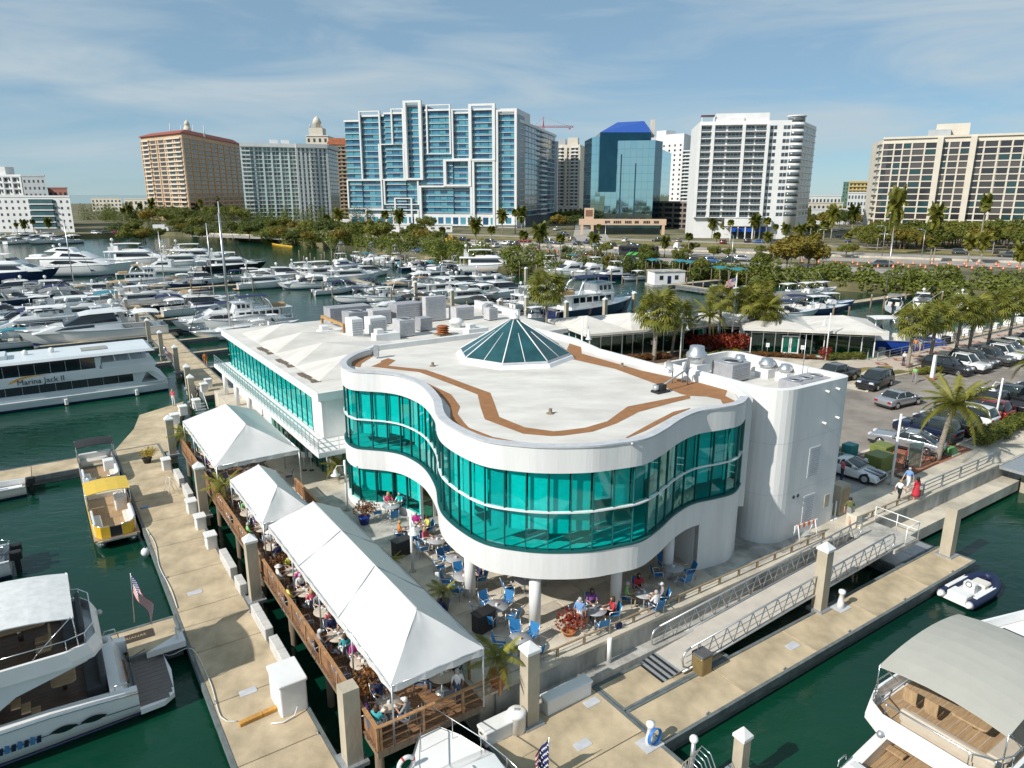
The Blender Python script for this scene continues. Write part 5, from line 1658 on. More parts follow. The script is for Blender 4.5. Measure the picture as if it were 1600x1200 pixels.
def b_sail(L=12.0,mh=17.0):
 B,H = L*0.30,L*0.10
 t = thing('sailing_yacht', 'x', 'boat')
 hull_parts(t,L,B,H,BH,GEL,rake=0.14,stern=0.7,full=1.9)
 z = H
 cabin(t, 'coachroof',[(-0.20*L,z - 0.1),(0.24*L,z),(0.18*L,z+0.42),(-0.18*L,z+0.6)],B*0.30,B*0.24,GEL,win=[[(-0.14*L,z+0.18),(0.14*L,z+0.18),(0.12*L,z+0.34),(-0.14*L,z+0.42)]])
 MB().cyl((0.06*L,0,z+0.4),(0.06*L,0,mh),0.13,0.09,8).build('mast',ALU,t)
 MB().cyl((0.06*L,0,z+1.5),(-0.36*L,0,z+1.6),0.09,0.08,6).build('boom',ALU,t)
 MB().tube([(0.05*L,0,z+1.72),(-0.15*L,0,z+1.78),(-0.34*L,0,z+1.72)],[0.2,0.18,0.1],7).build('sail_cover',BC,t)
 q = MB()
 for s in (-1,1):
  q.cyl((0.05*L,s*B*0.46,z),(0.06*L,0,mh*0.97),0.014,0.014,4); q.cyl((0.06*L,0,mh*0.55),(0.055*L,s*B*0.3,mh*0.56),0.03,0.02,4)
 q.cyl((0.49*L,0,z+0.3),(0.06*L,0,mh*0.98),0.04,0.03,5); q.cyl((-0.49*L,0,z),(0.06*L,0,mh*0.99),0.014,0.014,4)
 q.build('rigging',BLACK,t)
 canopy(t,-0.32*L,-0.16*L,B*0.3,z+1.0,BC,0.25,True,z, 'bimini')
 bowrail(t,L,B,H,0.2)
 return t
def b_trawler(L=14.0):
 B,H = L*0.29,L*0.13
 t = thing('trawler_yacht', 'x', 'boat')
 hull_parts(t,L,B,H,BH,GEL,rake=0.06,full=2.8,cockpit=(-L*0.48,-L*0.30))
 z = H
 cabin(t, 'saloon',[(-0.32*L,z - 0.3),(0.18*L,z),(0.17*L,z+1.5),(-0.32*L,z+1.5)],B*0.38,B*0.36,GEL,win=[[(-0.30*L+k*0.075*L,z+0.6),(-0.24*L+k*0.075*L,z+0.6),(-0.24*L+k*0.075*L,z+1.25),(-0.30*L+k*0.075*L,z+1.25)] for k in range(6)])
 cabin(t, 'pilothouse',[(-0.02*L,z+1.5),(0.20*L,z+1.2),(0.16*L,z+2.7),(-0.02*L,z+2.7)],B*0.33,B*0.30,GEL,win=[[(0.01*L+k*0.05*L,z+1.9),(0.045*L+k*0.05*L,z+1.9),(0.045*L+k*0.05*L,z+2.5),(0.01*L+k*0.05*L,z+2.5)] for k in range(3)])
 MB().bx(-0.46*L,0.02*L,-B*0.42,B*0.42,z+1.501,z+1.6).bx(-0.05*L,0.19*L,-B*0.34,B*0.34,z+2.701,z+2.78).build('boat_deck',GEL,t)
 canopy(t,-0.20*L,0.12*L,B*0.34,z+3.5,BC,0.25,True,z+1.6, 'bimini')
 MB().rbox(-0.42*L,-0.25*L,-B*0.25,B*0.1,z+1.62,z+2.15,0.3,n=3).build('tender_cover',CV['tan'],t)
 q = MB()
 for s in (-1,1): q.tube([(-0.24*L,s*B*0.36,z+1.6),(-0.2*L,s*B*0.35,z+2.8),(-0.14*L,s*B*0.28,z+3.5),(-0.12*L,0,z+3.6)],0.1,6)
 q.build('radar_arch',GEL,t)
 for s in (-1,1): MB().cyl((-0.45*L,s*B*0.4,z*0.5),(-0.45*L,s*B*0.4,z+1.55),0.05,0.05,5).build('stanchion',GEL,t)
 bowrail(t,L,B,H,-0.1,0.8)
 return t
def b_sportfish(L=14.0):
 B,H = L*0.30,L*0.12
 t = thing('sportfishing_boat', 'x', 'boat')
 hull_parts(t,L,B,H,BH,GEL,full=2.6,cockpit=(-L*0.48,-L*0.16))
 z = H
 cabin(t, 'saloon',[(-0.16*L,z - 0.3),(0.30*L,z+0.2),(0.12*L,z+1.5),(-0.16*L,z+1.6)],B*0.40,B*0.34,GEL,win=[[(-0.1*L,z+0.6),(0.14*L,z+0.6),(0.08*L,z+1.25),(-0.1*L,z+1.3)]])
 for y in (-0.22,0.0,0.22):
  MB().side([(0.135*L,z+1.42),(0.24*L,z+0.66),(0.243*L,z+0.70),(0.142*L,z+1.46)],B*0.085).build('windscreen',DARKWIN,t,(0,y*B,0))
 cabin(t, 'flybridge',[(-0.17*L,z+1.6),(0.10*L,z+1.55),(0.06*L,z+2.3),(-0.02*L,z+2.3),(-0.04*L,z+1.9),(-0.17*L,z+1.9)],B*0.36,B*0.32,GEL)
 canopy(t,-0.14*L,0.06*L,B*0.32,z+3.7,BC,0.15,True,z+1.8, 'bimini')
 q = MB()
 for s in (-1,1):
  for x in (-0.12*L,0.04*L): q.cyl((x,s*B*0.3,z+3.8),(x*0.5,s*B*0.13,z+6.6),0.035,0.03,5)
  for h in (4.6,5.4): q.cyl((-0.1*L,s*B*0.25,z+h),(0.03*L,s*B*0.25,z+h),0.025,0.025,4)
  q.cyl((-0.05*L,s*B*0.36,z+1.9),(-0.3*L,s*B*0.6,z+7.5),0.03,0.015,4)
 q.bx(-0.07*L,0.03*L,-B*0.17,B*0.17,z+6.6,z+6.7).bx(-0.04*L,0.0,-B*0.1,B*0.1,z+6.7,z+7.2)
 q.build('tuna_tower',ALU,t)
 bowrail(t,L,B,H)
 return t
PROTO = dict(cruiser=(b_cruiser(),11.0),hardtop=(b_hardtop(),13.0),motor=(b_motor(),16.0),mega=(b_mega(),26.0),console=(b_console(),8.5),bow=(b_bowrider(),7.0),cover=(b_covered(),9.0),sail=(b_sail(),12.0),trawler=(b_trawler(),14.0),fish=(b_sportfish(),14.0))
HULLS = dict(w=GEL,n=NAVY,k=BLACKGEL,g=GREYGEL,b=ROYAL,c=CREAMGEL)
HN = dict(w='white',n='navy-hulled',k='black-hulled',g='grey',b='blue-hulled',c='cream')
KN = dict(cruiser='express cruiser',hardtop='hardtop cruiser',motor='flybridge motor yacht',mega='super yacht',console='centre console',bow='bowrider',cover='covered boat',sail='sailing yacht',trawler='trawler yacht',fish='sportfishing boat')
ZONES = {}
def boat(zone,px,py,kind,L,hd,hl='w',cv='white',z=-2.0):
 pr,L0 = PROTO[kind]
 p = at(px,py,z)
 o = dup(pr,p,R(hd),scale=L/L0,recol={'BASE_HULL': HULLS[hl], 'BASE_CANVAS': CV[cv]})
 o['group'] = 'boats moored in the marina'
 ZONES.setdefault(zone,[]).append((px,o,f'{HN[hl]} {KN[kind]}'+('' if kind in ('mega',) else f' with {cv} canvas') if cv != 'white' else f'{HN[hl]} {KN[kind]}'))
U,D = 34,214
for a in (('far yachts',132,431, 'mega',27,8),('far yachts',20,441, 'motor',22,10, 'n'),('far yachts',222,417, 'motor',22,12),('far yachts',292,418, 'motor',17,20),('far yachts',312,411, 'motor',19,15),('far yachts',345,424, 'hardtop',14,18),
   ('far yachts',368,424, 'motor',17,22, 'k'),('far yachts',258,426, 'fish',14,190, 'w', 'tan'),('far yachts',398,438, 'hardtop',13,30, 'w', 'navy'),('far yachts',418,450, 'motor',13,30),('far yachts',446,438, 'hardtop',14,24, 'g'),('far yachts',476,451, 'cruiser',12,200),
   ('far yachts',484,434, 'motor',13,30),('far yachts',512,437, 'motor',15,34, 'w', 'white'),('far yachts',536,424, 'fish',13,34),('far yachts',552,440, 'motor',14,30, 'w', 'navy'),('far yachts',578,432, 'hardtop',12,34),
   ('middle dock',228,447, 'trawler',13,28, 'w', 'tan'),('middle dock',262,449, 'sail',9,206, 'w', 'tan'),('middle dock',292,449, 'bow',8,214, 'n', 'navy'),('middle dock',318,445, 'hardtop',13,30),('middle dock',180,445, 'bow',7,20, 'w', 'black'),('middle dock',150,448, 'bow',7,200, 'w', 'navy')):
 boat(*a)
for a in ((28,478, 'cruiser',13,U, 'n', 'grey'),(66,470, 'cruiser',12,D, 'w', 'navy'),(20,462, 'hardtop',13,D, 'w', 'navy'),(45,455, 'cruiser',11,U, 'w', 'grey'),(90,460, 'hardtop',13,U, 'w', 'grey'),(120,477, 'cruiser',14,U, 'g', 'grey'),(112,458, 'sail',11,U, 'w', 'navy'),(150,489, 'console',10,U, 'w', 'white'),
   (60,492, 'console',11,D, 'n', 'white'),(10,500, 'cruiser',13,U, 'w', 'white'),(196,478, 'cruiser',12,U, 'w', 'teal'),(232,479, 'motor',13,U, 'w', 'white'),(95,497, 'covr' if 0 else 'cover',12,D, 'w', 'white'),(140,506, 'motor',15,U, 'w', 'white'),(70,512, 'console',9,D, 'w', 'teal'),(28,516, 'cruiser',14,D, 'w', 'navy'),
   (170,516, 'trawler',12,D, 'w', 'grey'),(52,530, 'motor',15,D, 'w', 'white'),(150,535, 'hardtop',19,D, 'w', 'white'),(5,545, 'bow',9,D, 'w', 'teal'),(160,462, 'hardtop',11,U, 'w', 'tan'),(205,458, 'cruiser',11,U, 'w', 'tan')):
 boat('left slips', *a)
for a in ((258,476, 'motor',12,U, 'w', 'tan'),(285,482, 'cruiser',11,U, 'k', 'navy'),(320,490, 'hardtop',14,U, 'w', 'white'),(330,474, 'sail',11,U, 'w', 'navy'),(352,503, 'sail',14,U, 'w', 'navy'),(345,516, 'motor',14,D, 'w', 'navy'),(370,528, 'sail',13,D, 'w', 'white'),(392,515, 'trawler',14,D, 'w', 'navy'),(425,518, 'console',9,U, 'w', 'white'),(300,466, 'covered' if 0 else 'cover',9,U, 'w', 'tan')):
 boat('right slips', *a)
for a in ((522,459, 'console',9,U, 'w', 'navy'),(560,473, 'console',10,200, 'w', 'navy'),(598,472, 'console',10,200, 'w', 'white'),(548,455, 'cruiser',10,U, 'w', 'navy'),(590,452, 'bow',9,U, 'w', 'navy'),(602,460, 'cruiser',10,205, 'w', 'tan'),(640,447, 'cruiser',12,D, 'c', 'white'),(664,443, 'motor',13,D, 'w', 'navy'),(628,486, 'cruiser',12,200, 'w', 'black'),
   (655,465, 'fish',11,D, 'c', 'tan'),(690,478, 'console',10,U, 'w', 'white'),(700,462, 'motor',13,U, 'w', 'white'),(724,452, 'hardtop',13,U, 'g', 'white'),(735,474, 'motor',13,30, 'c', 'white'),(770,487, 'cruiser',12,U, 'c', 'black'),(788,466, 'hardtop',15,U, 'w', 'white'),(770,448, 'motor',13,U, 'c', 'tan'),(766,426, 'motor',20,4, 'w', 'white'),(748,494, 'bow',8,D, 'w', 'white'),(668,496, 'bow',8,D, 'w', 'teal'),
   (812,495, 'bow',8,D, 'w', 'white'),(832,505, 'console',9,D, 'w', 'white'),(880,478, 'hardtop',15,U, 'w', 'lightblue'),(845,482, 'motor',14,U, 'w', 'white'),(924,497, 'trawler',19,U, 'n', 'navy')):
 boat('centre slips', *a)
for a in ((857,428, 'fish',13,100, 'w', 'white'),(893,433, 'fish',15,205, 'w', 'teal'),(925,435, 'fish',14,205, 'w', 'white'),(958,437, 'fish',12,205, 'n', 'white'),(990,438, 'bow',8,D, 'w', 'white'),(1115,462, 'bow',7,240, 'w', 'white'),(1140,458, 'console',8,240, 'w', 'teal'),(1165,465, 'console',8,214, 'w', 'white')):
 boat('fishing quay', *a)
for a in ((1212,478, 'cover',13,10, 'g', 'grey',-1.2),(1232,468, 'console',11,U, 'w', 'white'),(1262,466, 'console',11,U, 'w', 'white'),(1285,462, 'console',10,U, 'w', 'white'),(1298,483, 'console',10,12, 'b', 'white',-1.6),(1255,487, 'bow',10,8, 'w', 'navy',-1.2),(1235,497, 'bow',10,8, 'w', 'navy',-1.0),(1280,492, 'console',11,10, 'n', 'white',-1.2)):
 boat('lift row', *a)
for a in ((1396,481, 'bow',9,60, 'g', 'grey',-1.4),(1440,478, 'hardtop',11,60, 'w', 'black',-1.4),(1500,477, 'hardtop',10,60, 'w', 'black',-1.4),(1585,482, 'console',11,60, 'w', 'lightblue',-1.4),(1372,548, 'console',15,176, 'b', 'white',-1.2),(1478,522, 'cover',11,U, 'w', 'green',-1.2),(1500,516, 'cover',10,U, 'w', 'teal',-1.2),(1430,556, 'bow',8,D, 'w', 'navy')):
 boat('promenade basin', *a)
for i in range(34):
 px = 560+(i*37 % 190)+rng.uniform(-4,4)
 boat('shore slips',px,406+(i % 5)*5.2+rng.uniform(-1,1),('console', 'bow', 'console', 'cruiser', 'fish', 'cover')[i % 6],rng.uniform(7.5,11),rng.choice((34,214,124)), 'w' if i % 7 else ('n', 'b')[i % 2],('white', 'white', 'navy', 'teal', 'white', 'grey', 'tan')[i % 7])
for i in range(9):
 boat('far left quay',4+i*12.5,376+(i % 3)*2.4,('motor', 'hardtop', 'cruiser')[i % 3],rng.uniform(10,15),rng.choice((70,250)), 'w', 'white')
WHERE = {'far yachts': 'in the far yacht row', 'middle dock': 'on the far dock', 'left slips': 'left of the marina dock', 'right slips': 'right of the marina dock', 'centre slips': 'behind the skylight',
   'fishing quay': 'by the white hut', 'lift row': 'on the boat lifts', 'promenade basin': 'beyond the promenade', 'shore slips': 'below the shore trees', 'far left quay': 'at the far-left shore'}
for zn,L_ in ZONES.items():
 L_.sort(key=lambda q: q[0])
 for i,(px,o,ds) in enumerate(L_):
  o['label'] = f'{ds}, {nth(i + 1)} boat from left {WHERE[zn]}'
for pr, _ in PROTO.values():
 remove_tree(pr)
p = at(1040,446,-2)
t = thing('floating_hut', 'white floating hut with a flat grey roof beside the fishing boats', 'hut',p,R(12))
MB().bx(-4.2,4.2,-2.6,2.6,0,0.5).build('pontoon',CONCG,t); MB().bx(-3.8,3.8,-2.2,2.2,0.5,3.4).build('wall',WHITE,t); MB().bx(-4.0,4.0,-2.4,2.4,3.401,3.6).build('roof',CONCG,t)
for x in (-2.6,1.2):
 w = MB().bx(x,x+0.9,-2.24,-2.19,1.6,2.6).build('window',DARKWIN,t); MB().bx(x - 0.06,x+0.96,-2.22,-2.2,1.5,1.59).build('sill',WHITE,w)
MB().bx(-0.6,0.3,-2.24,-2.19,0.55,2.5).build('door',NAVY,t)
for y in (-1.2,0.8): MB().bx(3.79,3.83,y,y+0.8,1.6,2.5).build('window',DARKWIN,t)
k = 0
for px,py in ((1020,432),(1078,436),(1124,447),(1151,450),(1062,434)):
 k += 1
 t = thing('lift_canopy',f'{nth(k)} teal boat-lift canopy from the left by the far pier', 'canopy',at(px,py,-2),R(20), 'teal lift canopies')
 for x in (-1.3,1.3):
  for y in (-1.6,1.6): MB().cyl((x,y,0),(x,y,4.2),0.1,0.1,6).build('post',WOODP,t)
 canopy(t,-1.7,1.7,2.0,4.2,CV['teal'],0.5,False)
# ================================================================== the boats close by
def flag(name,label,loc,rz,w,h,droop=0.5,staff=2.2,kind='us',tilt=0.0,sm=None,can=(7,5)):
 t = thing(name,label, 'flag',loc,rz)
 MB().cyl((0,0,0),(tilt*staff,0,staff),0.025,0.018,6).build('staff',sm or CHROME,t)
 FW = mat('flag_white',(0.75,0.74,0.72),0.8,var=0.05); FRd = mat('flag_red',(0.42,0.02,0.03),0.8,var=0.05); FB = mat('flag_blue',(0.012,0.02,0.12),0.8,var=0.05)
 nx,nz = 12,13
 def P_(i,j):
  x = w*i/nx
  s = i/nx
  return (tilt*staff+x*(1 - droop*0.55),0.09*math.sin(s*8+j*0.25)*(0.3+s),staff - 0.05 - h*j/nz - droop*x*0.9)
 V = [P_(i,j) for j in range(nz+1) for i in range(nx+1)]
 if kind=='us':
  for j in range(nz):
   q = MB()
   for i in range(nx):
    if j<can[0] and i<can[1]: continue
    a = j*(nx+1)+i
    q.add([V[a],V[a+1],V[a+nx+2],V[a+nx+1]],[(0,1,2,3)])
   q.build('stripe',FRd if j % 2==0 else FW,t)
  q = MB()
  for j in range(can[0]):
   for i in range(can[1]):
    a = j*(nx+1)+i
    q.add([V[a],V[a+1],V[a+nx+2],V[a+nx+1]],[(0,1,2,3)])
  c = q.build('canton',FB,t)
  q = MB()
  for r in range(5):
   for k in range(6):
    i,j = (k+0.5)*can[1]/6,(r+0.7)*can[0]/5.2
    p = Vector(P_(i,j)); d = 0.018*h/0.6
    for s in (-1,1):
     q.add([(p.x - d,p.y+s*0.012,p.z - d),(p.x+d,p.y+s*0.012,p.z - d),(p.x,p.y+s*0.012,p.z+d*1.3)],[(0,1,2)])
  q.build('stars',FW,c)['kind'] = 'stuff'
 else:
  q = MB()
  for j in range(nz):
   for i in range(nx):
    a = j*(nx+1)+i
    q.add([V[a],V[a+1],V[a+nx+2],V[a+nx+1]],[(0,1,2,3)])
  q.build('cloth',FW if kind=='white' else FRd,t)
 return t
def yacht(label,loc,rz,cush,floor,plat,bim,side_art):
 t = thing('motor_yacht',label, 'boat',loc,rz)
 L,W = 21.0,2.35
 rings = []
 for i in range(15):
  k = i/14
  x = L*k
  w = W*(0.93+0.07*min(1,k/0.2))*(1 - max(0,(k - 0.45)/0.55) ** 2.4)
  w = max(w,0.04)
  sh = 1.75+0.9*k ** 1.6+(0.0 if k>0.12 else -0.25*(1 - k/0.12))
  q = max(0,(k - 0.6)/0.4)
  rings.append([(x,w,sh),(x,w*1.0,sh*0.6),(x - 1.6*q*q,w*(0.93 - 0.2*q),0.35),(x - 2*q*q,0.02,-0.6),(x - 1.6*q*q,-w*(0.93 - 0.2*q),0.35),(x,-w,sh*0.6),(x,-w,sh)])
 q = MB(); q.loft(rings,0,closed=False,smooth=True); q.add(rings[0],[tuple(range(7))]); q.build('hull',GEL,t)
 for s in (0,6):
  sg = 1 if s==0 else -1
  q = MB(); q.tube([(r[s][0],r[s][1]+0.02*sg,r[s][2] - 0.12) for r in rings],0.05,6); q.build('rub_rail',CHROME,t)
  q = MB(); q.tube([(r[s][0],r[s][1]*1.004,r[s][2]*0.52) for r in rings],0.016,5); q.build('style_line',NAVY,t)
  q = MB(); q.tube([(r[s][0],r[s][1]*0.955,0.30) for r in rings],0.05,5); q.build('boot_stripe',NAVY,t)
  q = MB(); q.loft([[(r[s][0],r[s][1],r[s][2] - 0.01),(r[s][0],r[s][1] - sg*min(0.38,abs(r[s][1])*0.9),r[s][2] - 0.02),(r[s][0],r[s][1] - sg*min(0.38,abs(r[s][1])*0.9),r[s][2] - 0.6),(r[s][0],r[s][1] - sg*0.03,r[s][2] - 0.6)] for r in rings]); q.build('side_deck',GEL,t)
  for x0 in (1.15,2.15):
   n = 14
   lens = []
   for a in range(n+1):
    u_ = a/n
    lens.append((x0+0.95*u_,0.15*math.sin(math.pi*u_) ** 0.8))
   up_,lo_ = [(x,W*sg*1.012,1.0+z) for x,z in lens],[(x,W*sg*0.995,1.0 - z) for x,z in lens][::-1]
   q = MB(); q.add(up_+lo_[1:-1],[tuple(range(len(up_)+len(lo_) - 2))]); q.build('hull_window',DARKWIN,t)
  if side_art:
   BL = mat('pale_blue_vinyl',(0.06,0.20,0.42),0.4)
   for k in range(7):
    MB().add([(3.4+k*.2,sg*W*1.012, .8),(3.55+k*.2,sg*W*1.012, .8),(3.5+k*.2,sg*W*1.012,1.1+.06*(k % 2)),(3.36+k*.2,sg*W*1.012,1.1)],[(0,1,2,3)]).build('hull_letter',BL if k % 2 else NAVY,t)
 q = MB()
 for a,b in zip(rings[8:],rings[9:]):
  q.add([(a[0][0],a[0][1] - 0.03,a[0][2] - 0.03),(a[6][0],a[6][1]+0.03,a[6][2] - 0.03),(b[6][0],b[6][1]+0.03,b[6][2] - 0.03),(b[0][0],b[0][1] - 0.03,b[0][2] - 0.03)],[(0,1,2,3)])
 q.build('foredeck',GEL,t)
 pl = [(0.0,2.15),(-0.9,2.1),(-1.35,1.75),(-1.5,0),(-1.35,-1.75),(-0.9,-2.1),(0.0,-2.15)]
 MB().prism(pl,0.28,0.50).build('swim_platform',GEL,t)
 n = 13
 for k in range(n):
  y0,y1 = -1.95+3.9*k/n,-1.95+3.9*(k+1)/n
  xe = -1.36+0.5*max(0,abs((y0+y1)/2) - 1.3) ** 1.2
  MB().bx(xe,-0.02,y0+0.012,y1 - 0.012,0.501,0.515).build('plank',plat,t)
 MB().side([(0.0,0.5),(0.95,1.2),(0.95,1.85),(0.55,1.9)],1.95).build('transom',GEL,t)
 lettering('name_letters', 'MARIANAS' if side_art else 'SEA ROSE',0.36,mat('copper_letters',(0.42,0.20,0.09),0.3,0.6),t,plane_mtx((0.235,0,1.15),(0,-1,0),(0.38,0,0.92)),0.02) if side_art else None
 nb = 16
 for k in range(nb):
  y0 = -1.95+3.9*k/nb
  MB().bx(0.96,5.2,y0+0.006,y0+3.9/nb - 0.006,1.12,1.15).build('plank',floor,t)
 MB().bx(0.9,5.2,-1.97,1.97,0.9,1.11).build('cockpit_base',GEL,t)
 MB().rbox(0.98,1.75,-1.5,1.1,1.151,1.55,0.1).build('sofa_seat',cush,t); MB().rbox(0.96,1.2,-1.5,1.1,1.551,2.0,0.08).build('sofa_back',cush,t)
 MB().rbox(2.0,2.9,-0.9,0.7,1.82,1.88,0.2).build('cockpit_table',TEAK,t); MB().cyl((2.45,-0.1,1.15),(2.45,-0.1,1.82),0.08,0.08,8).build('table_leg',CHROME,t)
 for k in range(7):
  MB().bx(3.0+k*0.28,3.3+k*0.28,1.3,1.95,1.3+k*0.31,1.36+k*0.31).build('stair_tread',TEAK,t)
 c = MB().side([(5.2,1.1),(15.2,2.2),(12.0,3.5),(5.2,3.5)],1.86,0,1.7).build('saloon',GEL,t)
 for sg in (-1,1):
  MB().add([(5.6,sg*1.83,2.2),(12.8,sg*1.8,2.35),(11.6,sg*1.74,3.3),(5.6,sg*1.74,3.3)],[(0,1,2,3)]).build('window',DARKWIN,c)
 MB().bx(5.17,5.2,-1.4,1.4,1.2,3.2).build('saloon_door',DARKWIN,c)
 MB().side([(12.05,3.5),(15.1,2.3),(15.12,2.36),(12.1,3.56)],1.5).build('windscreen',DARKWIN,t)
 for sg in (-1,1):
  q = MB(); q.prism([(0,0)]*0 or [(1.5,3.46),(7.0,3.46),(7.6,1.7),(5.6,1.75),(3.9,2.85),(2.3,3.25)],sg*2.08 - 0.05,sg*2.08+0.05)
  q.v = [(x,z,y) for x,y,z in q.v]
  q.build('side_wing',GEL,t)
 fb = [(0.9,1.4),(1.25,2.0),(2.0,2.25),(9.5,2.15),(12.2,1.4),(12.6,0),(12.2,-1.4),(9.5,-2.15),(2.0,-2.25),(1.25,-2.0),(0.9,-1.4)]
 MB().prism(fb,3.47,3.66).build('flybridge_deck',GEL,t)
 fi = [(x if x>5 else x+0.18,y*0.94) for x,y in fb]
 q = MB(); q.loft([[(x,y,3.661) for x,y in fb],[(x+(0.2 if x<3 else 0),y*1.0,4.12) for x,y in fb],[(x,y,4.12) for x,y in fi],[(x,y,3.68) for x,y in fi]],cap=False); q.build('flybridge_coaming',GEL,t)
 for k in range(12):
  y0 = -1.95+3.9*k/12
  MB().bx(1.5,8.6,y0+0.008,y0+3.9/12 - 0.008,3.662,3.675).build('plank',floor,t)
 MB().rbox(1.55,2.2,-1.9,1.0,3.68,4.05,0.1).build('sofa_seat',cush,t); MB().rbox(1.42,1.62,-1.9,1.0,4.051,4.42,0.08).build('sofa_back',cush,t)
 MB().rbox(2.2,5.2,-1.95,-1.35,3.68,4.05,0.1).build('sofa_seat',cush,t); MB().rbox(5.9,7.6,-1.9,-0.2,3.68,4.1,0.12).build('sunbed',cush,t)
 MB().rbox(2.7,4.5,-1.1,0.0,4.32,4.38,0.15).build('dining_table',TEAK,t); MB().cyl((3.6,-0.5,3.68),(3.6,-0.5,4.32),0.1,0.1,8).build('table_leg',CHROME,t)
 MB().bx(3.3,3.9,-0.75,-0.4,4.381,4.41).build('tray',BLACK,t)
 MB().rbox(4.6,6.4,1.3,1.95,3.68,4.6,0.1).build('wet_bar',GEL,t)
 MB().side([(8.4,3.68),(9.6,3.68),(9.3,4.5),(8.7,4.6)],1.1).build('helm_console',BLACK,t)
 for y in (0.3,1.0):
  MB().rbox(2.6,3.1,y,y+0.45,3.95,4.05,0.05).build('chair_seat',TEAK,t); MB().bx(2.55,2.62,y,y+0.45,4.06,4.5).build('chair_back',TEAK,t)
 q = MB()
 rail = [(5.0,2.08,4.55),(2.1,2.12,4.55),(1.45,1.9,4.55),(1.12,1.3,4.55),(1.12,-1.3,4.55),(1.45,-1.9,4.55),(2.1,-2.12,4.55),(5.0,-2.08,4.55)]
 q.tube(rail,0.025,6)
 for p in rail: q.cyl((p[0],p[1],4.1),p,0.018,0.018,5)
 q.build('flybridge_rail',CHROME,t)
 for y in (-1.2,1.2):
  MB().ball((0.82,y,3.56),0.13,8,4).build('stern_speaker',GALV,t)
 rg = []
 for k in range(9):
  x = 1.7+5.6*k/8
  up_ = 0.32*(1 - ((k - 4)/4) ** 2)
  rg.append([(x,y*2.0,5.35+up_+0.22*(1 - y*y)) for y in (-1,-0.6,-0.2,0.2,0.6,1)]+[(x,y*2.0,5.31+up_+0.22*(1 - y*y)) for y in (1,0.6,0.2,-0.2,-0.6,-1)])
 MB().loft(rg,smooth=False).build('bimini',bim,t)
 for sg in (-1,1):
  for x0,x1 in ((1.7,1.75),(3.2,1.8),(4.6,4.5),(6.4,7.2)):
   MB().cyl((x0,sg*1.98,4.1),(x1,sg*1.98,5.4),0.022,0.022,5).build('bimini_pole',CHROME,t)
 for sg in (-1,1):
  MB().tube([(0.3,sg*2.2,1.75),(0.35,sg*2.2,2.0),(0.75,sg*2.2,2.0),(0.8,sg*2.2,1.8)],0.03,5).build('cleat_rail',CHROME,t)
  q = MB(); q.tube([(r[0][0],sg*(r[0][1] - 0.1),r[0][2]+0.75) for r in rings[5:]],0.025,5)
  for r in rings[5:]: q.cyl((r[0][0],sg*max(0.02,r[0][1] - 0.1),r[0][2] - 0.03),(r[0][0],sg*max(0.02,r[0][1] - 0.1),r[0][2]+0.75),0.018,0.018,5)
  q.build('bow_rail',CHROME,t)
 return t
DGREY = mat('charcoal_cushion',(0.06,0.065,0.07),0.8,var=0.1); TANC = mat('tan_cushion',(0.50,0.43,0.34),0.8,var=0.06)
KHAKI = mat('khaki_canvas',(0.42,0.41,0.36),0.85,var=0.04,scale=1)
yacht('large white motor yacht berthed stern-to at left with grey teak platform and white bimini',S(-12.9,11.75,-2),SA+math.pi,DGREY,mat('brown_teak',(0.14,0.085,0.055),0.6,var=0.2,scale=2),TEAKG,CV['white'],True)
yacht('cream-trimmed motor yacht with khaki bimini at the lower right corner',S(6.5,-11.0,-2.05),SA,TANC,TEAK,TEAK,KHAKI,False)
flag('boat_flag', 'two-lobed flag with stripes drooping from the yacht stern at left',S(-12.4,14.4,-0.2),R(-25),1.9,1.0,0.75,2.6, 'us',0.1)
flag('boat_flag', 'striped flag above the tour boat stern',S(-2.9,66.5,0.4),R(20),1.5,0.9,0.9,2.4)
TB = thing('tour_boat', 'long two-deck white tour boat with dark window bands and lettered side', 'boat',S(-3.2,67.2,-2),SA+math.pi)
LB,WB = 34.0,3.0
rg = []
for i in range(15):
 k = i/14
 x = LB*k
 w = WB*(0.90+0.10*min(1,k/0.08))*(1 - max(0,(k - 0.7)/0.3) ** 2.5)
 w = max(w,0.1)
 rg.append([(x,w,1.35),(x,w*1.02,0.8),(x,w*0.97,0.2),(x,0.05,-0.8),(x,-w*0.97,0.2),(x,-w*1.02,0.8),(x,-w,1.35)])
TBW = mat('tour_boat_white',(0.64,0.68,0.70),0.35,var=0.05,scale=0.5)
q = MB(); q.loft(rg,0,closed=False); q.add(rg[0],[tuple(range(7))]); q.build('hull',TBW,TB)
q = MB(); q.loft([[(r[0][0],r[0][1]*0.975,0.05),(r[0][0],r[0][1]*0.99,0.26),(r[0][0],-r[0][1]*0.99,0.26),(r[0][0],-r[0][1]*0.975,0.05)] for r in rg],closed=False); q.build('boot_stripe',NAVY,TB)
MB().bx(0.3,LB*0.72,-WB,WB,1.25,1.36).build('main_deck',TBW,TB)
q = MB()
for sg in (-1,1): q.tube([(r[0][0],sg*(r[0][1]+0.03),0.95) for r in rg],0.07,6)
q.build('rub_rail',WHITE,TB)
MB().side([(2.6,1.36),(LB*0.74,1.36),(LB*0.72,2.5),(2.0,2.5)],WB*0.96).build('lower_saloon',TBW,TB)
MB().side([(1.4,2.5),(LB*0.78,2.5),(LB*0.76,3.35),(0.9,3.35)],WB*1.02).build('side_band',TBW,TB)
MB().side([(6.3,3.35),(LB*0.70,3.35),(LB*0.66,4.6),(6.0,4.6)],WB*0.95).build('upper_saloon',TBW,TB)
MB().side([(0.9,4.75),(LB*0.70,4.75),(LB*0.66,4.98),(1.3,5.02)],WB*1.03,0,WB*0.97).build('roof',TBW,TB)
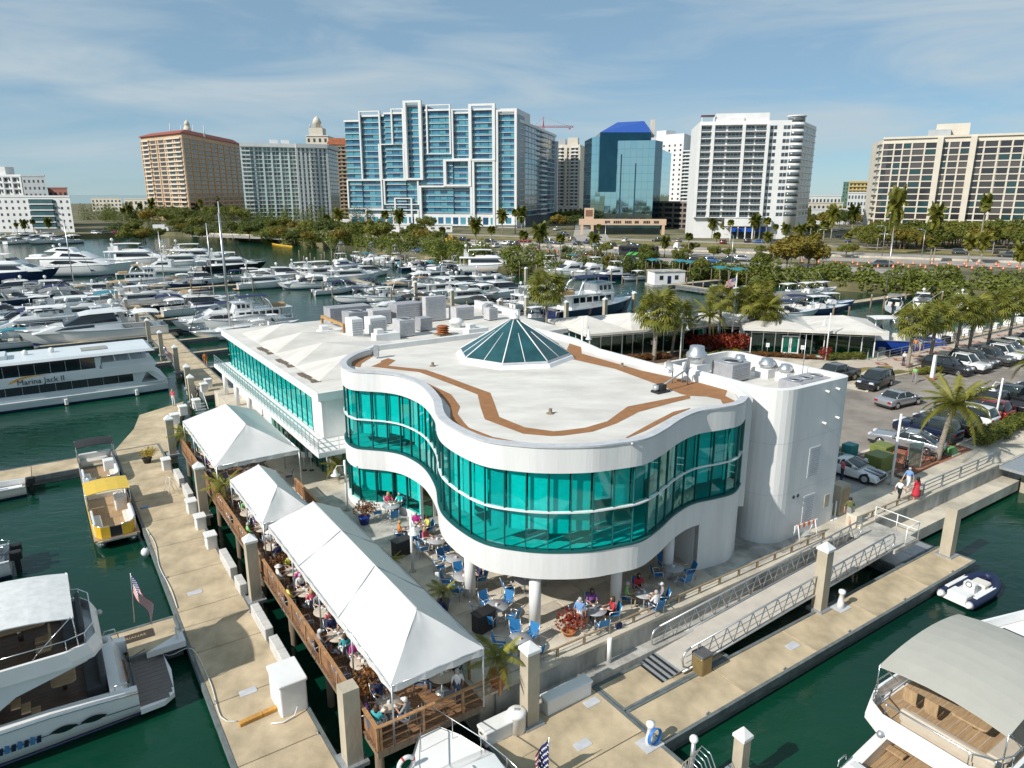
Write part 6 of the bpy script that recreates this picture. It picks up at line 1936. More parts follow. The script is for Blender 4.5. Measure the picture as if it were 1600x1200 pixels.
for sg in (-1,1):
 n = 15
 for k in range(n):
  x0,x1 = 3.3+(LB*0.72 - 3.3)*k/n,3.3+(LB*0.72 - 3.3)*(k+1)/n
  MB().bx(x0+0.02,x1 - 0.02,sg*WB*0.965 - 0.01,sg*WB*0.965+0.01,1.62,2.46).build('window',DARKWIN,TB)
 n = 12
 for k in range(n):
  x0,x1 = 6.6+(LB*0.66 - 6.6)*k/n,6.6+(LB*0.66 - 6.6)*(k+1)/n
  MB().bx(x0+0.02,x1 - 0.02,sg*WB*0.955 - 0.01,sg*WB*0.955+0.01,3.5,4.66).build('window',DARKWIN,TB)
 for x in (1.6,3.2,4.6,6.0):
  MB().cyl((x,sg*WB*0.95,3.35),(x+0.3,sg*WB*0.95,4.75),0.05,0.05,6).build('deck_post',WHITE,TB)
 MB().bx(1.2,6.0,sg*WB*0.97 - 0.02,sg*WB*0.97+0.02,3.36,4.0).build('aft_bulwark',TBW,TB)
MB().side([(0.0,1.36),(0.9,1.36),(2.0,2.5),(1.4,2.5)],WB*0.9).build('stern_rounding',TBW,TB)
MB().bx(5.2,7.6,-0.9,0.9,5.0,5.1).build('roof_hatch',mat('roof_hatch_grey',(0.30,0.30,0.28),0.7),TB)
MB().rbox(14,19,-1.2,1.2,5.0,5.5,0.2).build('roof_cabin',TBW,TB)
for x in (10.2,12.5,21): MB().ball((x,-0.5,5.25),0.28,8,5).build('radar_dome',WHITE,TB)
LETT = mat('name_black',(0.015,0.02,0.03),0.5)
lettering('name_letters', 'Marina Jack II',0.75,LETT,TB,plane_mtx((11.5,WB*1.03,2.9),(-1,0,0),(0,0,1)),0.02)
SW = mat('yellow_swoosh',(0.70,0.35,0.03),0.5)
q = MB()
for k in range(14):
 a = k/14
 x0,x1 = 14.2 - 3.4*a,14.2 - 3.4*(a+1/14)
 z0,z1 = 2.85+0.55*math.sin(a*2.2),2.85+0.55*math.sin((a+1/14)*2.2)
 q.add([(x0,WB*1.027,z0),(x1,WB*1.027,z1),(x1,WB*1.027,z1+0.30*(1 - a)),(x0,WB*1.027,z0+0.30*(1 - a)*min(1,a*5+.1))],[(0,1,2,3)])
q.build('name_swoosh',SW,TB)
for sg in (-1,1):
 for x in (3.0,9.5,16): MB().rbox(x,x+0.35,sg*(WB+0.1) - 0.15,sg*(WB+0.1)+0.15,0.1,0.7,0.1,n=2).build('fender',WHITE,TB)
def pontoon(label,loc,rz,L,skin,topc,top=(0.45,0.75)):
 t = thing('pontoon_boat',label, 'boat',loc,rz)
 W = 1.25
 for s in (-1,1):
  q = MB(); q.tube([(0.1,s*0.85,0.15),(L*0.9,s*0.85,0.15),(L*0.97,s*0.85,0.22),(L+0.25,s*0.85,0.42)],[0.33,0.33,0.26,0.05],10); q.build('pontoon',ALU,t)
 MB().bx(0,L,-W,W,0.5,0.6).build('deck',TEAK,t)
 MB().bx(L+0.001,L+0.25,-W*0.85,W*0.85,0.5,0.58).build('bow_ledge',ALU,t)
 h = 0.75
 def wall(path,m,nm):
  q = MB(); ribbon(q,[Vector((x,y,0)) for x,y in path],[Vector((x,y,0)) for x,y in path and offset_xy(path,0.05)],0.62,0.6+h); q.build(nm,m,t)
 def offset_xy(path,d): return [(p.x,p.y) for p in offset([Vector((x,y,0)) for x,y in path],d)]
 for s in (-1,1):
  pts = [(0.5,s*(W - 0.06)),(L*0.35,s*(W - 0.06))]
  wall(pts,GREYGEL if skin is GREYGEL else WHITE, 'fence_panel')
  wall([(L*0.36,s*(W - 0.06)),(L*0.78,s*(W - 0.06))],skin, 'fence_panel')
  c = [(L*0.785,s*(W - 0.06)),(L*0.88,s*(W - 0.08)),(L*0.95,s*(W - 0.25)),(L*0.985,s*0.8),(L*0.99,s*0.34)]
  wall(c,skin, 'bow_panel')
  q = MB(); q.tube([(x,y,0.62+h) for x,y in pts[:1]+[(L*0.78,s*(W - 0.06))]+c[1:]],0.035,6); q.build('fence_rail',CHROME,t)
  MB().rbox(L*0.62,L*0.93,s*(W - 0.36) - 0.27,s*(W - 0.36)+0.27,0.61,1.0,0.1).build('bench_seat',CREAMGEL,t)
  MB().rbox(L*0.62,L*0.92,s*(W - 0.17) - 0.1,s*(W - 0.17)+0.08,1.001,1.4,0.08).build('bench_back',WHITE,t)
 MB().bx(L*0.985,L*0.995,-0.32,0.32,0.66,1.3).build('bow_gate',BLACK,t)
 MB().rbox(0.5,1.3,-W+0.15,W - 0.15,0.61,1.0,0.1).build('stern_bench',CREAMGEL,t); MB().rbox(0.35,0.6,-W+0.15,W - 0.15,1.001,1.42,0.08).build('stern_bench_back',WHITE,t)
 MB().rbox(L*0.40,L*0.50,0.35,1.1,0.61,1.45,0.08).build('helm',WHITE,t); MB().rbox(L*0.28,L*0.36,0.4,1.0,0.61,1.25,0.08).build('helm_seat',CREAMGEL,t)
 MB().tube([(L*0.395+0.0,0.72+0.2*math.cos(a),1.35+0.2*math.sin(a)) for a in [k*math.pi/6 for k in range(12)]],0.02,5,closed=True).build('steering_wheel',BLACK,t)
 canopy(t,L*top[0] - 1.0,L*top[1] - 1.0,W*1.02,2.45,topc,0.22,True,1.35, 'bimini')
 outboard(t,0.0,0,0.55)
 return t
pontoon('yellow pontoon boat with a yellow bimini tied to the dock',S(-11.95,35.6,-2.0),SA - math.pi/2,8.4,YELLOW,mat('yellow_bimini',(0.66,0.45,0.07),0.7,var=0.05))
pontoon('grey pontoon boat with a black bimini behind the yellow one',S(-11.9,43.0,-2.0),SA - math.pi/2,6.6,GREYGEL,CV['black'],(0.2,0.5))
t = thing('inflatable_dinghy', 'navy and white inflatable dinghy moored at the end of the dock', 'boat',S(24.2,-4.95,-1.95),SA - R(2))
NV = mat('navy_hypalon',(0.01,0.018,0.06),0.5,var=0.1)
path = [(-0.3,0.72,0.3),(0.6,0.76,0.3),(2.0,0.74,0.34),(2.9,0.5,0.42),(3.35,0.16,0.48),(3.35,-0.16,0.48),(2.9,-0.5,0.42),(2.0,-0.74,0.34),(0.6,-0.76,0.3),(-0.3,-0.72,0.3)]
MB().tube(catmull(path,0.2),0.24,10).build('tube',NV,t)
for s in (-1,1): MB().cyl((-0.55,s*0.72,0.3),(-0.29,s*0.72,0.3),0.08,0.235,10).build('tube_cone',WHITE,t); MB().bx(0.2,2.2,s*0.72 - 0.1,s*0.72+0.1,0.535,0.575).build('grab_strip',WHITE,t)
MB().prism([(-0.3,-0.6),(2.2,-0.6),(3.1,-0.2),(3.1,0.2),(2.2,0.6),(-0.3,0.6)],0.1,0.3).build('hull',GEL,t)
MB().rbox(-0.25,0.55,-0.5,0.5,0.3,0.62,0.1).build('stern_seat',WHITE,t); MB().rbox(0.95,1.4,-0.3,0.3,0.3,0.85,0.08).build('helm',WHITE,t); MB().rbox(1.9,2.7,-0.4,0.4,0.3,0.52,0.1).build('bow_cushion',CREAMGEL,t)
MB().tube([(0.93,0.15*math.cos(a),0.78+0.15*math.sin(a)) for a in [k*math.pi/6 for k in range(12)]],0.02,5,closed=True).build('steering_wheel',BLACK,t)
t = thing('cabin_cruiser', 'white cruiser at the bottom edge with a life ring and bow rails', 'boat',S(-4.7,-5.0,-2.0),SA+R(86))
hull_parts(t,12.0,3.9,1.5,GEL,GEL,rake=0.05,full=3.2)
cabin(t, 'cabin',[(-2.5,1.3),(3.9,1.7),(2.9,2.35),(-2.5,2.5)],1.5,1.3,GEL,win=[[(-2.0,1.8),(2.6,1.85),(2.3,2.15),(-2.0,2.25)]])
MB().side([(-2.4,2.5),(1.6,2.5),(0.9,3.1),(-2.4,3.2)],1.35,0,1.2).build('flybridge',GEL,t)
MB().rbox(2.0,2.8,-0.4,0.4,2.3,2.46,0.1).build('hatch',WHITE,t)
bowrail(t,12.0,3.9,1.5,0.0,0.8)
t2 = thing('life_ring', 'white life ring hanging on the rail of the cruiser at the bottom edge', 'life ring',S(-5.75,-0.6,-0.35),SA)
MB().tube([(0.28*math.cos(a),0.05,0.3+0.28*math.sin(a)) for a in [k*math.pi/8 for k in range(16)]],0.08,8,closed=True).build('ring',WHITE,t2)
for a in (0.4,2.0,3.5,5.1): MB().tube([(0.28*math.cos(b),0.05,0.3+0.28*math.sin(b)) for b in (a - 0.12,a,a+0.12)],0.084,8).build('band',RED,t2)
flag('boat_flag', 'dark starred flag at the bottom edge in front of the dock',at(857,1196,-0.6) - Vector((0,0,1.4)),R(165),0.9,1.5,0.9,2.6, 'us',can=(13,9))
t = thing('ski_boat', 'white and grey boat with black outboards cut by the left edge', 'boat',S(-21.9,27.4,-2),SA+math.pi)
hull_parts(t,9.0,2.9,1.2,GEL,GEL,cockpit=(-4.2,1.0))
for y in (-0.5,0.5): outboard(t,-4.5,y,0.8)
MB().rbox(-3.9,-3.0,-1.1,1.1,0.6,1.25,0.1).build('stern_bench',GREYGEL,t); canopy(t,-3.0,0.5,1.2,2.4,CV['white'],0.2,True,1.1, 't_top')
q = MB()
for s in (-1,1): q.tube([(-4.1,s*0.5,1.0),(-4.6,s*0.5,1.6),(-4.2,s*0.5,1.7)],0.025,5)
q.build('ladder',CHROME,t)
t = thing('ski_boat', 'grey skiff at the left edge below the dock arm', 'boat',S(-19.8,40.1,-2),SA+math.pi)
hull_parts(t,6.5,2.2,0.9,CREAMGEL,GEL,cockpit=(-3,1)); outboard(t,-3.25,0,0.6); MB().rbox(-1.0,0.2,-0.5,0.5,0.42,1.3,0.08).build('console',GREYGEL,t)
# ================================================================== timber deck with its rails
deck = struct(MB().prism([(p.x,p.y) for p in uvpoly([(-6.35,0.45),(-1.91,0.45),(-1.91,37.4),(-6.35,37.4)])],-0.32,-0.035).build('timber_deck',WOODP))
q = MB()
v = 0.45
while v<37.3:
 a,b,c,d = S(-6.4,v),S(-1.92,v),S(-1.92,v+0.138),S(-6.4,v+0.138)
 q.prism([(p.x,p.y) for p in (a,b,c,d)],-0.034,0.0)
 v += 0.148
pl = q.build('deck_planks',DECKW,deck); pl['kind'] = 'stuff'
for k in range(8):
 for u in (-6.1,-3.6):
  p = S(u,1.0+k*5.1,-4)
  MB().cyl((0,0,0),(0,0,3.68),0.17,0.17,8).build('deck_pile',WOODP,deck,p)
def railing(label,p0,p1,h=1.0,step=1.9,m=RAILW,panel=None,top=0.14,z=0.0,name='deck_railing',rails=()):
 d = p1 - p0
 L = d.length
 t = thing(name,label, 'railing',(p0.x,p0.y,z),math.atan2(d.y,d.x))
 n = max(1,round(L/step))
 for k in range(n+1):
  x = L*k/n
  MB().bx(x - 0.045,x+0.045,-0.045,0.045,-0.0,h - 0.05).build('post',m,t)
  if panel and k<n:
   if panel=='board':
    pn = MB().bx(x+0.06,x+L/n - 0.06,-0.012,0.012,0.12,h - 0.12).build('rail_panel',DECKW,t)
   else:
    q = MB(); q.bx(x+0.06,x+L/n - 0.06,-0.008,0.008,0.08,h - 0.1); q.build('rail_panel',panel,t)
 MB().bx(-0.05,L+0.05,-top/2,top/2,h - 0.05,h).build('top_rail',m,t)
 for zz in rails:
  MB().bx(0,L,-0.02,0.02,zz,zz+0.04).build('mid_rail',m,t)
 return t
railing('brown timber railing along the water side of the tented deck',S(-6.32,0.5),S(-6.32,37.3),0.98,1.9,RAILW, 'board')
railing('brown timber railing across the front end of the tented deck',S(-6.2,0.5),S(-1.2,0.5),0.98,1.6,RAILW,None,rails=(0.3,0.62))
railing('timber railing between the deck and the terrace walk behind the first tent',S(-1.6,17.0),S(-1.6,24.5),1.0,1.5,RAILW, 'board')
railing('low glass fence between the long tent and the terrace',S(-1.7,2.0),S(-1.7,16.4),0.95,1.8,RAILW,clear_glass('fence_glass',(0.72,0.80,0.78),0.05))
TANM = mat('tan_metal',(0.36,0.27,0.17),0.6,0.2,var=0.15)
railing('low tan rail on the sea wall in front of the terrace',S(0.6,1.05),S(21.0,1.05),0.42,1.5,TANM,None,0.08,0.14, 'low_rail')
railing('low tan rail on the sea wall beside the walkers',S(24.6,1.05),S(31.6,1.05),0.42,1.5,TANM,None,0.08,0.14, 'low_rail')
railing('grey steel rail along the right part of the sea wall',S(31.8,1.0),S(41.6,1.0),0.95,2.6,GALV,None,0.09,0.1, 'steel_railing',(0.35,0.65))
railing('long white-grey rail along the promenade edge',S(67,24.0),S(140,24.0),1.05,2.6,GALV,None,0.09,0.0, 'promenade_railing',(0.35,0.7))
railing('short rail beside the pavilion end',S(66.6,25.0),S(70.5,27.0),1.0,1.3,ALU,None,0.07,0.0, 'promenade_railing',(0.35,0.7))
# ================================================================== tents
TENT = leaf_mat('tent_vinyl',(0.70,0.70,0.69),(0.78,0.78,0.77),0.22)
def tent(label,u0,u1,v0,v1,eave,ridge,rv0,rv1,secs):
 t = thing('frame_tent',label, 'tent',S(u0,v0,0),SA)
 W,L = u1 - u0,v1 - v0
 a,b = rv0 - v0,rv1 - v0
 cx = W/2
 def slope(P,n=12,m=9):
  """sagging panel between corner points P0 P1 (eave) P2 P3 (top)"""
  V,F = [],[]
  for j in range(m+1):
   for i in range(n+1):
    s,r = i/n,j/m
    p = (Vector(P[0])*(1 - s)+Vector(P[1])*s)*(1 - r)+(Vector(P[3])*(1 - s)+Vector(P[2])*s)*r
    p.z -= 0.10*math.sin(math.pi*s)*math.sin(math.pi*r)+0.014*math.sin(23*s+9*r)*(1 - r)+0.012*math.sin(9*s - 7*r)+0.05*math.sin(math.pi*s)*(1 - r)
    V.append(p)
  for j in range(m):
   for i in range(n):
    k = j*(n+1)+i
    F.append((k,k+1,k+n+2,k+n+1))
  q = MB(); q.add(V,F,smooth=True)
  return q
 for k in range(secs):
  y0,y1 = L*k/secs,L*(k+1)/secs
  r0,r1 = a+(b - a)*k/secs,a+(b - a)*(k+1)/secs
  slope([(0,y1,eave),(0,y0,eave),(cx,r0,ridge),(cx,r1,ridge)]).build('roof_panel',TENT,t)
  slope([(W,y0,eave),(W,y1,eave),(cx,r1,ridge),(cx,r0,ridge)]).build('roof_panel',TENT,t)
  if k:
   for x in (0,W): MB().tube([(x,y0,eave+0.02),((x+cx)/2,(y0+r0)/2,(eave+ridge)/2 - 0.0),(cx,r0,ridge+0.02)],0.025,5).build('seam_rope',GALV,t)
 slope([(0,0,eave),(W,0,eave),(cx,a,ridge),(cx,a,ridge)]).build('roof_panel',TENT,t)
 slope([(W,L,eave),(0,L,eave),(cx,b,ridge),(cx,b,ridge)]).build('roof_panel',TENT,t)
 MB().tube([(cx,a,ridge+0.01),(cx,b,ridge+0.01)],0.035,6).build('ridge_seam',TENT,t)
 for (p,q_) in (((0,0),(W,0)),((W,0),(W,L)),((W,L),(0,L)),((0,L),(0,0))):
  p,q_ = Vector((*p,0)),Vector((*q_,0))
  n = max(4,int((q_ - p).length/0.22))
  V = []
  nrm = Vector(((q_ - p).y,-(q_ - p).x,0)).normalized()
  for i in range(n+1):
   c = p.lerp(q_,i/n)+nrm*0.03*math.sin(i*1.3)
   V += [(c.x,c.y,eave+0.01),(c.x+nrm.x*0.02,c.y+nrm.y*0.02,eave - 0.24 - 0.06*abs(math.sin(i*math.pi/5)))]
  MB().add(V,[(2*i,2*i+1,2*i+3,2*i+2) for i in range(n)]).build('valance',TENT,t)
 np_ = max(2,round(L/3.9))
 for x in (0.04,W - 0.04):
  for k in range(np_+1):
   MB().cyl((x,L*k/np_,0.0),(x,L*k/np_,eave),0.035,0.035,6).build('pole',ALU,t)
 q = MB()
 for y in (0,L): q.cyl((0,y,eave - 0.03),(W,y,eave - 0.03),0.03,0.03,6)
 for x in (0,W): q.cyl((x,0,eave - 0.03),(x,L,eave - 0.03),0.03,0.03,6)
 q.build('eave_frame',ALU,t)
 return t
tent('wide white hipped tent nearest the tour boat',-6.2,-0.9,25.4,36.4,2.55,4.1,28.0,33.8,1)
tent('small white tent between the wide tent and the long tent',-6.0,-3.3,15.6,22.6,2.55,3.75,17.2,21.0,1)
tent('long white gabled tent at the front of the deck',-5.8,-2.0,0.35,15.2,2.55,4.0,2.0,13.6,3)
# ================================================================== people
BM = {k: mat('BODY_'+k,c,0.7,var=0) for k,c in dict(skin=(0.45,0.25,0.17),shirt=(0.5,0.5,0.5),pants=(0.1,0.1,0.15),shoes=(0.05,0.05,0.05),legskin=(0.45,0.25,0.17)).items()}
def body(name,J,E,facing=(1,0,0)):
 """one continuous skinned figure; J: joint -> (pos, radius), E: (a, b, tag)"""
 keys = list(J)
 me = bpy.data.meshes.new(name)
 me.from_pydata([J[k][0] for k in keys],[(keys.index(a),keys.index(b)) for a,b, _ in E],[])
 o = bpy.data.objects.new(name,me)
 COL.objects.link(o)
 md = o.modifiers.new('skin', 'SKIN')
 md.use_smooth_shade = True
 for i,k in enumerate(keys):
  r = J[k][1]
  me.skin_vertices[0].data[i].radius = (r,r) if not isinstance(r,tuple) else r
  me.skin_vertices[0].data[i].use_root = (k=='pelvis')
 sb = o.modifiers.new('sub', 'SUBSURF'); sb.levels = 1; sb.render_levels = 1
 dg = bpy.context.evaluated_depsgraph_get()
 dg.update()
 m2 = bpy.data.meshes.new_from_object(o.evaluated_get(dg))
 bpy.data.objects.remove(o)
 m2.name = name
 m2.materials.clear()
 tags = ['skin', 'shirt', 'pants', 'shoes', 'legskin']
 for k in tags: m2.materials.append(BM[k])
 segs = [(Vector(J[a][0]),Vector(J[b][0]),tags.index(g)) for a,b,g in E]
 for p in m2.polygons:
  c = p.center
  best,bi = 9,0
  for a,b,g in segs:
   d = b - a
   t = max(0,min(1,(c - a).dot(d)/max(d.length_squared,1e-9)))
   q = (a+d*t - c).length
   if q<best: best,bi = q,g
  p.material_index = bi
  p.use_smooth = True
 return m2
def skeleton(pose):
 J = {}
 st = pose != 'sit'
 if st:
  J.update(pelvis=((0,0,0.93),(0.15,0.12)),spine=((0,0,1.12),(0.14,0.11)),chest=((0.01,0,1.33),(0.165,0.12)),neck=((0.0,0,1.48),0.055),head=((0.03,0,1.58),0.085),crown=((0.02,0,1.68),0.07),nose=((0.115,0,1.585),0.014))
 else:
  J.update(pelvis=((0,0,0.52),(0.16,0.13)),spine=((-0.03,0,0.70),(0.145,0.115)),chest=((-0.01,0,0.92),(0.165,0.12)),neck=((0.02,0,1.07),0.055),head=((0.06,0,1.17),0.085),crown=((0.05,0,1.27),0.07),nose=((0.145,0,1.175),0.014))
 E = [('pelvis', 'spine', 'pants'),('spine', 'chest', 'shirt'),('chest', 'neck', 'shirt'),('neck', 'head', 'skin'),('head', 'crown', 'skin'),('head', 'nose', 'skin')]
 for s,n in ((1, 'l'),(-1, 'r')):
  sw = {'stand': 0.0, 'walk': 0.22*s, 'sit': 0}[pose]
  if st:
   J.update({n+'sh': ((0,0.18*s,1.40),0.06),n+'el': ((-sw*0.5+0.0,0.25*s,1.13),0.043),n+'wr': ((0.08 - sw*0.9,0.25*s,0.90),0.03),n+'pa': ((0.11 - sw*1.0,0.25*s,0.83),0.034),
      n+'hip': ((0,0.085*s,0.86),0.09),n+'kn': ((0.03+sw*0.9,0.095*s,0.49),0.058),n+'an': ((sw*1.5 - 0.02,0.1*s,0.09),0.04),n+'to': ((sw*1.5+0.13,0.115*s,0.045),0.035)})
   hand = Vector(J[n+'pa'][0]); hd = Vector((0.25,0,-0.97))
  else:
   J.update({n+'sh': ((-0.01,0.18*s,0.99),0.06),n+'el': ((0.12,0.25*s,0.75),0.043),n+'wr': ((0.33,0.15*s,0.79),0.03),n+'pa': ((0.40,0.13*s,0.79),0.034),
      n+'hip': ((0.05,0.09*s,0.50),0.095),n+'kn': ((0.44,0.12*s,0.50),0.062),n+'an': ((0.42,0.12*s,0.09),0.04),n+'to': ((0.57,0.13*s,0.045),0.035)})
   hand = Vector(J[n+'pa'][0]); hd = Vector((1,-0.15*s,0))
  E += [('chest',n+'sh', 'shirt'),(n+'sh',n+'el', 'shirt'),(n+'el',n+'wr', 'skin'),(n+'wr',n+'pa', 'skin'),('pelvis',n+'hip', 'pants'),(n+'hip',n+'kn', 'pants'),(n+'kn',n+'an', 'legskin'),(n+'an',n+'to', 'shoes')]
  lat = Vector((0,0,1)).cross(hd) if not st else Vector((1,0,0.2))
  if lat.length<0.1: lat = Vector((0,1,0))
  lat.normalize()
  for k in range(4):
   ln = (0.07,0.08,0.075,0.06)[k]
   m_ = hand+hd*0.035+lat*(0.018*(k - 1.5))
   J[n+f'f{k}'] = (tuple(m_+hd*ln*0.5),0.0095); J[n+f'g{k}'] = (tuple(m_+hd*ln+Vector((0.0,-0.015*s,-0.012))),0.008)
   E += [(n+'pa',n+f'f{k}', 'skin'),(n+f'f{k}',n+f'g{k}', 'skin')]
  J[n+'th'] = (tuple(hand+lat*0.045+hd*0.02),0.010)
  E += [(n+'pa',n+'th', 'skin')]
 return J,E
BODY = {}
for ps in ('stand', 'walk', 'sit'):
 J,E_ = skeleton(ps)
 BODY[ps] = (body('body_'+ps,J,E_),Vector(J['head'][0]))
SKINS = [mat('skin_a',(0.52,0.30,0.21),0.6,var=0.05),mat('skin_b',(0.42,0.22,0.14),0.6,var=0.05),mat('skin_c',(0.30,0.15,0.09),0.6,var=0.05)]
HAIRS = dict(brown=mat('hair_brown',(0.06,0.032,0.018),0.6,var=0.3),grey=mat('hair_grey',(0.42,0.41,0.40),0.6,var=0.2),black=mat('hair_black',(0.012,0.010,0.010),0.5,var=0.2),blond=mat('hair_blond',(0.42,0.28,0.12),0.6,var=0.2))
CLOTH = {k: mat('cloth_'+k,c,0.85,var=0.08,scale=6) for k,c in dict(white=(0.70,0.69,0.67),pink=(0.62,0.10,0.16),red=(0.48,0.03,0.05),blue=(0.16,0.30,0.55),navy=(0.02,0.03,0.09),black=(0.015,0.015,0.017),green=(0.10,0.12,0.03),yellow=(0.55,0.55,0.10),teal=(0.05,0.35,0.38),orange=(0.60,0.20,0.04),grey=(0.26,0.26,0.27),magenta=(0.45,0.02,0.22),khaki=(0.36,0.29,0.19),purple=(0.22,0.08,0.28),lime=(0.25,0.50,0.18),denim=(0.07,0.11,0.19)).items()}
def hat_mesh(kind):
 q = MB()
 if kind=='hair':
  q.lathe([(0.098,-0.03),(0.105,0.03),(0.092,0.09),(0.05,0.125),(0.005,0.135)],10)
  q.v = [(x*0.98 - 0.018,y*0.92,z) for x,y,z in q.v]
 elif kind=='long':
  q.lathe([(0.10,-0.16),(0.115,-0.05),(0.108,0.05),(0.09,0.1),(0.05,0.13),(0.005,0.14)],10)
  q.v = [(x*0.9 - 0.045,y*0.95,z) for x,y,z in q.v]
 elif kind=='cap':
  q.lathe([(0.105,0.03),(0.10,0.08),(0.06,0.13),(0.005,0.14)],10)
  q.prism([(0.06,-0.08),(0.17,-0.06),(0.19,0),(0.17,0.06),(0.06,0.08)],0.035,0.048)
 else:
  q.lathe([(0.19,0.04),(0.195,0.05),(0.105,0.055),(0.10,0.12),(0.07,0.15),(0.005,0.155)],12)
 return q
HATM = {}
EYEM = MB().ball((0.082,0.03,0.012),0.011,6,4).mesh('eye',[BLACK])
MOUTHM = MB().bx(0.080,0.088,-0.02,0.02,-0.05,-0.042).mesh('mouth',[mat('lips',(0.30,0.08,0.07),0.6)])
def person(label,pose,loc,rz,shirt='white',pants='navy',hair='brown',hat='hair',legs=True,scale=1.0,skin=0,hatcol=None,dress=False):
 t = thing('person',label, 'person',loc,rz)
 me,hp = BODY[pose]
 b = link('body',me,t)
 mp_ = {'BODY_skin': SKINS[skin], 'BODY_shirt': CLOTH[shirt], 'BODY_pants': CLOTH[pants], 'BODY_shoes': BLACK if legs else CLOTH['white'], 'BODY_legskin': CLOTH[pants] if legs else SKINS[skin]}
 for sl in b.material_slots:
  m = mp_[sl.material.name]; sl.link = 'OBJECT'; sl.material = m
 kinds = [hat] if hat in ('hair', 'long') else ['hair',hat]
 for k in kinds:
  m = HAIRS[hair] if k in ('hair', 'long') else CLOTH[hatcol or 'white']
  key = (k,m.name)
  if key not in HATM: HATM[key] = hat_mesh(k).mesh(k,[m])
  link('hair' if k in ('hair', 'long') else ('cap' if k=='cap' else 'sun_hat'),HATM[key],t,hp)
 e = link('eye',EYEM,t,hp); e2 = link('eye',EYEM,t,hp); e2.scale = (1,-1,1)
 link('mouth',MOUTHM,t,hp)
 if dress:
  MB().lathe([(0.15,1.2),(0.17,0.95),(0.24,0.6),(0.26,0.42),(0.25,0.42)],12).build('skirt',CLOTH[shirt],t)
 t.scale = (scale,)*3
 return t
# ================================================================== tables and chairs
def chair_meshes(sling,frame):
 m = {}
 m['seat'] = MB().bx(-0.22,0.24,-0.23,0.23,0.42,0.445).mesh('seat',[sling])
 q = MB(); q.add([(-0.22,-0.23,0.46),(-0.22,0.23,0.46),(-0.34,0.23,0.92),(-0.34,-0.23,0.92),(-0.235,-0.23,0.46),(-0.235,0.23,0.46),(-0.36,0.23,0.92),(-0.36,-0.23,0.92)],[(0,1,2,3),(7,6,5,4),(0,3,7,4),(1,5,6,2),(3,2,6,7),(0,4,5,1)]); m['backrest'] = q.mesh('backrest',[sling])
 for s,n in ((1, 'a'),(-1, 'b')):
  m['leg'+n+'1'] = MB().tube([(0.24,s*0.25,0),(0.22,s*0.25,0.64)],0.018,5).mesh('leg',[frame])
  m['leg'+n+'2'] = MB().tube([(-0.30,s*0.25,0),(-0.22,s*0.25,0.44),(-0.36,s*0.25,0.94)],0.018,5).mesh('leg',[frame])
  m['armrest'+n] = MB().tube([(0.23,s*0.25,0.64),(0.0,s*0.26,0.66),(-0.29,s*0.25,0.66)],0.022,5).mesh('armrest',[frame])
 return m
CH = {'blue': chair_meshes(BLUECH,ALU), 'silver': chair_meshes(mat('grey_sling',(0.13,0.14,0.17),0.7),ALU)}
def chair(label,kind,loc,rz,group):
 t = thing('patio_chair',label, 'chair',loc,rz,group)
 for k,me in CH[kind].items():
  nm = 'leg' if k.startswith('leg') else ('armrest' if k.startswith('arm') else k)
  link(nm,me,t)
 return t
TT = MB().lathe([(0.02,0.70),(0.52,0.70),(0.54,0.72),(0.53,0.74),(0.02,0.742)],20).mesh('table_top',[TABLETOP])
TS = MB().cyl((0,0,0.03),(0,0,0.70),0.045,0.045,8).mesh('stem',[ALU])
TBs = MB().lathe([(0.30,0.0),(0.29,0.03),(0.06,0.06)],12).mesh('base',[ALU])
TTT = MB().lathe([(0.02,0.70),(0.50,0.70),(0.52,0.72),(0.51,0.74),(0.02,0.742)],20).mesh('table_top',[mat('beige_tabletop',(0.46,0.39,0.31),0.5,var=0.12)])
def table(label,loc,group,beige=False):
 t = thing('round_table',label, 'table',loc,0,group)
 link('table_top',TTT if beige else TT,t); link('stem',TS,t); link('base',TBs,t)
 return t
def condiments(label,loc):
 t = thing('condiment_set',label, 'condiments',loc,rng.uniform(0,3), 'table condiment sets')
 MB().bx(-0.06,0.06,-0.05,0.05,0,0.10).build('napkin_holder',WHITE,t); MB().cyl((0.1,0.02,0),(0.1,0.02,0.12),0.025,0.02,6).build('shaker',RED,t)
def plate(label,loc):
 t = thing('plate',label, 'plate',loc,0, 'plates on tables')
 MB().lathe([(0.05,0.0),(0.12,0.012),(0.125,0.018),(0.02,0.01)],12).build('dish',WHITE,t); MB().ball((0.02,0.0,0.03),0.045,6,4,sz=0.5).build('food',OCH,t)
WHO = [('white', 'navy', 'grey', 'hair'),('pink', 'white', 'blond', 'long'),('blue', 'khaki', 'grey', 'cap'),('yellow', 'black', 'brown', 'hair'),('magenta', 'white', 'grey', 'hair'),('orange', 'denim', 'blond', 'hair'),('white', 'khaki', 'brown', 'hat'),('navy', 'denim', 'black', 'hair'),('teal', 'white', 'brown', 'long'),('purple', 'black', 'brown', 'long'),('grey', 'denim', 'grey', 'cap'),('red', 'black', 'brown', 'long'),('lime', 'khaki', 'grey', 'hair')]
HW = dict(hair='{}-haired',long='long {}-haired',cap='capped',hat='hatted')
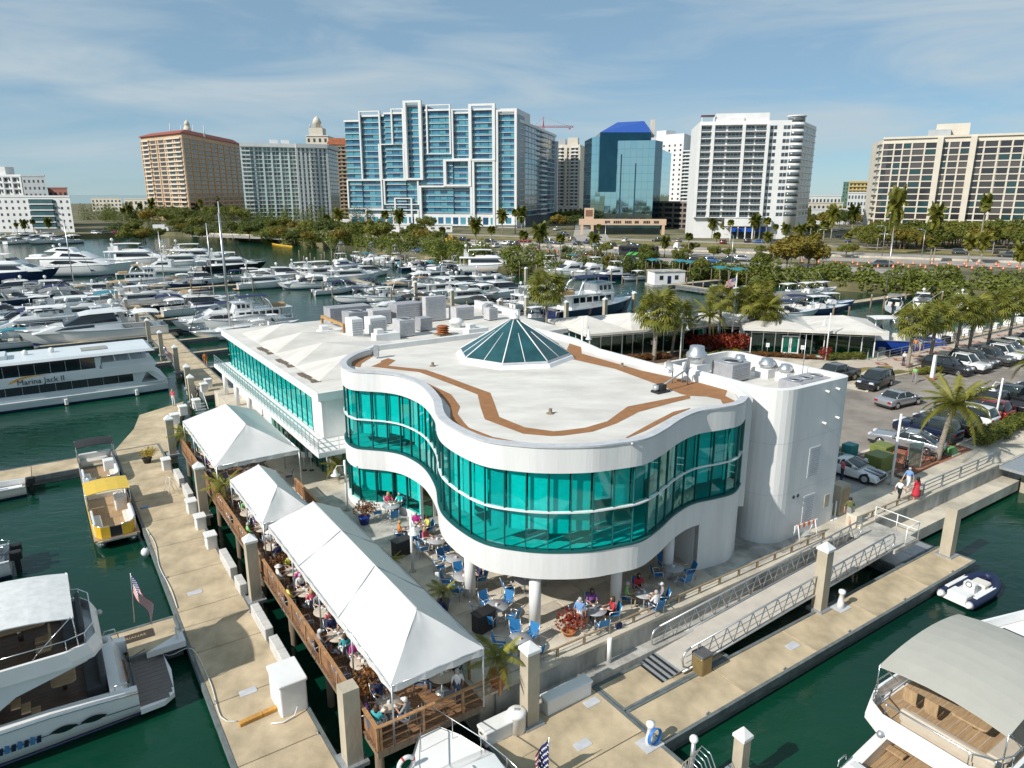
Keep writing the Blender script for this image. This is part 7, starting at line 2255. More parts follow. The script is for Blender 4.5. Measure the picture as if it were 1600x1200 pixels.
def setting(name,u,v,kind,angles,seated,beige,group,who,wheretxt):
 p = S(u,v,0.001)
 table(f'round {"beige" if beige else "grey"} {wheretxt}',p,group+' tables',beige)
 condiments(f'condiments on the round {wheretxt}',S(u,v,0.744))
 for k,a in enumerate(angles):
  r = 0.85
  q = Vector((p.x+r*math.cos(R(a)),p.y+r*math.sin(R(a)),0.001))
  dirs = ('right', 'far-right', 'far', 'far-left', 'left', 'near-left', 'near', 'near-right')[int(((a % 360)+22.5) // 45) % 8]
  side = dirs+' side'
  if kind: chair(f'{"blue sling" if kind == "blue" else "silver-framed"} chair on the {side} of {wheretxt}',kind,q,R(a+180),group+' chairs')
  if k<seated:
   w = WHO[(who+k) % len(WHO)]
   person(f'{HW[w[3]].format(w[2])} person in {w[0]} top, {side} of {wheretxt}', 'sit',q+Vector((0,0,0.0)),R(a+180),w[0],w[1],w[2],w[3],rng.random()<0.5,skin=rng.choice((0,0,1)),hatcol='white')
   plate(f'plate of food on {side} of {wheretxt}',Vector((p.x+0.33*math.cos(R(a)),p.y+0.33*math.sin(R(a)),0.744)))
tp = lambda px,py: at(px,py,0.74)
def toUV(p):
 dx,dy = p.x - 0.8,p.y - 24
 return dx*CU+dy*SU,-dx*SU+dy*CU
for n_,(px,py,ang,seated,who,wt) in enumerate((
  (776,946,(60,125,190,250,330),0,0, 'table left of the front column'),(812,999,(55,100,175,225,320),0,0, 'table nearest the potted palm'),
  (725,900,(20,110,175,250),1,7, 'table behind the left column'),(712,872,(50,140,200),0,0, 'table beside the white fascia curve'),(683,843,(20,150,210,300),2,0, 'table near the lamp post'),
  (647,824,(30,90,200,280),3,3, 'table in front of the doors'),(611,790,(60,110,200,290),2,0, 'table beside the left glass lobe'),(930,952,(95,190,10,285),3,9, 'table by the red bush'),
  (1007,926,(0,100,175,300),4,10, 'table shaded beside the sea wall'),(1052,886,(10,110,190,300),0,0, 'table in the dark archway'),(820,905,(40,200),0,0, 'table shaded behind the front column'))):
 u,v = toUV(tp(px,py))
 setting('t',u,v, 'blue',ang,seated,False, 'terrace',who,wt)
wn_ = ['table at the deck front corner']+[f'table {nth(k)} along the deck rail' for k in range(2,10)]+['table before the wide tent']
for k,v in enumerate((1.7,4.5,6.8,8.9,11.0,13.2,16.4,18.9,21.4,24.1)):
 setting('d',-5.35+0.15*(k % 2),v, 'silver',(124,304,30,214) if k else (124,250,200,330),(4,2,4,3,4,4,3,4,2,1)[k],True, 'deck',k*3+(7 if k==0 else 1),wn_[k])
for k,v in enumerate((2.0,5.6,9.4,13.0)):
 setting('d',-2.95,v, 'silver',(60,180,290),(2,1,1,0)[k],True, 'inner deck',k*4+9,f'table {nth(k + 1)} inside the long tent')
for k,(u,v) in enumerate(((-4.9,27.2),(-2.3,26.6),(-5.2,30.5),(-5.2,33.5),(-3,30.5))):
 setting('d',u,v, 'silver',(20,140,260),(1,0,2,2,0)[k],True, 'wide tent',k*3+2,f'table {nth(k + 1)} inside the wide tent')
person('man in pale blue shirt and white shorts standing at the table by the red bush', 'stand',at(905,986),R(70), 'blue', 'white', 'grey', 'hair',False)
person('man in olive shirt and pale shorts walking beside the tower', 'walk',at(1324,819),R(60), 'green', 'grey', 'black', 'cap',False,hatcol='black')
person('walker in white top and black trousers near the sea wall rail', 'walk',at(1403,786),R(30), 'white', 'black', 'blond', 'hair',True,0.93)
person('man in blue shirt and white shorts walking on the sea wall path', 'walk',at(1417,768),R(210), 'blue', 'white', 'grey', 'hair',False)
person('woman in red patterned dress on the sea wall path', 'stand',at(1429,784),R(110), 'red', 'red', 'black', 'long',False,dress=True)
person('person in pink top bending by the parked sports car', 'stand',at(1314,752),R(0), 'pink', 'navy', 'brown', 'hair',True,0.95)
person('man in lime shirt and grey trousers beside the fire hydrant', 'walk',at(1428,598),R(250), 'lime', 'grey', 'brown', 'hair',True)
person('person in white shirt standing under the nearest promenade palm', 'stand',at(1411,572),R(200), 'white', 'navy', 'grey', 'hair',True)
person('walker in dark shirt and tan shorts on the promenade', 'walk',at(1436,553),R(30), 'grey', 'khaki', 'brown', 'cap',False)
person('walker in pink top beside the promenade rail', 'walk',at(1429,550),R(40), 'orange', 'grey', 'brown', 'hair',False)
person('shirtless walker in orange shorts on the marina dock', 'walk',at(322,572,-1.3),R(120), 'orange', 'orange', 'brown', 'hair',False,skin=1)
person('person in pale pink top on the dock behind the wide tent', 'stand',at(272,634,-1.3),R(90), 'pink', 'white', 'blond', 'long',True)
person('person in black top sitting near the dock stairs', 'stand',at(311,630,-1.3),R(200), 'black', 'black', 'grey', 'hair',True)
person('waiter in teal shirt walking beside the wing windows', 'walk',S(0.2,31.0),R(120), 'teal', 'khaki', 'blond', 'hair',True)
person('man in white shirt seen from behind at the front deck table', 'stand',S(-2.8,1.0),R(110), 'white', 'denim', 'grey', 'hair',True,0.92)
# ================================================================== dock furniture
def dock_box(label,u,v,w=0.75,d=0.6,h=0.75,z=-1.28,rz=0.0):
 t = thing('dock_box',label, 'dock box',S(u,v,z),SA+rz, 'white dock boxes')
 MB().rbox(-d/2,d/2,-w/2,w/2,0,h,0.06,n=2).build('body',WHITE,t)
 MB().rbox(-d/2 - 0.04,d/2+0.04,-w/2 - 0.04,w/2+0.04,h+0.001,h+0.1,0.06,n=2).build('lid',WHITE,t)
 MB().bx(-d/2 - 0.06,-d/2 - 0.041,-0.08,0.08,h*0.8,h*0.92).build('latch',CHROME,t)
def bench_block(label,u,v,L=2.2,z=-1.28):
 t = thing('wave_screen',label, 'concrete block',S(u,v,z),SA, 'pale blocks along the dock edge')
 n = max(2,round(L/1.0))
 for k in range(n):
  MB().rbox(-0.2,0.2,-L/2+L*k/n+0.01,-L/2+L*(k+1)/n - 0.01,0,0.62,0.04,n=2).build('segment',mat('block_paint',(0.55,0.54,0.51),0.7,var=0.12),t)
for i,(u,v) in enumerate(((-7.55,37.4),(-7.45,28.2),(-7.45,25.4),(-7.45,22.4))):
 dock_box(f'{nth(i + 1)} white dock box from the far end beside the deck',u,v)
for i,(v,L) in enumerate(((34.2,2.2),(30.9,2.2),(19.2,2.6),(12.4,2.6),(9.3,2.4),(16.4,1.2))):
 bench_block(f'pale block on the dock edge, {nth(i + 1)} in the row',-7.2,v,L)
t = thing('utility_cabinet', 'big white power cabinet with a hose on the near dock', 'cabinet',S(-7.75,6.4,-1.28),SA)
MB().rbox(-0.55,0.55,-0.8,0.8,0,1.35,0.08).build('body',WHITE,t); MB().rbox(-0.6,0.6,-0.85,0.85,1.351,1.47,0.08).build('lid',WHITE,t)
for y in (-0.42,0.1): MB().bx(0.551,0.57,y,y+0.42,0.55,1.1).build('panel_door',GREYCAP,t)
MB().tube([(0.1,-0.85,0.3),(-0.1,-1.0,0.05),(-0.6,-1.1,0.05),(-1.0,-0.9,0.05)],0.03,6).build('hose',WHITE,t)
t = thing('timber_beam', 'orange-brown timber beam lying on the near dock', 'beam',S(-8.9,6.2,-1.28),SA+R(5))
for k in range(2): MB().bx(-0.9+k*0.92,0.0+k*0.92,-0.11,0.11,0,0.14).build('length',mat('orange_wood',(0.50,0.25,0.05),0.6,var=0.2),t)
dock_box('long white dock box in front of the deck end',-1.55,0.0,0.6,1.6,0.55)
t = thing('white_tank', 'round white tank beside the corner pile', 'tank',S(-0.85,-0.15,-1.28),0)
MB().lathe([(0.36,0),(0.36,0.7),(0.38,0.72),(0.38,0.82),(0.30,0.9),(0.02,0.92)],18).build('barrel',WHITE,t); MB().box((0,0,0.94),(0.2,0.1,0.05)).build('handle',GALV,t)
dock_box('low white bench box against the sea wall',1.75,0.0,0.5,2.3,0.6)
t = thing('litter_bin', 'square bronze litter bin at the foot of the gangway', 'bin',S(7.9,-1.75,-1.28),SA)
MB().rbox(-0.35,0.35,-0.32,0.32,0,0.85,0.1).build('body',mat('bronze',(0.30,0.22,0.10),0.35,0.5,var=0.1),t); MB().rbox(-0.37,0.37,-0.34,0.34,0.851,0.95,0.1).build('lid',mat('dark_lid',(0.10,0.10,0.10),0.5),t)
def pedestal(label,u,v,hose=False):
 t = thing('power_pedestal',label, 'pedestal',S(u,v,-1.28),SA, 'white power pedestals')
 MB().lathe([(0.2,0),(0.16,0.3),(0.1,0.75),(0.17,0.8),(0.17,0.95),(0.05,1.0)],12).build('column',WHITE,t)
 MB().bx(-0.45,0.45,-0.35,0.35,0,0.02).build('base_plate',GREYCAP,t)
 if hose:
  for k in range(4): MB().tube([(0.3*math.cos(a)+0.02*k,-0.18 - 0.02*k,0.45+0.34*math.sin(a)) for a in [j*math.pi/8 for j in range(16)]],0.025,5,closed=True).build('hose_coil',mat('blue_hose',(0.04,0.20,0.55),0.4),t)
pedestal('white pedestal on the dock arm beside the gangway pile',17.6,-2.3)
pedestal('white pedestal with a blue hose coil at the dock corner',2.95,-3.6,True)
for i,(u,v) in enumerate(((-9.3,17.5),(2.6,-0.6),(12.8,-2.9),(-9.0,8.0),(0.8,-2.2))):
 t = thing('deck_hatch',f'{nth(i + 1)} pale hatch plate set in the docks from the left', 'hatch',S(u,v,-1.285),SA, 'dock hatch plates')
 MB().rbox(-0.35,0.35,-0.2,0.2,0,0.012,0.06).build('plate',GREYCAP,t)
cl = [MB().cyl((-0.12,0,0.06),(0.12,0,0.06),0.02,0.02,6).mesh('horn',[GALV]),MB().bx(-0.05,0.05,-0.03,0.03,0,0.06).mesh('foot',[GALV])]
i = 0
for u,vs in ((-10.3,(2,8,12.5,20,26,32,38)),(-7.4,(4,14,24,33))):
 for v in vs:
  i += 1
  t = thing('mooring_cleat',f'{nth(i)} mooring cleat along the dock beside the deck', 'cleat',S(u,v,-1.28),SA+math.pi/2, 'dock cleats')
  link('horn',cl[0],t); link('foot',cl[1],t)
for u in (6,11,16,21,26):
 i += 1
 t = thing('mooring_cleat',f'mooring cleat on the outer edge of the right dock arm, {nth((u - 1) // 5)} from left', 'cleat',S(u,-3.75,-1.28),SA, 'dock cleats')
 link('horn',cl[0],t); link('foot',cl[1],t)
def rope(label,pts,m=None,r=0.025):
 t = thing('mooring_line',label, 'rope',pts[0])
 MB().tube(catmull([p - pts[0] for p in pts],0.25),r,5).build('line',m or mat('white_rope',(0.62,0.62,0.58),0.8),t)
rope('white mooring line lying along the dock edge by the pontoon boat',[S(-10.35,27.0,-1.25),S(-10.2,24.5,-1.25),S(-10.42,21.5,-1.25),S(-10.3,18.5,-1.25),S(-10.35,16.4,-1.25)])
rope('white mooring line from the yacht platform to the dock at left',[S(-12.0,13.5,-1.3),S(-11.3,13.0,-1.6),S(-10.4,12.4,-1.25),S(-10.2,9.5,-1.25),S(-10.3,7.0,-1.25),S(-9.8,6.4,-1.25)])
rope('black spring line from the yacht quarter to the dock arm',[S(-13.2,9.8,-0.2),S(-12.9,12.0,-0.6),S(-12.2,13.6,-1.25)],BLACK,0.02)
t = thing('dock_fender', 'round white fender floating below the dock by the pontoon boat', 'fender',S(-10.75,24.6,-1.9)); MB().ball((0,0,0.25),0.27,10,6).build('ball',WHITE,t); MB().cyl((0,0,0.5),(0,0,0.62),0.05,0.04,6).build('eye',NAVY,t)
t = thing('door_mat', 'dark boarding mat with pale lettering on the short dock arm', 'mat',S(-12.6,14.9,-1.28),SA)
MB().bx(-0.95,0.95,-0.35,0.35,0,0.02).build('pad',mat('mat_brown',(0.05,0.038,0.028),0.9),t)
lettering('mat_letters', 'MARIANAS',0.26,mat('mat_gold',(0.40,0.28,0.14),0.8),t,plane_mtx((0,0,0.022),(1,0,0),(0,1,0)),0.003)
t = thing('boarding_step', 'white wedge-shaped boarding step at the base of the short dock arm', 'step',S(-11.3,13.0,-1.3),SA); MB().prism([(-0.9,-0.15),(0.75,-0.15),(0.75,0.75)],0,0.3).build('tread',WHITE,t); MB().bx(0.4,0.5,0.2,0.3,0.3,0.9).build('handle_post',WHITE,t)
t = thing('easel', 'white folding easel standing on the dock by the deck', 'easel',S(-8.1,32.0,-1.28),SA+R(20))
for s in (-1,1):
 for y in (-0.35,0.35): MB().cyl((s*0.4,y,0),(s*0.05,y*0.6,1.25),0.025,0.025,5).build('leg',CREAMGEL,t)
MB().cyl((0,-0.25,1.24),(0,0.25,1.24),0.03,0.03,5).build('crossbar',CREAMGEL,t)
t = thing('blue_towel', 'small blue cloth on the dock beside the yellow boat', 'cloth',S(-10.0,30.6,-1.28),SA); MB().rbox(-0.25,0.25,-0.12,0.12,0,0.06,0.06).build('fold',CLOTH['blue'],t)
# ================================================================== gangway
gw0,gw1 = S(7.0,-0.55,-1.13),S(23.3,-0.75,0.02)
g = thing('gangway', 'long aluminium gangway with truss sides sloping up to the quay', 'gangway',gw0,0)
ax = (gw1 - gw0)
LN = ax.length
ax.normalize()
side_ = Vector((-ax.y,ax.x,0)).normalized()
upv = side_.cross(ax)*-1
upv = ax.cross(side_)
gm = Matrix((ax,side_,upv)).transposed().to_4x4(); gm.translation = gw0
g.matrix_world = gm
MB().bx(0,LN,-0.85,0.85,-0.06,0.0).build('walkway',mat('gangway_deck',(0.50,0.46,0.40),0.7,var=0.1,scale=1),g)
for s in (-1,1):
 y = s*0.95
 MB().cyl((0.5,y,1.02),(LN - 0.4,y,1.02),0.045,0.045,7).build('handrail',ALU,g)
 MB().cyl((0.0,y,-0.02),(LN,y,-0.02),0.06,0.06,7).build('bottom_chord',ALU,g)
 for zz in (0.35,0.68): MB().cyl((0.2,y,zz),(LN - 0.2,y,zz),0.018,0.018,5).build('mid_rail',ALU,g)
 n = 17
 for k in range(n):
  x0,x1 = 0.6+(LN - 1.2)*k/n,0.6+(LN - 1.2)*(k+1)/n
  MB().cyl((x0,y,0),((x0+x1)/2,y,1.0),0.028,0.028,5).build('diagonal',ALU,g)
  MB().cyl(((x0+x1)/2,y,1.0),(x1,y,0),0.028,0.028,5).build('diagonal',ALU,g)
 for xe,d in ((0.5,-1),(LN - 0.4,1)):
  MB().tube([(xe,y,1.02),(xe+d*0.35,y,0.95),(xe+d*0.52,y,0.65),(xe+d*0.45,y,0.25),(xe+d*0.1,y,0.0)],0.045,7).build('end_loop',ALU,g)
MB().add([(0,-0.85,0.0),(-1.25,-0.85,-0.12),(-1.25,0.85,-0.12),(0,0.85,0.0),(0,-0.85,-0.06),(-1.25,-0.85,-0.15),(-1.25,0.85,-0.15),(0,0.85,-0.06)],[(0,1,2,3),(7,6,5,4),(0,4,5,1),(3,2,6,7),(1,5,6,2),(0,3,7,4)]).build('toe_plate',GALV,g)
for k in range(4): MB().bx(-1.1+k*0.28,-0.98+k*0.28,-0.84,0.84,-0.09+k*0.027,-0.07+k*0.027).build('grip_strip',BLACK,g)
t = thing('landing_platform', 'grey concrete landing at the head of the gangway with white railings', 'platform',S(24.2,-0.55,0),SA)
MB().bx(-0.9,1.6,-1.3,1.4,-0.25,-0.02).build('floor',CONCG,t)
for a,b in (((1.55,1.3),(1.55,-1.25)),((1.5,-1.25),(0.2,-1.25))):
 for z_ in (0.5,1.0): MB().cyl((*a,z_),(*b,z_),0.03,0.03,6).build('rail',WHITE,t)
for p in ((1.55,1.3),(1.55,0.0),(1.55,-1.25),(0.2,-1.25)): MB().cyl((*p,-0.02),(*p,1.02),0.03,0.03,6).build('post',WHITE,t)
MB().bx(-0.2,0.4,1.45,2.1,0.0,0.75).build('end_block',CONC,t)
t = thing('boarding_platform', 'grey steel platform with rails at the right edge of the sea wall', 'platform',S(43.2,-0.3,0),SA)
MB().bx(-1.2,6,-1.6,1.0,-0.2,0.0).build('floor',GALV,t); MB().bx(0.2,0.8,-0.6,0.0,-4,-0.21).build('support',PILEC,t)
for z_ in (0.4,0.75,1.1): MB().cyl((-1.15,-1.55,z_),(6,-1.55,z_),0.03,0.03,6).build('rail',ALU,t)
for x in (-1.15,0.3,1.75,3.2,4.6): MB().cyl((x,-1.55,0),(x,-1.55,1.1),0.03,0.03,6).build('post',ALU,t)
t = thing('dock_stairs', 'metal dock stairs behind the wide tent', 'stairs',S(-2.6,50.0,-1.3),SA+R(90))
for k in range(6): MB().bx(k*0.3 - 1,k*0.3 - 0.72,-0.5,0.5,k*0.21,k*0.21+0.05).build('tread',GALV,t)
for s in (-1,1): MB().cyl((-1,s*0.5,0.9),(0.8,s*0.5,2.1),0.03,0.03,6).build('handrail',WHITE,t)
for i,(u,v) in enumerate(((-3.9,51.6),(-2.4,53.2),(-5.0,49.2),(-0.5,59.2),(0.3,61.0))): dock_box(f'{nth(i + 1)} white dock box near the stairs behind the wide tent',u,v,0.8,0.7,0.8)
t = thing('round_planter', 'bright red round planter beside the wide tent', 'planter',S(-1.2,37.6,0.0)); MB().lathe([(0.42,0),(0.48,1.05),(0.5,1.1),(0.44,1.1),(0.4,0.95),(0.02,0.95)],16).build('drum',RED,t)
q = MB()
for k in range(40): a,r_ = rng.uniform(0,6.28),rng.uniform(0,0.36); q.add([(r_*math.cos(a),r_*math.sin(a),1.0),(r_*math.cos(a)+0.06,r_*math.sin(a),1.25),(r_*math.cos(a),r_*math.sin(a)+0.08,1.28)],[(0,1,2)])
q.build('plants',YELLOW,t)['kind'] = 'stuff'
# ================================================================== lamps,signs,bins,barricade
def bell_lamp(label,p,h=5.2,arm=R(-90),bell=True,group='white lamp posts'):
 t = thing('lamp_post',label, 'lamp post',p,arm,group)
 MB().cyl((0,0,0),(0,0,h),0.085,0.07,10).build('pole',WHITE,t); MB().lathe([(0.2,0),(0.18,0.08),(0.09,0.14)],10).build('base',CONCG,t)
 if bell:
  MB().tube([(0,0,h*0.9),(0.5,0,h*0.92),(0.62,0,h*0.86)],0.03,6).build('arm',WHITE,t)
  MB().lathe([(0.05,h*0.86),(0.10,h*0.83),(0.13,h*0.78),(0.30,h*0.75),(0.29,h*0.745),(0.03,h*0.76)],14,c=(0.62,0,0)).build('bell_shade',WHITE,t)
bell_lamp('white bell lamp post beside the front tent on the terrace',at(645,893),3.3,R(-70))
bell_lamp('white bell lamp post at the left lobe of the restaurant',at(543,797),3.3,R(215))
bell_lamp('plain white lamp pole at the edge of the brick paving',at(1392,757),5.0,0,False)
bell_lamp('white lamp post with bell arm beside the right hedge',at(1553,668),4.3,R(170))
bell_lamp('white lamp pole in the planting left of the flagpole',S(47.8,37.0),5.0,R(0),True)
bell_lamp('white lamp pole at the pavilion planting right of the doors',S(62.6,27.8),5.6,R(180),True)
bell_lamp('white lamp pole behind the roof skylight',S(27.0,30.0),8.2,R(0),True)
t = thing('white_obelisk', 'white square post at the corner of the car park lawn', 'post',at(1456,592),SA); MB().box((0,0,1.3),(0.36,0.36,2.6),taper=0.75).build('shaft',WHITE,t); MB().box((0,0,0.08),(0.9,0.9,0.16)).build('plinth',BRICK,t)
k = 0
for px,py in ((1019,552),(1101,548),(1158,549),(1198,556),(1252,560)):
 k += 1
 t = thing('parking_sign',f'{nth(k)} small white sign from the left in the pavilion planting', 'sign',at(px,py),R(-10), 'small white signs')
 MB().cyl((0,0,0),(0,0,1.5),0.03,0.03,6).build('post',GALV,t); MB().bx(-0.2,0.2,-0.045,-0.032,1.1,1.6).build('plate',WHITE,t)
 MB().bx(-0.12,0.12,-0.05,-0.046,1.3,1.42).build('print',GREYCAP,t)
for k,(px,py) in enumerate(((487,735),(476,735))):
 t = thing('menu_stand',f'{("right", "left")[k]} menu stand between the wide tent and the wing', 'sign',at(px,py),R(-30), 'menu stands')
 MB().cyl((0,0,0.03),(0,0,1.0),0.025,0.025,6).build('post',WHITE,t); MB().box((0,-0.03,1.2),(0.36,0.03,0.42)).build('board',WHITE,t); MB().lathe([(0.18,0),(0.16,0.03)],10).build('foot',BLACK,t)
t = thing('door_sign_post', 'white information post beside the blue planter', 'sign',at(684,930),0); MB().cyl((0,0,0),(0,0,0.5),0.03,0.03,6).build('post',GALV,t); MB().rbox(-0.1,0.1,-0.05,0.05,0.5,1.25,0.04).build('panel',WHITE,t)
for k,(px,py) in enumerate(((756,985),(628,868))):
 t = thing('service_cart',f'dark service station {("near the front tables", "behind the lamp post")[k]}', 'cart',at(px,py),SA+R(10), 'dark service stations')
 MB().rbox(-0.5,0.5,-0.28,0.28,0.1,0.95,0.04,n=2).build('cabinet',BLACK,t); MB().rbox(-0.54,0.54,-0.32,0.32,0.951,1.0,0.05,n=2).build('counter',BLACK,t)
 for x in (-0.4,0.4): MB().ball((x,0,0.06),0.06,6,4).build('caster',BLACK,t)
t = thing('barricade', 'white and orange striped barricade against the tower wall', 'barricade',S(20.3,1.75),SA - R(4))
for s in (-1,1):
 for d in (-1,1): MB().cyl((s*0.75,d*0.3,0),(s*0.72,d*0.03,1.05),0.035,0.035,4).build('leg',WHITE,t)
for k in range(9): MB().bx(-0.95+k*0.212,-0.95+(k+1)*0.212,-0.035,0.035,0.82,1.05).build('stripe',ORANGE if k % 2 else WHITE,t)
t = thing('utility_box', 'tall tan utility cabinet behind the tower corner', 'cabinet',at(1308,800),SA); MB().rbox(-0.5,0.5,-0.4,0.4,0,1.9,0.04,n=2).build('body',PILEC,t); MB().bx(-0.4,0.4,-0.42,-0.401,0.2,1.7).build('door',TANM,t)
GRN = mat('olive_metal',(0.16,0.19,0.045),0.5,var=0.1); TQ = mat('turquoise_metal',(0.04,0.22,0.22),0.5,var=0.1)
def tbox(label,p,dx,dy,h,m):
 t = thing('transformer_box',label, 'utility box',p,SA); MB().rbox(-dx/2,dx/2,-dy/2,dy/2,0.1,h,0.05,n=2).build('casing',m,t); MB().bx(-dx/2 - 0.15,dx/2+0.15,-dy/2 - 0.15,dy/2+0.15,0,0.099).build('pad',CONCG,t)
 MB().bx(-dx*0.4,dx*0.4,-dy/2 - 0.015,-dy/2 - 0.001,0.25,h*0.75).build('door',m,t)
tbox('large olive transformer box beside the white sports car',S(34.0,5.2),1.8,1.3,1.25,GRN); tbox('second olive transformer box behind the larger one',S(36.2,6.2),1.4,1.2,1.2,GRN); tbox('tall turquoise box beside the hedge',S(33.2,7.0),0.9,0.8,1.6,TQ); tbox('small bright green box beside the palm',S(41.7,3.9),0.9,0.6,0.5,mat('bright_green',(0.15,0.35,0.12),0.6))
t = thing('bollard_pair', 'pair of slim white posts on feet by the tower corner', 'post',at(1297,812),SA)
for x in (0,0.45):
 MB().cyl((x,0,0.05),(x,0,1.1),0.05,0.05,8).build('post',WHITE,t); MB().lathe([(0.2,0),(0.18,0.05)],10,c=(x,0,0)).build('foot',WHITE,t)
t = thing('fire_hydrant', 'yellow fire hydrant on the lawn by the car park', 'hydrant',at(1379,596),0); MB().lathe([(0.18,0),(0.18,0.06),(0.12,0.08),(0.12,0.5),(0.15,0.52),(0.12,0.65),(0.03,0.74)],10).build('barrel',YELLOW,t)
for s in (-1,1): MB().cyl((0,s*0.1,0.42),(0,s*0.22,0.42),0.06,0.06,8).build('outlet',YELLOW,t)
t = thing('glass_screen', 'frosted glass wind screen beside the bicycles', 'screen',S(36.2,3.9),SA+R(70)); MB().bx(-0.02,0.02,-.6, .6,0.1,2.0).build('pane',clear_glass('frosted_glass',(0.6,0.72,0.72),0.12,0.3),t)
for y in (-.6, .6): MB().bx(-0.03,0.03,y - 0.03,y+0.03,0,2.0).build('post',ALU,t)
def bicycle(label,p,rz,m):
 t = thing('bicycle',label, 'bicycle',p,rz, 'parked bicycles')
 for x in (-0.52,0.52):
  w = MB().tube([(x+0.33*math.cos(a),0,0.34+0.33*math.sin(a)) for a in [k*math.pi/9 for k in range(18)]],0.025,5,closed=True).build('wheel',RUBBER,t)
  q = MB()
  for k in range(6): q.cyl((x,0,0.34),(x+0.32*math.cos(k*1.047),0,0.34+0.32*math.sin(k*1.047)),0.006,0.006,3)
  q.build('spokes',CHROME,w)['kind'] = 'stuff'
 q = MB()
 for a,b in (((-0.52,0.34),(-0.08,0.32)),((-0.52,0.34),(-0.2,0.8)),((-0.08,0.32),(-0.2,0.85)),((-0.08,0.32),(0.36,0.78)),((-0.2,0.78),(0.36,0.82)),((0.36,0.95),(0.52,0.34))): q.cyl((a[0],0,a[1]),(b[0],0,b[1]),0.022,0.022,6)
 q.build('frame',m,t)
 MB().rbox(-0.32,-0.08,-0.07,0.07,0.86,0.92,0.05,n=2).build('saddle',BLACK,t); MB().tube([(0.25,-0.28,1.0),(0.36,-0.1,1.0),(0.36,0.1,1.0),(0.25,0.28,1.0)],0.018,5).build('handlebar',BLACK,t)
for k,(u,v,a,m) in enumerate(((37.4,4.6,10,BLACK),(37.9,5.2,15,RED),(38.4,4.0,-20,BLACK),(36.6,5.6,30,ORANGE),(35.2,3.9,40,BLACK))):
 bicycle(f'{nth(k + 1)} bicycle from the left of the group on the brick paving',S(u,v,0.03),SA+R(a),m)
t = thing('ball_post', 'steel post with a white ball top at the dock corner by the water', 'post',S(3.15,-5.5,-1.28)); MB().cyl((0,0,0),(0,0,1.35), .09, .08,10).build('post',ALU,t); MB().ball((0,0,1.5), .16,12,7).build('ball',WHITE,t)
t = thing('boarding_rail', 'looped stainless boarding rails at the dock corner', 'railing',S(2.6,-5.9,-1.28),SA)
for k in range(5): MB().tube([(k*.16,-.55,0),(k*.16,-.55, .7+.06*k),(k*.16,-.3,1.1+.06*k),(k*.16, .1,1.15+.06*k),(k*.16, .35, .8),(k*.16, .4,0)], .022,6).build('loop',CHROME,t)
MB().bx(-.1, .8,-.6, .45,0, .03).build('base',GALV,t)
t = thing('wall_fender', 'white upright fender on the sea wall below the red bush', 'fender',S(4.6, .62,-1.0)); MB().cyl((0,0, .1),(0,0,1.25), .1, .1,10).build('tube',WHITE,t); MB().cyl((0,0,0),(0,0, .1), .04, .09,8).build('tip',GALV,t)
t = thing('blue_bag', 'small blue bag on the sea wall rail', 'bag',S(5.6,1.15, .14),SA); MB().rbox(-.16, .16,-.1, .1,0, .24, .06).build('pouch',CLOTH['navy'],t); MB().tube([(-.1,0, .24),(0,0, .36),(.1,0, .24)], .012,5).build('handle',BLACK,t)
# ================================================================== vegetation
LG = leaf_mat('tree_leaf',(0.085,0.115,0.018),(0.25,0.245,0.045), .35); LD = leaf_mat('dark_leaf',(0.050,0.080,0.016),(0.14,0.17,0.035), .35); LY = leaf_mat('yellow_leaf',(0.14,0.12,0.014),(0.30,0.22,0.035), .3)
LP = leaf_mat('palm_leaf',(0.10,0.125,0.018),(0.32,0.30,0.055), .35); LR = leaf_mat('croton_red',(0.16,0.014,0.010),(0.34,0.06,0.02)); LM = leaf_mat('mangrove_leaf',(0.065,0.105,0.015),(0.20,0.22,0.035), .35); LO = leaf_mat('croton_brown',(0.12,0.05,0.012),(0.27,0.12,0.035))
def leaves(q,c,r,n,s,rg,m=0,flat=0.8):
 for _ in range(n):
  while True:
   d = Vector((rg.uniform(-1,1),rg.uniform(-1,1),rg.uniform(-1,1)))
   if 0.05<d.length<1: break
  k = d.length
  d = d.normalized()*(0.55+0.45*k ** 0.4) if rg.random()<0.8 else d
  p = Vector(c)+Vector((d.x*r[0],d.y*r[1],d.z*r[2]))
  a = Vector((rg.uniform(-1,1),rg.uniform(-1,1),rg.uniform(-0.6,0.6))).normalized()
  b = a.cross(d+Vector((rg.uniform(-.6, .6),rg.uniform(-.6, .6),rg.uniform(-.3, .9)))).normalized()
  w = s*rg.uniform(0.6,1.3)
  q.add([p - a*w,p+b*w*0.6,p+a*w,p - b*w*0.6],[(0,1,2,3)],m)
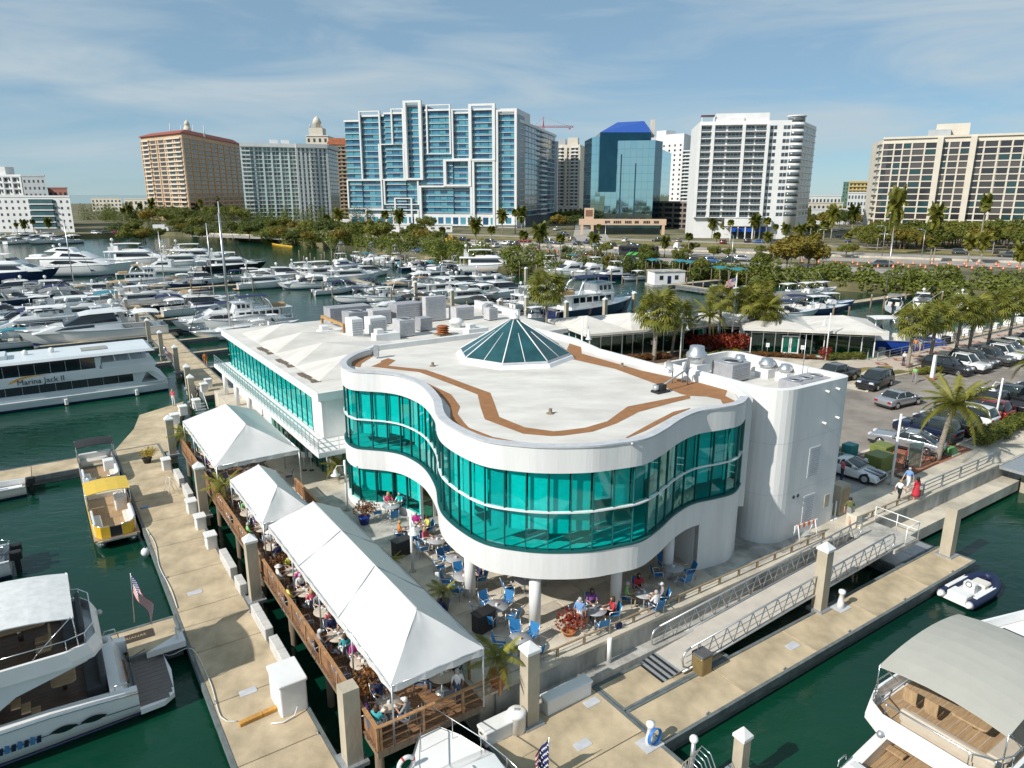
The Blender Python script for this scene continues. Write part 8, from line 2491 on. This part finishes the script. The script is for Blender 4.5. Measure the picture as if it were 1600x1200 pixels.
def tree_proto(seed,H,W,leaf,n=1500):
 rg = random.Random(seed)
 t = thing('shade_tree', 'x', 'tree')
 q = MB()
 q.tube([(0,0,-0.3),(0.05*H*0.2,0,H*0.25),(0,0.02*H,H*0.45)],[0.035*H,0.026*H,0.02*H],7)
 ends = []
 for k in range(7):
  a = k*0.9+rg.uniform(-.3, .3)
  e = Vector((math.cos(a)*W*rg.uniform(0.22,0.42),math.sin(a)*W*rg.uniform(0.22,0.42),H*rg.uniform(0.55,0.84)))
  q.tube([(0,0,H*0.36),e*0.5+Vector((0,0,H*0.22)),e],[0.017*H,0.011*H,0.004*H],5)
  ends.append(e)
 q.build('trunk',BARK,t)
 q = MB()
 for e in ends+[Vector((0,0,H*0.78))]:
  rr = W*rg.uniform(0.17,0.27)
  leaves(q,e,(rr,rr,rr*rg.uniform(0.6,0.85)),n // 8,0.040*H+0.06,rg)
 for _ in range(6):
  e = Vector((rg.uniform(-.4, .4)*W,rg.uniform(-.4, .4)*W,H*rg.uniform(0.45,0.95)))
  leaves(q,e,(W*0.1,)*3,n // 26,0.036*H+0.05,rg)
 q.build('crown',leaf,t)
 return t
def bush_mesh(seed,leaf,n=700):
 rg = random.Random(seed)
 q = MB()
 for _ in range(6): leaves(q,(rg.uniform(-.45, .45),rg.uniform(-.45, .45),rg.uniform(0.3,0.7)),(0.42,0.42,0.36),n // 6,0.075,rg)
 return q.mesh('foliage',[leaf])
TP = [tree_proto(k,9,9,(LG,LG,LD,LY,LG)[k],1700) for k in range(5)]
GR = {}
def place_tree(zone,p,h,w=1.0,k=None,name=None):
 k = rng.randrange(5) if k is None else k
 o = dup(TP[k],(p[0],p[1],-0.05),rng.uniform(0,6),scale=(h/9*w,h/9*w,h/9))
 GR.setdefault(zone,[]).append((p[0]/p[1],o,('green', 'green', 'dark green', 'yellow-green', 'green')[k]+' shade tree'))
def frond(L,droop,n=16,wl=0.55,seed=0):
 rg = random.Random(seed)
 q = MB()
 pts = []
 for i in range(n+1):
  s = i/n
  pts.append(Vector((L*(s*(1 - 0.25*droop*s)),0,L*(0.32*s*(1.3 - droop) - droop*0.62*s*s))))
 q.tube(pts,[0.03*(1 - 0.8*i/n) for i in range(n+1)],4)
 for i in range(1,n+1):
  p = pts[i]
  ln = wl*math.sin(math.pi*min(0.96,0.15+0.8*i/n))+0.12
  for sd in (-1,1):
   for o in (0,0.5):
    c = p+(pts[i - 1] - p)*o
    tip = c+Vector((0.35*ln,sd*ln*0.75,-0.45*ln*rg.uniform(0.5,1.2)))
    q.add([c,c+Vector((0.09,0,0.0)),tip+Vector((0.03,0,0)),tip],[(0,1,2,3)])
 return q
def fan(R0,pet,seed=0):
 rg = random.Random(seed)
 q = MB()
 q.tube([(0,0,0),(pet*0.6,0,pet*0.25),(pet,0,pet*0.22)],[0.03,0.022,0.015],4)
 c = Vector((pet,0,pet*0.22))
 n = 15
 for k in range(n):
  a = R(-120+240*k/(n - 1))
  d = Vector((math.cos(a),math.sin(a),-0.1 - 0.35*abs(math.sin(a))*rg.uniform(0.6,1.2)))
  sd = Vector((-math.sin(a),math.cos(a),0))*0.075
  m_ = c+d*R0*0.6
  e = c+d*R0*rg.uniform(0.9,1.05)+Vector((0,0,-0.22*R0))
  q.add([c,m_ - sd,e,m_+sd],[(0,1,2,3)])
 return q
FRM = [frond(2.9,d,seed=i).mesh('frond',[LP]) for i,d in enumerate((0.35,0.7,1.0,1.25))]
FAM = [fan(0.95,1.25,i).mesh('frond',[LP]) for i in range(3)]
def trunk(t,h,r0,r1,lean=0.0,m=PALMB):
 n = 8
 MB().tube([(lean*(k/n) ** 1.5,0,h*k/n) for k in range(n+1)],[r0+(r1 - r0)*(k/n)+(0.015 if k % 2 else 0) for k in range(n+1)],9).build('trunk',m,t)
def palm(label,p,h,kind='fan',sc=1.0,n=30,lean=0.0,r=0.17):
 t = thing('palm_tree',label, 'palm tree',(p[0],p[1],p[2] if len(p)>2 else -0.02),rng.uniform(0,6))
 trunk(t,h,r,r*0.72,lean)
 for k in range(n):
  el = (k/n)
  o = link('frond',(FAM if kind=='fan' else FRM)[(k % 3) if kind=='fan' else min(3,int(el*4))],t,(lean,0,h - 0.05*el))
  tilt = (1.15 - 2.0*el) if kind=='fan' else (0.75 - 0.95*el)
  o.rotation_euler = (rng.uniform(-.2, .2),-tilt,k*2.399+rng.uniform(-.2, .2))
  o.scale = (sc*rng.uniform(0.85,1.1),)*3
 if kind != 'fan': MB().lathe([(r*0.72,h - 0.9),(r*0.8,h - 0.5),(r*0.4,h+0.1)],8,c=(lean,0,0)).build('crownshaft',LP,t)
 return t
palm('tall fan palm behind the skylight',at(853,545),7.4, 'fan',1.45,40,0.3)
palm('large fan palm in front of the pavilion',at(1022,563),5.7, 'fan',1.5,42,0.2,0.24)
palm('second fan palm leaning beside the large one',at(1050,552),4.6, 'fan',1.25,34,0.5)
palm('feather palm left of the flagpole',at(1107,548),4.6, 'feather',1.05,18,0.6)
palm('fan palm just left of the flag',at(1122,545),6.4, 'fan',1.15,30)
for k,(px,py,h) in enumerate(((1165,545,6.0),(1187,548,5.4),(1195,545,5.0),(1175,540,6.6))): palm(f'{nth(k + 1)} palm of the clump right of the flagpole',at(px,py),h, 'feather' if k==1 else 'fan',1.2,20 if k==1 else 34,0.3)
for k,u in enumerate((66.7,71.6,77.6,81.0,86.0,92.0,97.5,103,108.5,114,120)): palm(f'{nth(k + 1)} fan palm from the pavilion along the promenade',S(u,20.3),rng.uniform(4.9,5.7), 'fan',1.22,32,rng.uniform(-.2, .3),0.2)
palm('big feather palm on the brick paving by the silver coupe',S(39.4,3.75),4.5, 'feather',1.0,28,0.5,0.2)
palm('feather palm cut by the right edge of the view',at(1612,640),4.5, 'feather',1.0,16,0.2)
palm('small palm in a bed beside the left glass lobe',S(1.5,25.0),1.0, 'feather',0.5,12,0.1,0.08)
def pot_plant(label,p,pot,r,h,kind,leaf=None,sc=1.0):
 t = thing('potted_plant',label, 'potted plant',p)
 MB().lathe([(r*0.7,0),(r,h*0.9),(r*1.1,h*0.92),(r*1.1,h),(r*0.9,h),(r*0.85,h*0.85),(0.02,h*0.85)],14).build('pot',pot,t)
 if kind=='palm':
  trunk(t,h+0.6*sc,0.06,0.05)
  for k in range(13):
   o = link('frond',FRM[k % 4],t,(0,0,h+0.55*sc)); o.rotation_euler = (0,-(0.7 - 0.07*k),k*2.399); o.scale = (0.36*sc,)*3
 else:
  o = link('foliage',bush_mesh(3,leaf,500),t,(0,0,h*0.8)); o.scale = (sc,)*3
BPOT = mat('blue_glaze',(0.015,0.04,0.25),0.2,var=0.1)
pot_plant('palm in a terracotta pot at the deck corner',S(-1.0,0.95),TERRA,0.36,0.7, 'palm',sc=1.35)
pot_plant('small palm in a blue pot beside the long tent',S(-0.2,6.9),BPOT,0.28,0.55, 'palm',sc=0.9)
pot_plant('second small palm beside the long tent',S(-0.9,11.2),BPOT,0.25,0.45, 'palm',sc=0.8)
pot_plant('orange-brown bushy plant in a pot by the left lobe',S(0.3,17.6),BPOT,0.35,0.5, 'bush',LO,1.0)
pot_plant('red-leaved bush beside the low sea wall rail',S(3.5,2.1),TERRA,0.3,0.25, 'bush',LR,0.95)
pot_plant('brown-leaved plant at the deck rail under the long tent',S(-5.7,3.2),TERRA,0.3,0.5, 'bush',LO,0.9)
pot_plant('brown-leaved plant halfway along the deck rail',S(-5.8,14.4),TERRA,0.28,0.5, 'bush',LO,0.8)
pot_plant('yellow flowering pot on the dock by the pontoon boats',S(-8.6,39.6,-1.28),BLACK,0.35,0.4, 'bush',leaf_mat('yellow_flower',(0.30,0.22,0.02),(0.62,0.42,0.04)),0.9)
pot_plant('palm in a pot at the far corner of the wide tent',S(-6.0,37.0),TERRA,0.3,0.6, 'palm',sc=1.4)
pot_plant('palm in a pot between the wide and the small tent',S(-5.9,24.9),TERRA,0.3,0.6, 'palm',sc=1.5)
HB = {k: [bush_mesh(10+i,m,800) for i in range(2)] for k,m in dict(d=LD,g=LG,r=LR,o=LO,y=LP).items()}
def hedge(label,a,b,w,h,kind='d'):
 t = thing('hedge',label, 'hedge',S(*a))
 A,B = S(*a),S(*b)
 n = max(1,round((B - A).length/(w*0.55)))
 for k in range(n+1):
  o = link('foliage',HB[kind][k % 2],t,A.lerp(B,k/n) - A+Vector((rng.uniform(-.1, .1),rng.uniform(-.1, .1),0)),rng.uniform(0,6)); o.scale = (w*0.75,w*0.75,h)
hedge('dark clipped hedge behind the service tower',(30.8,8.8),(31.6,13.5),1.6,1.7); hedge('dark hedge beside the turquoise box',(31.4,7.4),(32.2,8.6),1.5,1.6)
hedge('green hedge along the right car park edge',(45.6,3.6),(56,3.9),1.6,1.2, 'g'); hedge('second green hedge at the right edge',(57,3.9),(70,4.0),1.5,1.2, 'g')
hedge('rust-coloured bed in front of the left pavilion',(42.0,40.5),(47.5,39.0),1.3,0.8, 'o'); hedge('dark red shrub mass behind the flagpole',(53.5,39.9),(58.6,36.6),2.2,2.2, 'r'); hedge('yellow-green shrubs below the flagpole',(49,36.6),(56,35.2),1.3,0.8, 'y')
hedge('rust-coloured low bed in front of the glass doors',(57.6,33.8),(61.5,29.0),1.0,0.6, 'o'); hedge('green shrubs at the pavilion corner',(63.0,27.4),(66.5,25.6),1.2,0.9, 'g'); hedge('red shrub beside the white lamp pole',(62.6,28.0),(62.9,27.8),1.2,1.5, 'r')
hedge('low green shrubs on the car park lawn',(64.0,18.2),(68.0,17.0),1.0,0.8, 'y')
def belt(label,pts,h,n,leaf,w=7):
 o = MB()
 rg = random.Random(len(pts)*7+n)
 P_ = resample(catmull([Vector((*p,0)) for p in pts],4),3.4)
 for p in P_:
  hh = h*rg.uniform(0.65,1.15)
  for _ in range(2):
   c = p+Vector((rg.uniform(-w,w)*0.5,rg.uniform(0,w),0))
   leaves(o,(c.x,c.y,hh*0.42 - 1.3),(rg.uniform(1.9,3.3),rg.uniform(1.9,3.3),hh*0.62+.4),int(n*1.5),0.36,rg)
 b = tag(o.build('mangrove_belt',leaf),label, 'mangroves',kind='stuff')
belt('dark green mangroves along the shore left of the fishing quay',[(-32,238),(-16,205),(-8,195),(4,190),(13,189)],6.5,260,LM,13)
belt('low mangroves behind the fishing boats',[(13,189),(26,194),(36,195),(46,184),(55,172)],3.4,210,LM,5)
belt('dense mangrove belt along the right basin',[(55,171),(68,161),(82,151),(98,138),(120,123),(146,106)],5.0,300,LM,11)
belt('mangroves along the bay shore below the green tower',[(-136,352),(-112,325),(-99,311),(-84,297),(-70,282),(-54,263),(-36,242)],5.5,260,LM,11)
belt('trees along the far-left shore',[(-205,366),(-184,380),(-160,368),(-142,358)],5.5,190,LD,8)
belt('distant green tree belt at the foot of the skyline',[(-330,560),(-230,480),(-150,440),(-80,430)],12,200,LD,30)
for px,py,h in ((215,350,9),(232,352,10),(250,347,11),(262,352,9),(280,345,12),(296,350,10),(312,345,13),(330,348,12),(345,344,13),(362,350,12),(378,352,11),(400,368,7),(415,366,8),(428,368,8),(445,366,8),(462,368,7),(486,372,8),(508,374,8),(525,370,8),(552,376,9),(566,380,9),(580,380,10),(592,384,9),(598,376,8)):
 place_tree('w',at(px,py),h*rng.uniform(0.9,1.1))
for px,py,h in ((640,384,7),(658,388,7),(672,384,6),(690,382,5),(1228,425,8),(1248,418,9),(1262,424,8),(1235,400,5),(1275,420,6),(1190,424,5),(1062,415,4),(1012,418,5),(955,420,4),(1095,428,4)):
 place_tree('m',at(px,py),h,k=3 if 1220<px<1270 else None)
for i in range(46):
 px = 1352+i*5.7+rng.uniform(-4,4)
 place_tree('r',at(px,382+rng.uniform(-9,10)),rng.uniform(5.0,8.0),k=rng.choice((0,1,3,4,1,0)))
for i in range(40): place_tree('w',at(rng.uniform(200,700),rng.uniform(356,384)),rng.uniform(4.5,8))
for i in range(34): place_tree('r',at(1345+i*7.8+rng.uniform(-3,3),rng.uniform(372,388)),rng.uniform(6,10),k=rng.choice((0,1,4)))
for i in range(24): place_tree('m',at(rng.uniform(720,1340),rng.uniform(398,412)),rng.uniform(2.5,4.5))
for i in range(26): place_tree('c',at(1085+i*8+rng.uniform(-3,3),rng.uniform(364,372)),rng.uniform(3.5,5.5))
for i in range(30): place_tree('b',at(1258+rng.uniform(0,90),rng.uniform(330,356)),rng.uniform(6,10))
for i in range(22): place_tree('s',at(868+rng.uniform(-6,42)*(1 if i % 2 else .8),rng.uniform(338,360)),rng.uniform(6,9))
for zn,(w,mm) in {'w': ('along the far-left shore',0), 'm': ('behind the marina',0), 'r': ('below the cream condominium',0), 'c': ('below the white condominium',0), 'b': ('between the two condominiums',0), 's': ('along the side street',0)}.items():
 L_ = sorted(GR[zn],key=lambda q: q[0])
 for i,(_,o,ds) in enumerate(L_):
  o['label'] = f'{ds}, {nth(i + 1)} tree from left {w}'; o['group'] = 'trees '+w
for t in TP: remove_tree(t)
def far_palm_proto(kind,seed):
 rg = random.Random(seed)
 t = thing('palm_tree', 'x', 'palm tree')
 trunk(t,1.0,0.03,0.02)
 q = MB()
 for k in range(20):
  e = k/20
  f = (fan(0.15,0.13,k) if kind=='fan' else frond(0.42,0.4+e*0.8,7,0.10,k))
  M = Matrix.Translation((0,0,1.0)) @ Matrix.Rotation(k*2.4,4, 'Z') @ Matrix.Rotation(-(1.0 - 1.8*e),4, 'Y')
  if kind=='fan':
   for i,v_ in enumerate(f.v): f.v[i] = v_
  q.add([M @ Vector(v_) for v_ in f.v],f.f)
 q.build('crown',LP,t)
 return t
FP = [far_palm_proto('fan',1),far_palm_proto('feather',2)]
fpl = [(195,352,9),(205,350,10),(222,348,11),(240,345,12),(268,344,12),(288,344,13),(316,346,13),(340,342,13),(28,368,5),(40,367,5.5),(54,366,6),(78,366,6),(512,368,8),(530,362,9),(603,372,10),(625,366,9),(692,385,6),(743,384,8),(768,392,7),(785,366,9),(805,365,10),(815,366,10),(843,402,8),(818,404,7),(875,408,6.5),(928,405,6),(935,378,6),(1038,402,5),(1075,400,6),(1112,372,7),(1128,372,7),(1140,374,7),(1178,374,8),(1196,376,8),(1210,378,6),
  (1118,398,6),(1198,392,5),(1272,398,6),(1265,380,8),(1285,385,8),(1298,375,11),(1330,368,11),(1322,398,6),(1391,398,16),(1455,390,12),(1528,396,16),(1452,415,6),(1512,410,6),(1458,410,6),(1532,412,6.5),(1550,400,6),(1590,430,6),(1370,392,6),(1240,384,6),(1226,380,6),(1250,382,6)]
fpl.sort()
for i,(px,py,h) in enumerate(fpl): dup(FP[i % 2],at(px,py),rng.uniform(0,6),f'{nth(i + 1)} distant palm from the left along the far shore and road', 'distant palms',(min(h*.85,7.2),)*2+(h,))
for t in FP: remove_tree(t)
# ================================================================== vehicles
PB = mat('BASE_PAINT',(0.5,0.5,0.5),0.25,0.3,var=0); CARG = mat('car_glass',(0.02,0.028,0.03),0.05,var=0,spec=0.8); TAIL = mat('tail_lamp',(0.30,0.01,0.012),0.25,var=0); HEADL = mat('head_lamp',(0.62,0.65,0.68),0.12,var=0)
PAINT_ = {k: mat('car_'+k,c,0.22,m,var=0.02,coat=0.6) for k,(c,m) in dict(silver=((0.42,0.43,0.45),0.6),black=((0.012,0.012,0.014),0.1),white=((0.70,0.70,0.70),0.0),navy=((0.012,0.022,0.055),0.3),grey=((0.10,0.105,0.11),0.4),red=((0.24,0.015,0.015),0.2),green=((0.02,0.045,0.035),0.2),tan=((0.30,0.25,0.18),0.3),blue=((0.03,0.11,0.30),0.3)).items()}
def car_proto(kind):
 t = thing(kind, 'x', 'car')
 D = dict(sedan=(4.8, .92,[(-2.4, .35),(-2.42, .75),(-2.3, .92),(-1.5, .98),(1.0, .93),(2.1, .78),(2.4, .6),(2.42, .35)],[(-1.7, .96),(-1.0,1.42),(0.3,1.44),(1.15, .93)]),
    suv=(4.8, .97,[(-2.35, .4),(-2.4, .95),(-2.3,1.08),(1.0,1.08),(2.0,1.0),(2.35, .8),(2.4, .4)],[(-2.28,1.07),(-1.95,1.72),(0.4,1.74),(1.15,1.08)]),
    pickup=(5.7,1.0,[(-2.8, .5),(-2.8,1.1),(-0.7,1.1),(-0.68,1.08),(1.2,1.12),(2.5,1.05),(2.8, .9),(2.82, .5)],[(-0.75,1.1),(-0.6,1.82),(0.9,1.84),(1.55,1.12)]),
    coupe=(5.2, .96,[(-2.6, .35),(-2.62, .75),(-2.4, .92),(-1.3,1.02),(0.9,1.0),(2.3, .88),(2.58, .7),(2.6, .35)],[(-2.2, .92),(-0.9,1.45),(0.1,1.47),(0.95,1.0)]),
    sports_car=(4.6, .97,[(-2.3, .3),(-2.32, .8),(-2.0, .98),(-0.7, .95),(0.9, .8),(2.1, .6),(2.3, .4),(2.28, .25)],[(-1.7, .97),(-0.7,1.22),(0.1,1.22),(0.95, .8)]))[kind]
 L,w,prof,gh = D
 MB().side(prof,w,0,w*0.95).build('body',PB,t,bev=.07)
 z0,z1 = gh[0][1] - .02,max(p[1] for p in gh)
 g = [(gh[0][0],z0)]+gh[1:-1]+[(gh[-1][0],z0)]
 MB().side(g,w*.90,0,w*.70).build('cabin_glass',CARG,t,bev=.05)
 MB().side([(gh[1][0]+.08,z1 - .05),(gh[1][0]+.1,z1+.03),(gh[2][0] - .1,z1+.03),(gh[2][0] - .02,z1 - .05)],w*.74,0,w*.68).build('roof',PB,t,bev=.03)
 for s in (-1,1):
  for k,(a,b) in enumerate(((0,1),(2,3))): MB().cyl((gh[a][0],s*w*(.9 if a==0 else .70),z0 if a==0 else z1),(gh[b][0],s*w*(.70 if b==1 else .9),z1 if b==1 else z0), .045, .045,4).build('pillar',PB,t)
  MB().cyl((-0.3,s*w*.89,z0),(-0.3,s*w*.70,z1), .04, .04,4).build('pillar',PB,t)
  for x in (-L*.31,L*.32):
   r = .36 if kind != 'pickup' else .42
   wh = MB().cyl((x,s*(w - .2),r),(x,s*(w+.015),r),r,r,16).build('wheel',RUBBER,t); MB().cyl((x,s*(w+.016),r),(x,s*(w+.03),r),r*.62,r*.55,10).build('rim',CHROME,wh)
  MB().bx(L/2 - .3,L/2+.005,s*w*.62 - .2,s*w*.62+.2,prof[-2][1] - .02,prof[-2][1]+.12).build('headlight',HEADL,t)
  MB().bx(-L/2 - .03,-L/2+.1,s*w*.72 - .16,s*w*.72+.16,prof[1][1] - .18,prof[1][1]+.02).build('taillight',TAIL,t)
  MB().bx(gh[-1][0] - .35,gh[-1][0] - .15,s*(w*.93+.1) - .1,s*(w*.93+.1)+.1,z0+.02,z0+.16).build('mirror',PB,t)
 MB().bx(L/2 - .06,L/2+.03,-w*.5,w*.5, .42, .62).build('grille',BLACK,t); MB().bx(-L/2+.05,L/2 - .05,-w+.1,w - .1, .18, .42).build('underbody',BLACK,t)
 if kind=='pickup': MB().bx(-2.7,-0.85,-w*.82,w*.82,1.08,1.115).build('bed_liner',BLACK,t)
 if kind=='sports_car':
  for y in (-.25, .25): MB().side([(-2.3,1.0),(2.2, .62),(2.2, .66),(-2.0,1.02)], .1).build('hood_stripe',NAVY,t,(0,y, .012))
  MB().bx(-2.3,-2.0,-w*.9,w*.9,1.05,1.1).build('spoiler',BLACK,t)
 return t
CP_ = {k: car_proto(k) for k in ('sedan', 'suv', 'pickup', 'coupe', 'sports_car')}
def car(label,kind,p,rz,col,group=None): return dup(CP_[kind],(p[0],p[1],0.012),rz,label,group or 'parked cars',recol={'BASE_PAINT': PAINT_[col]})
PV = SA+math.pi/2
car('silver two-tone coupe parked on the brick paving', 'coupe',S(40.2,6.5),PV+R(12), 'silver'); car('dark navy sport utility parked beside the silver coupe', 'suv',S(44.3,7.0),PV, 'navy'); car('black sport utility behind the big feather palm', 'suv',S(47.4,7.0),PV, 'black'); car('white sport utility right of the big feather palm', 'suv',S(50.6,7.0),PV, 'white')
car('dark red sport utility behind the white one at right', 'suv',S(53.6,7.1),PV, 'red'); car('black pickup by the right lamp post', 'pickup',S(56.8,7.2),PV, 'black'); car('second black pickup near the right edge', 'pickup',S(60.0,7.2),PV, 'black'); car('navy sport utility at the right edge', 'suv',S(63.2,7.1),PV, 'navy'); car('grey sedan cut by the right edge', 'sedan',S(66.4,7.0),PV, 'grey')
car('silver sedan driving through the car park', 'sedan',S(51.2,13.0),R(28), 'silver'); car('black sport utility parked behind the tower', 'suv',S(55.6,19.4 - 1.6),R(-140), 'black'); car('dark pickup behind the tower parapet', 'pickup',S(54.6,21.5),R(-150), 'grey'); car('white and navy sports car in the shade by the tower', 'sports_car',S(31.4,5.9),R(-48), 'white')
row = (('suv', 'black'),('pickup', 'white'),('suv', 'grey'),('pickup', 'grey'),('pickup', 'white'),('suv', 'silver'),('suv', 'white'),('sedan', 'blue'),('suv', 'silver'),('sedan', 'white'),('suv', 'black'),('suv', 'grey'),('sedan', 'silver'),('suv', 'white'),('pickup', 'navy'),('suv', 'red'))
KD = dict(suv='sport utility',pickup='pickup',sedan='sedan')
for k,(kd,c) in enumerate(row): car(f'{c} {KD[kd]}, {nth(k + 1)} from the left in the promenade parking row',kd,S(68.0+k*3.0,16.7),SA - math.pi/2+R(rng.uniform(-2,2)),c, 'promenade parking row')
far = []
for i in range(22): far.append((708+i*14+rng.uniform(-4,4),rng.uniform(376,390)))
far += [(1085,409),(1112,411),(1138,410),(1160,408),(1300,430),(1320,432),(1372,416),(1385,415),(1060,378),(1030,378),(1130,381),(1168,379),(1185,380),(1210,381),(1500,397),(1590,408),(1575,402),(1555,396),(150,366),(165,366),(182,365),(290,362),(375,366),(640,392),(660,394),(690,392),(720,396),(862,402),(885,404),(915,404),(945,406),(962,408),(984,410),(870,360),(884,350),(880,368),(1310,372),(1300,362),(1316,360),(1325,378)]
far.sort()
for i,(px,py) in enumerate(far): car(f'{nth(i + 1)} distant car from the left on the far roads and lots',rng.choice(('sedan', 'suv', 'suv', 'pickup')),at(px,py),R(rng.choice((-27,153,-27,60))),rng.choice(list(PAINT_)), 'distant cars')
for t in CP_.values(): remove_tree(t)
t = thing('coach_bus', 'black coach with bright green stripes on the bay-front road', 'bus',at(997,402),R(-27)); GS = mat('bus_green',(0.06,0.42,0.05),0.4)
MB().side([(-6, .4),(-6,3.3),(-5.8,3.5),(5.8,3.5),(6.05,3.2),(6.1, .4)],1.25).build('body',BLACK,t); MB().bx(-5.6,5.7,-1.27,-1.251,1.9,3.0).build('window_band',DARKWIN,t)
for k in range(4): MB().add([(-3.6+k*1.9,-1.275, .7),(-2.4+k*1.9,-1.275, .8),(-1.2+k*1.9,-1.275,1.7),(-2.6+k*1.9,-1.275,1.5)],[(0,1,2,3)]).build('green_stripe',GS,t)
for x in (-3.8,4.2):
 for s in (-1,1): MB().cyl((x,s*1.0, .5),(x,s*1.27, .5), .5, .5,14).build('wheel',RUBBER,t)
t = thing('box_truck', 'white flatbed truck on the bay-front road', 'truck',at(1067,390),R(153)); MB().side([(1.6, .5),(3.2, .5),(3.2,1.4),(2.7,2.5),(1.6,2.5)],1.1).build('cab',WHITE,t); MB().bx(-4.5,1.5,-1.15,1.15, .8,1.0).build('flatbed',GALV,t); MB().bx(-2.5,0.5,-1,1,1.0,1.7).build('load',BLACK,t)
for x in (-3.2,2.4):
 for s in (-1,1): MB().cyl((x,s*.9, .45),(x,s*1.15, .45), .45, .45,12).build('wheel',RUBBER,t)
t = thing('box_truck', 'white box truck parked on the far-left shore', 'truck',at(255,362),R(5)); MB().bx(-4.5,1.5,-1.2,1.2, .9,3.6).build('box',WHITE,t); MB().side([(1.6, .5),(3.2, .5),(3.2,1.4),(2.7,2.5),(1.6,2.5)],1.1).build('cab',WHITE,t); MB().bx(-4.5,3,-1,1, .3, .5).build('chassis',BLACK,t)
k = 0
YM = mat('plant_yellow',(0.62,0.33,0.03),0.5)
for px,py in ((600,376),(618,372),(648,378),(700,380),(712,383)):
 k += 1
 t = thing('excavator',f'{nth(k)} yellow digger from the left on the shore building site', 'excavator',at(px,py),rng.uniform(0,6), 'yellow diggers'); MB().bx(-1.8,1.8,-1.2,1.2,0, .8).build('tracks',BLACK,t); MB().rbox(-1.6,1.2,-1,1, .9,2.0, .2).build('body',YM,t); MB().bx(.2,1.3,-.9, .1,2.0,3.0).build('cab',DARKWIN,t); MB().tube([(1, .3,1.8),(3, .3,4),(5, .3,2.6),(5, .3, .8)], .22,5).build('boom',YM,t)
CM = [MB().lathe([(.30, .05),(.22, .4),(.2,1.0),(.05,1.02)],8).mesh('drum',[ORANGE]),MB().lathe([(.235, .35),(.225, .5)],8).mesh('reflective_band',[WHITE]),MB().box((0,0, .03),(.8, .8, .06)).mesh('base',[BLACK])]
cs = sorted([(1255+i*8.3+rng.uniform(-3,3),411+(i % 3)*3.2+i*0.12) for i in range(42)]+[(840+i*3.4,392+(i % 4)*4) for i in range(14)])
for i,(px,py) in enumerate(cs):
 t = thing('traffic_drum',f'{nth(i + 1)} orange traffic drum from the left along the roadworks', 'traffic drum',at(px,py),0, 'orange traffic drums'); [link(m.name.split('.')[0],m,t) for m in CM]
k = 0
for px,py,h in ((1142,420,8.5),(1384,455,11),(1378,400,9),(1272,410,9),(945,392,9),(744,372,10),(1440,400,8),(1138,405,9),(820,372,9)):
 k += 1
 t = thing('street_light',f'{nth(k)} listed tall grey street light on the far shore', 'street light',at(px,py),R(rng.choice((-27,153))), 'distant street lights'); t['label'] = f'tall pale street light near the far road, {nth(k)} of the group'
 MB().cyl((0,0,0),(0,0,h), .12, .07,6).build('pole',ALU,t); MB().tube([(0,0,h),(.8,0,h+.3),(2.0,0,h+.3)], .06,5).build('arm',ALU,t); MB().bx(1.8,2.5,-.12, .12,h+.22,h+.34).build('lamp_head',GALV,t)
fpp = at(1142,546)
t = thing('flagpole', 'tall white flagpole with a yardarm in front of the pavilion', 'flagpole',fpp,R(-8))
MB().cyl((0,0,0),(0,0,9.4), .11, .05,8).build('pole',WHITE,t); MB().cyl((-1.9,0,4.0),(1.9,0,3.8), .05, .05,6).build('yardarm',WHITE,t); MB().cyl((.3,0,3.9),(2.6,0,5.6), .04, .03,6).build('gaff',CREAMGEL,t); MB().ball((0,0,9.45), .1,8,5).build('finial',YELLOW,t)
flag('national_flag', 'striped flag at the top of the tall flagpole',fpp+Vector((-0.1,-0.05,5.2)),R(188),1.6,1.0, .35,4.0,sm=WHITE)
flag('club_flag', 'white pennant hanging halfway up the flagpole',fpp+Vector((-0.15,0,4.4)),R(200),1.0,1.3,1.3,2.2, 'white',sm=WHITE)
flag('club_flag', 'white flag hanging from the left yardarm',fpp+Vector((-1.85, .2,1.6)),R(-20), .9,1.0,1.4,2.4, 'white',sm=WHITE); flag('club_flag', 'red and white flag hanging from the right yardarm',fpp+Vector((1.8,-.2,1.2)),R(-20), .8,1.0,1.4,2.6, 'red',sm=WHITE)
for k in range(13):
 dock_box(f'{nth(k + 1)} white dock box from the left below the promenade rail',72+k*4.6,28.9,1.0,0.8,0.9)
t = thing('oil_boom', 'yellow floating boom along the bay shore', 'boom',(-133,349,-2)); MB().tube(catmull([Vector(p) - Vector((-133,349,0)) for p in ((-133,349, .15),(-116,332, .15),(-101,309, .15),(-90,296, .15))],3), .25,6).build('float',YELLOW,t)
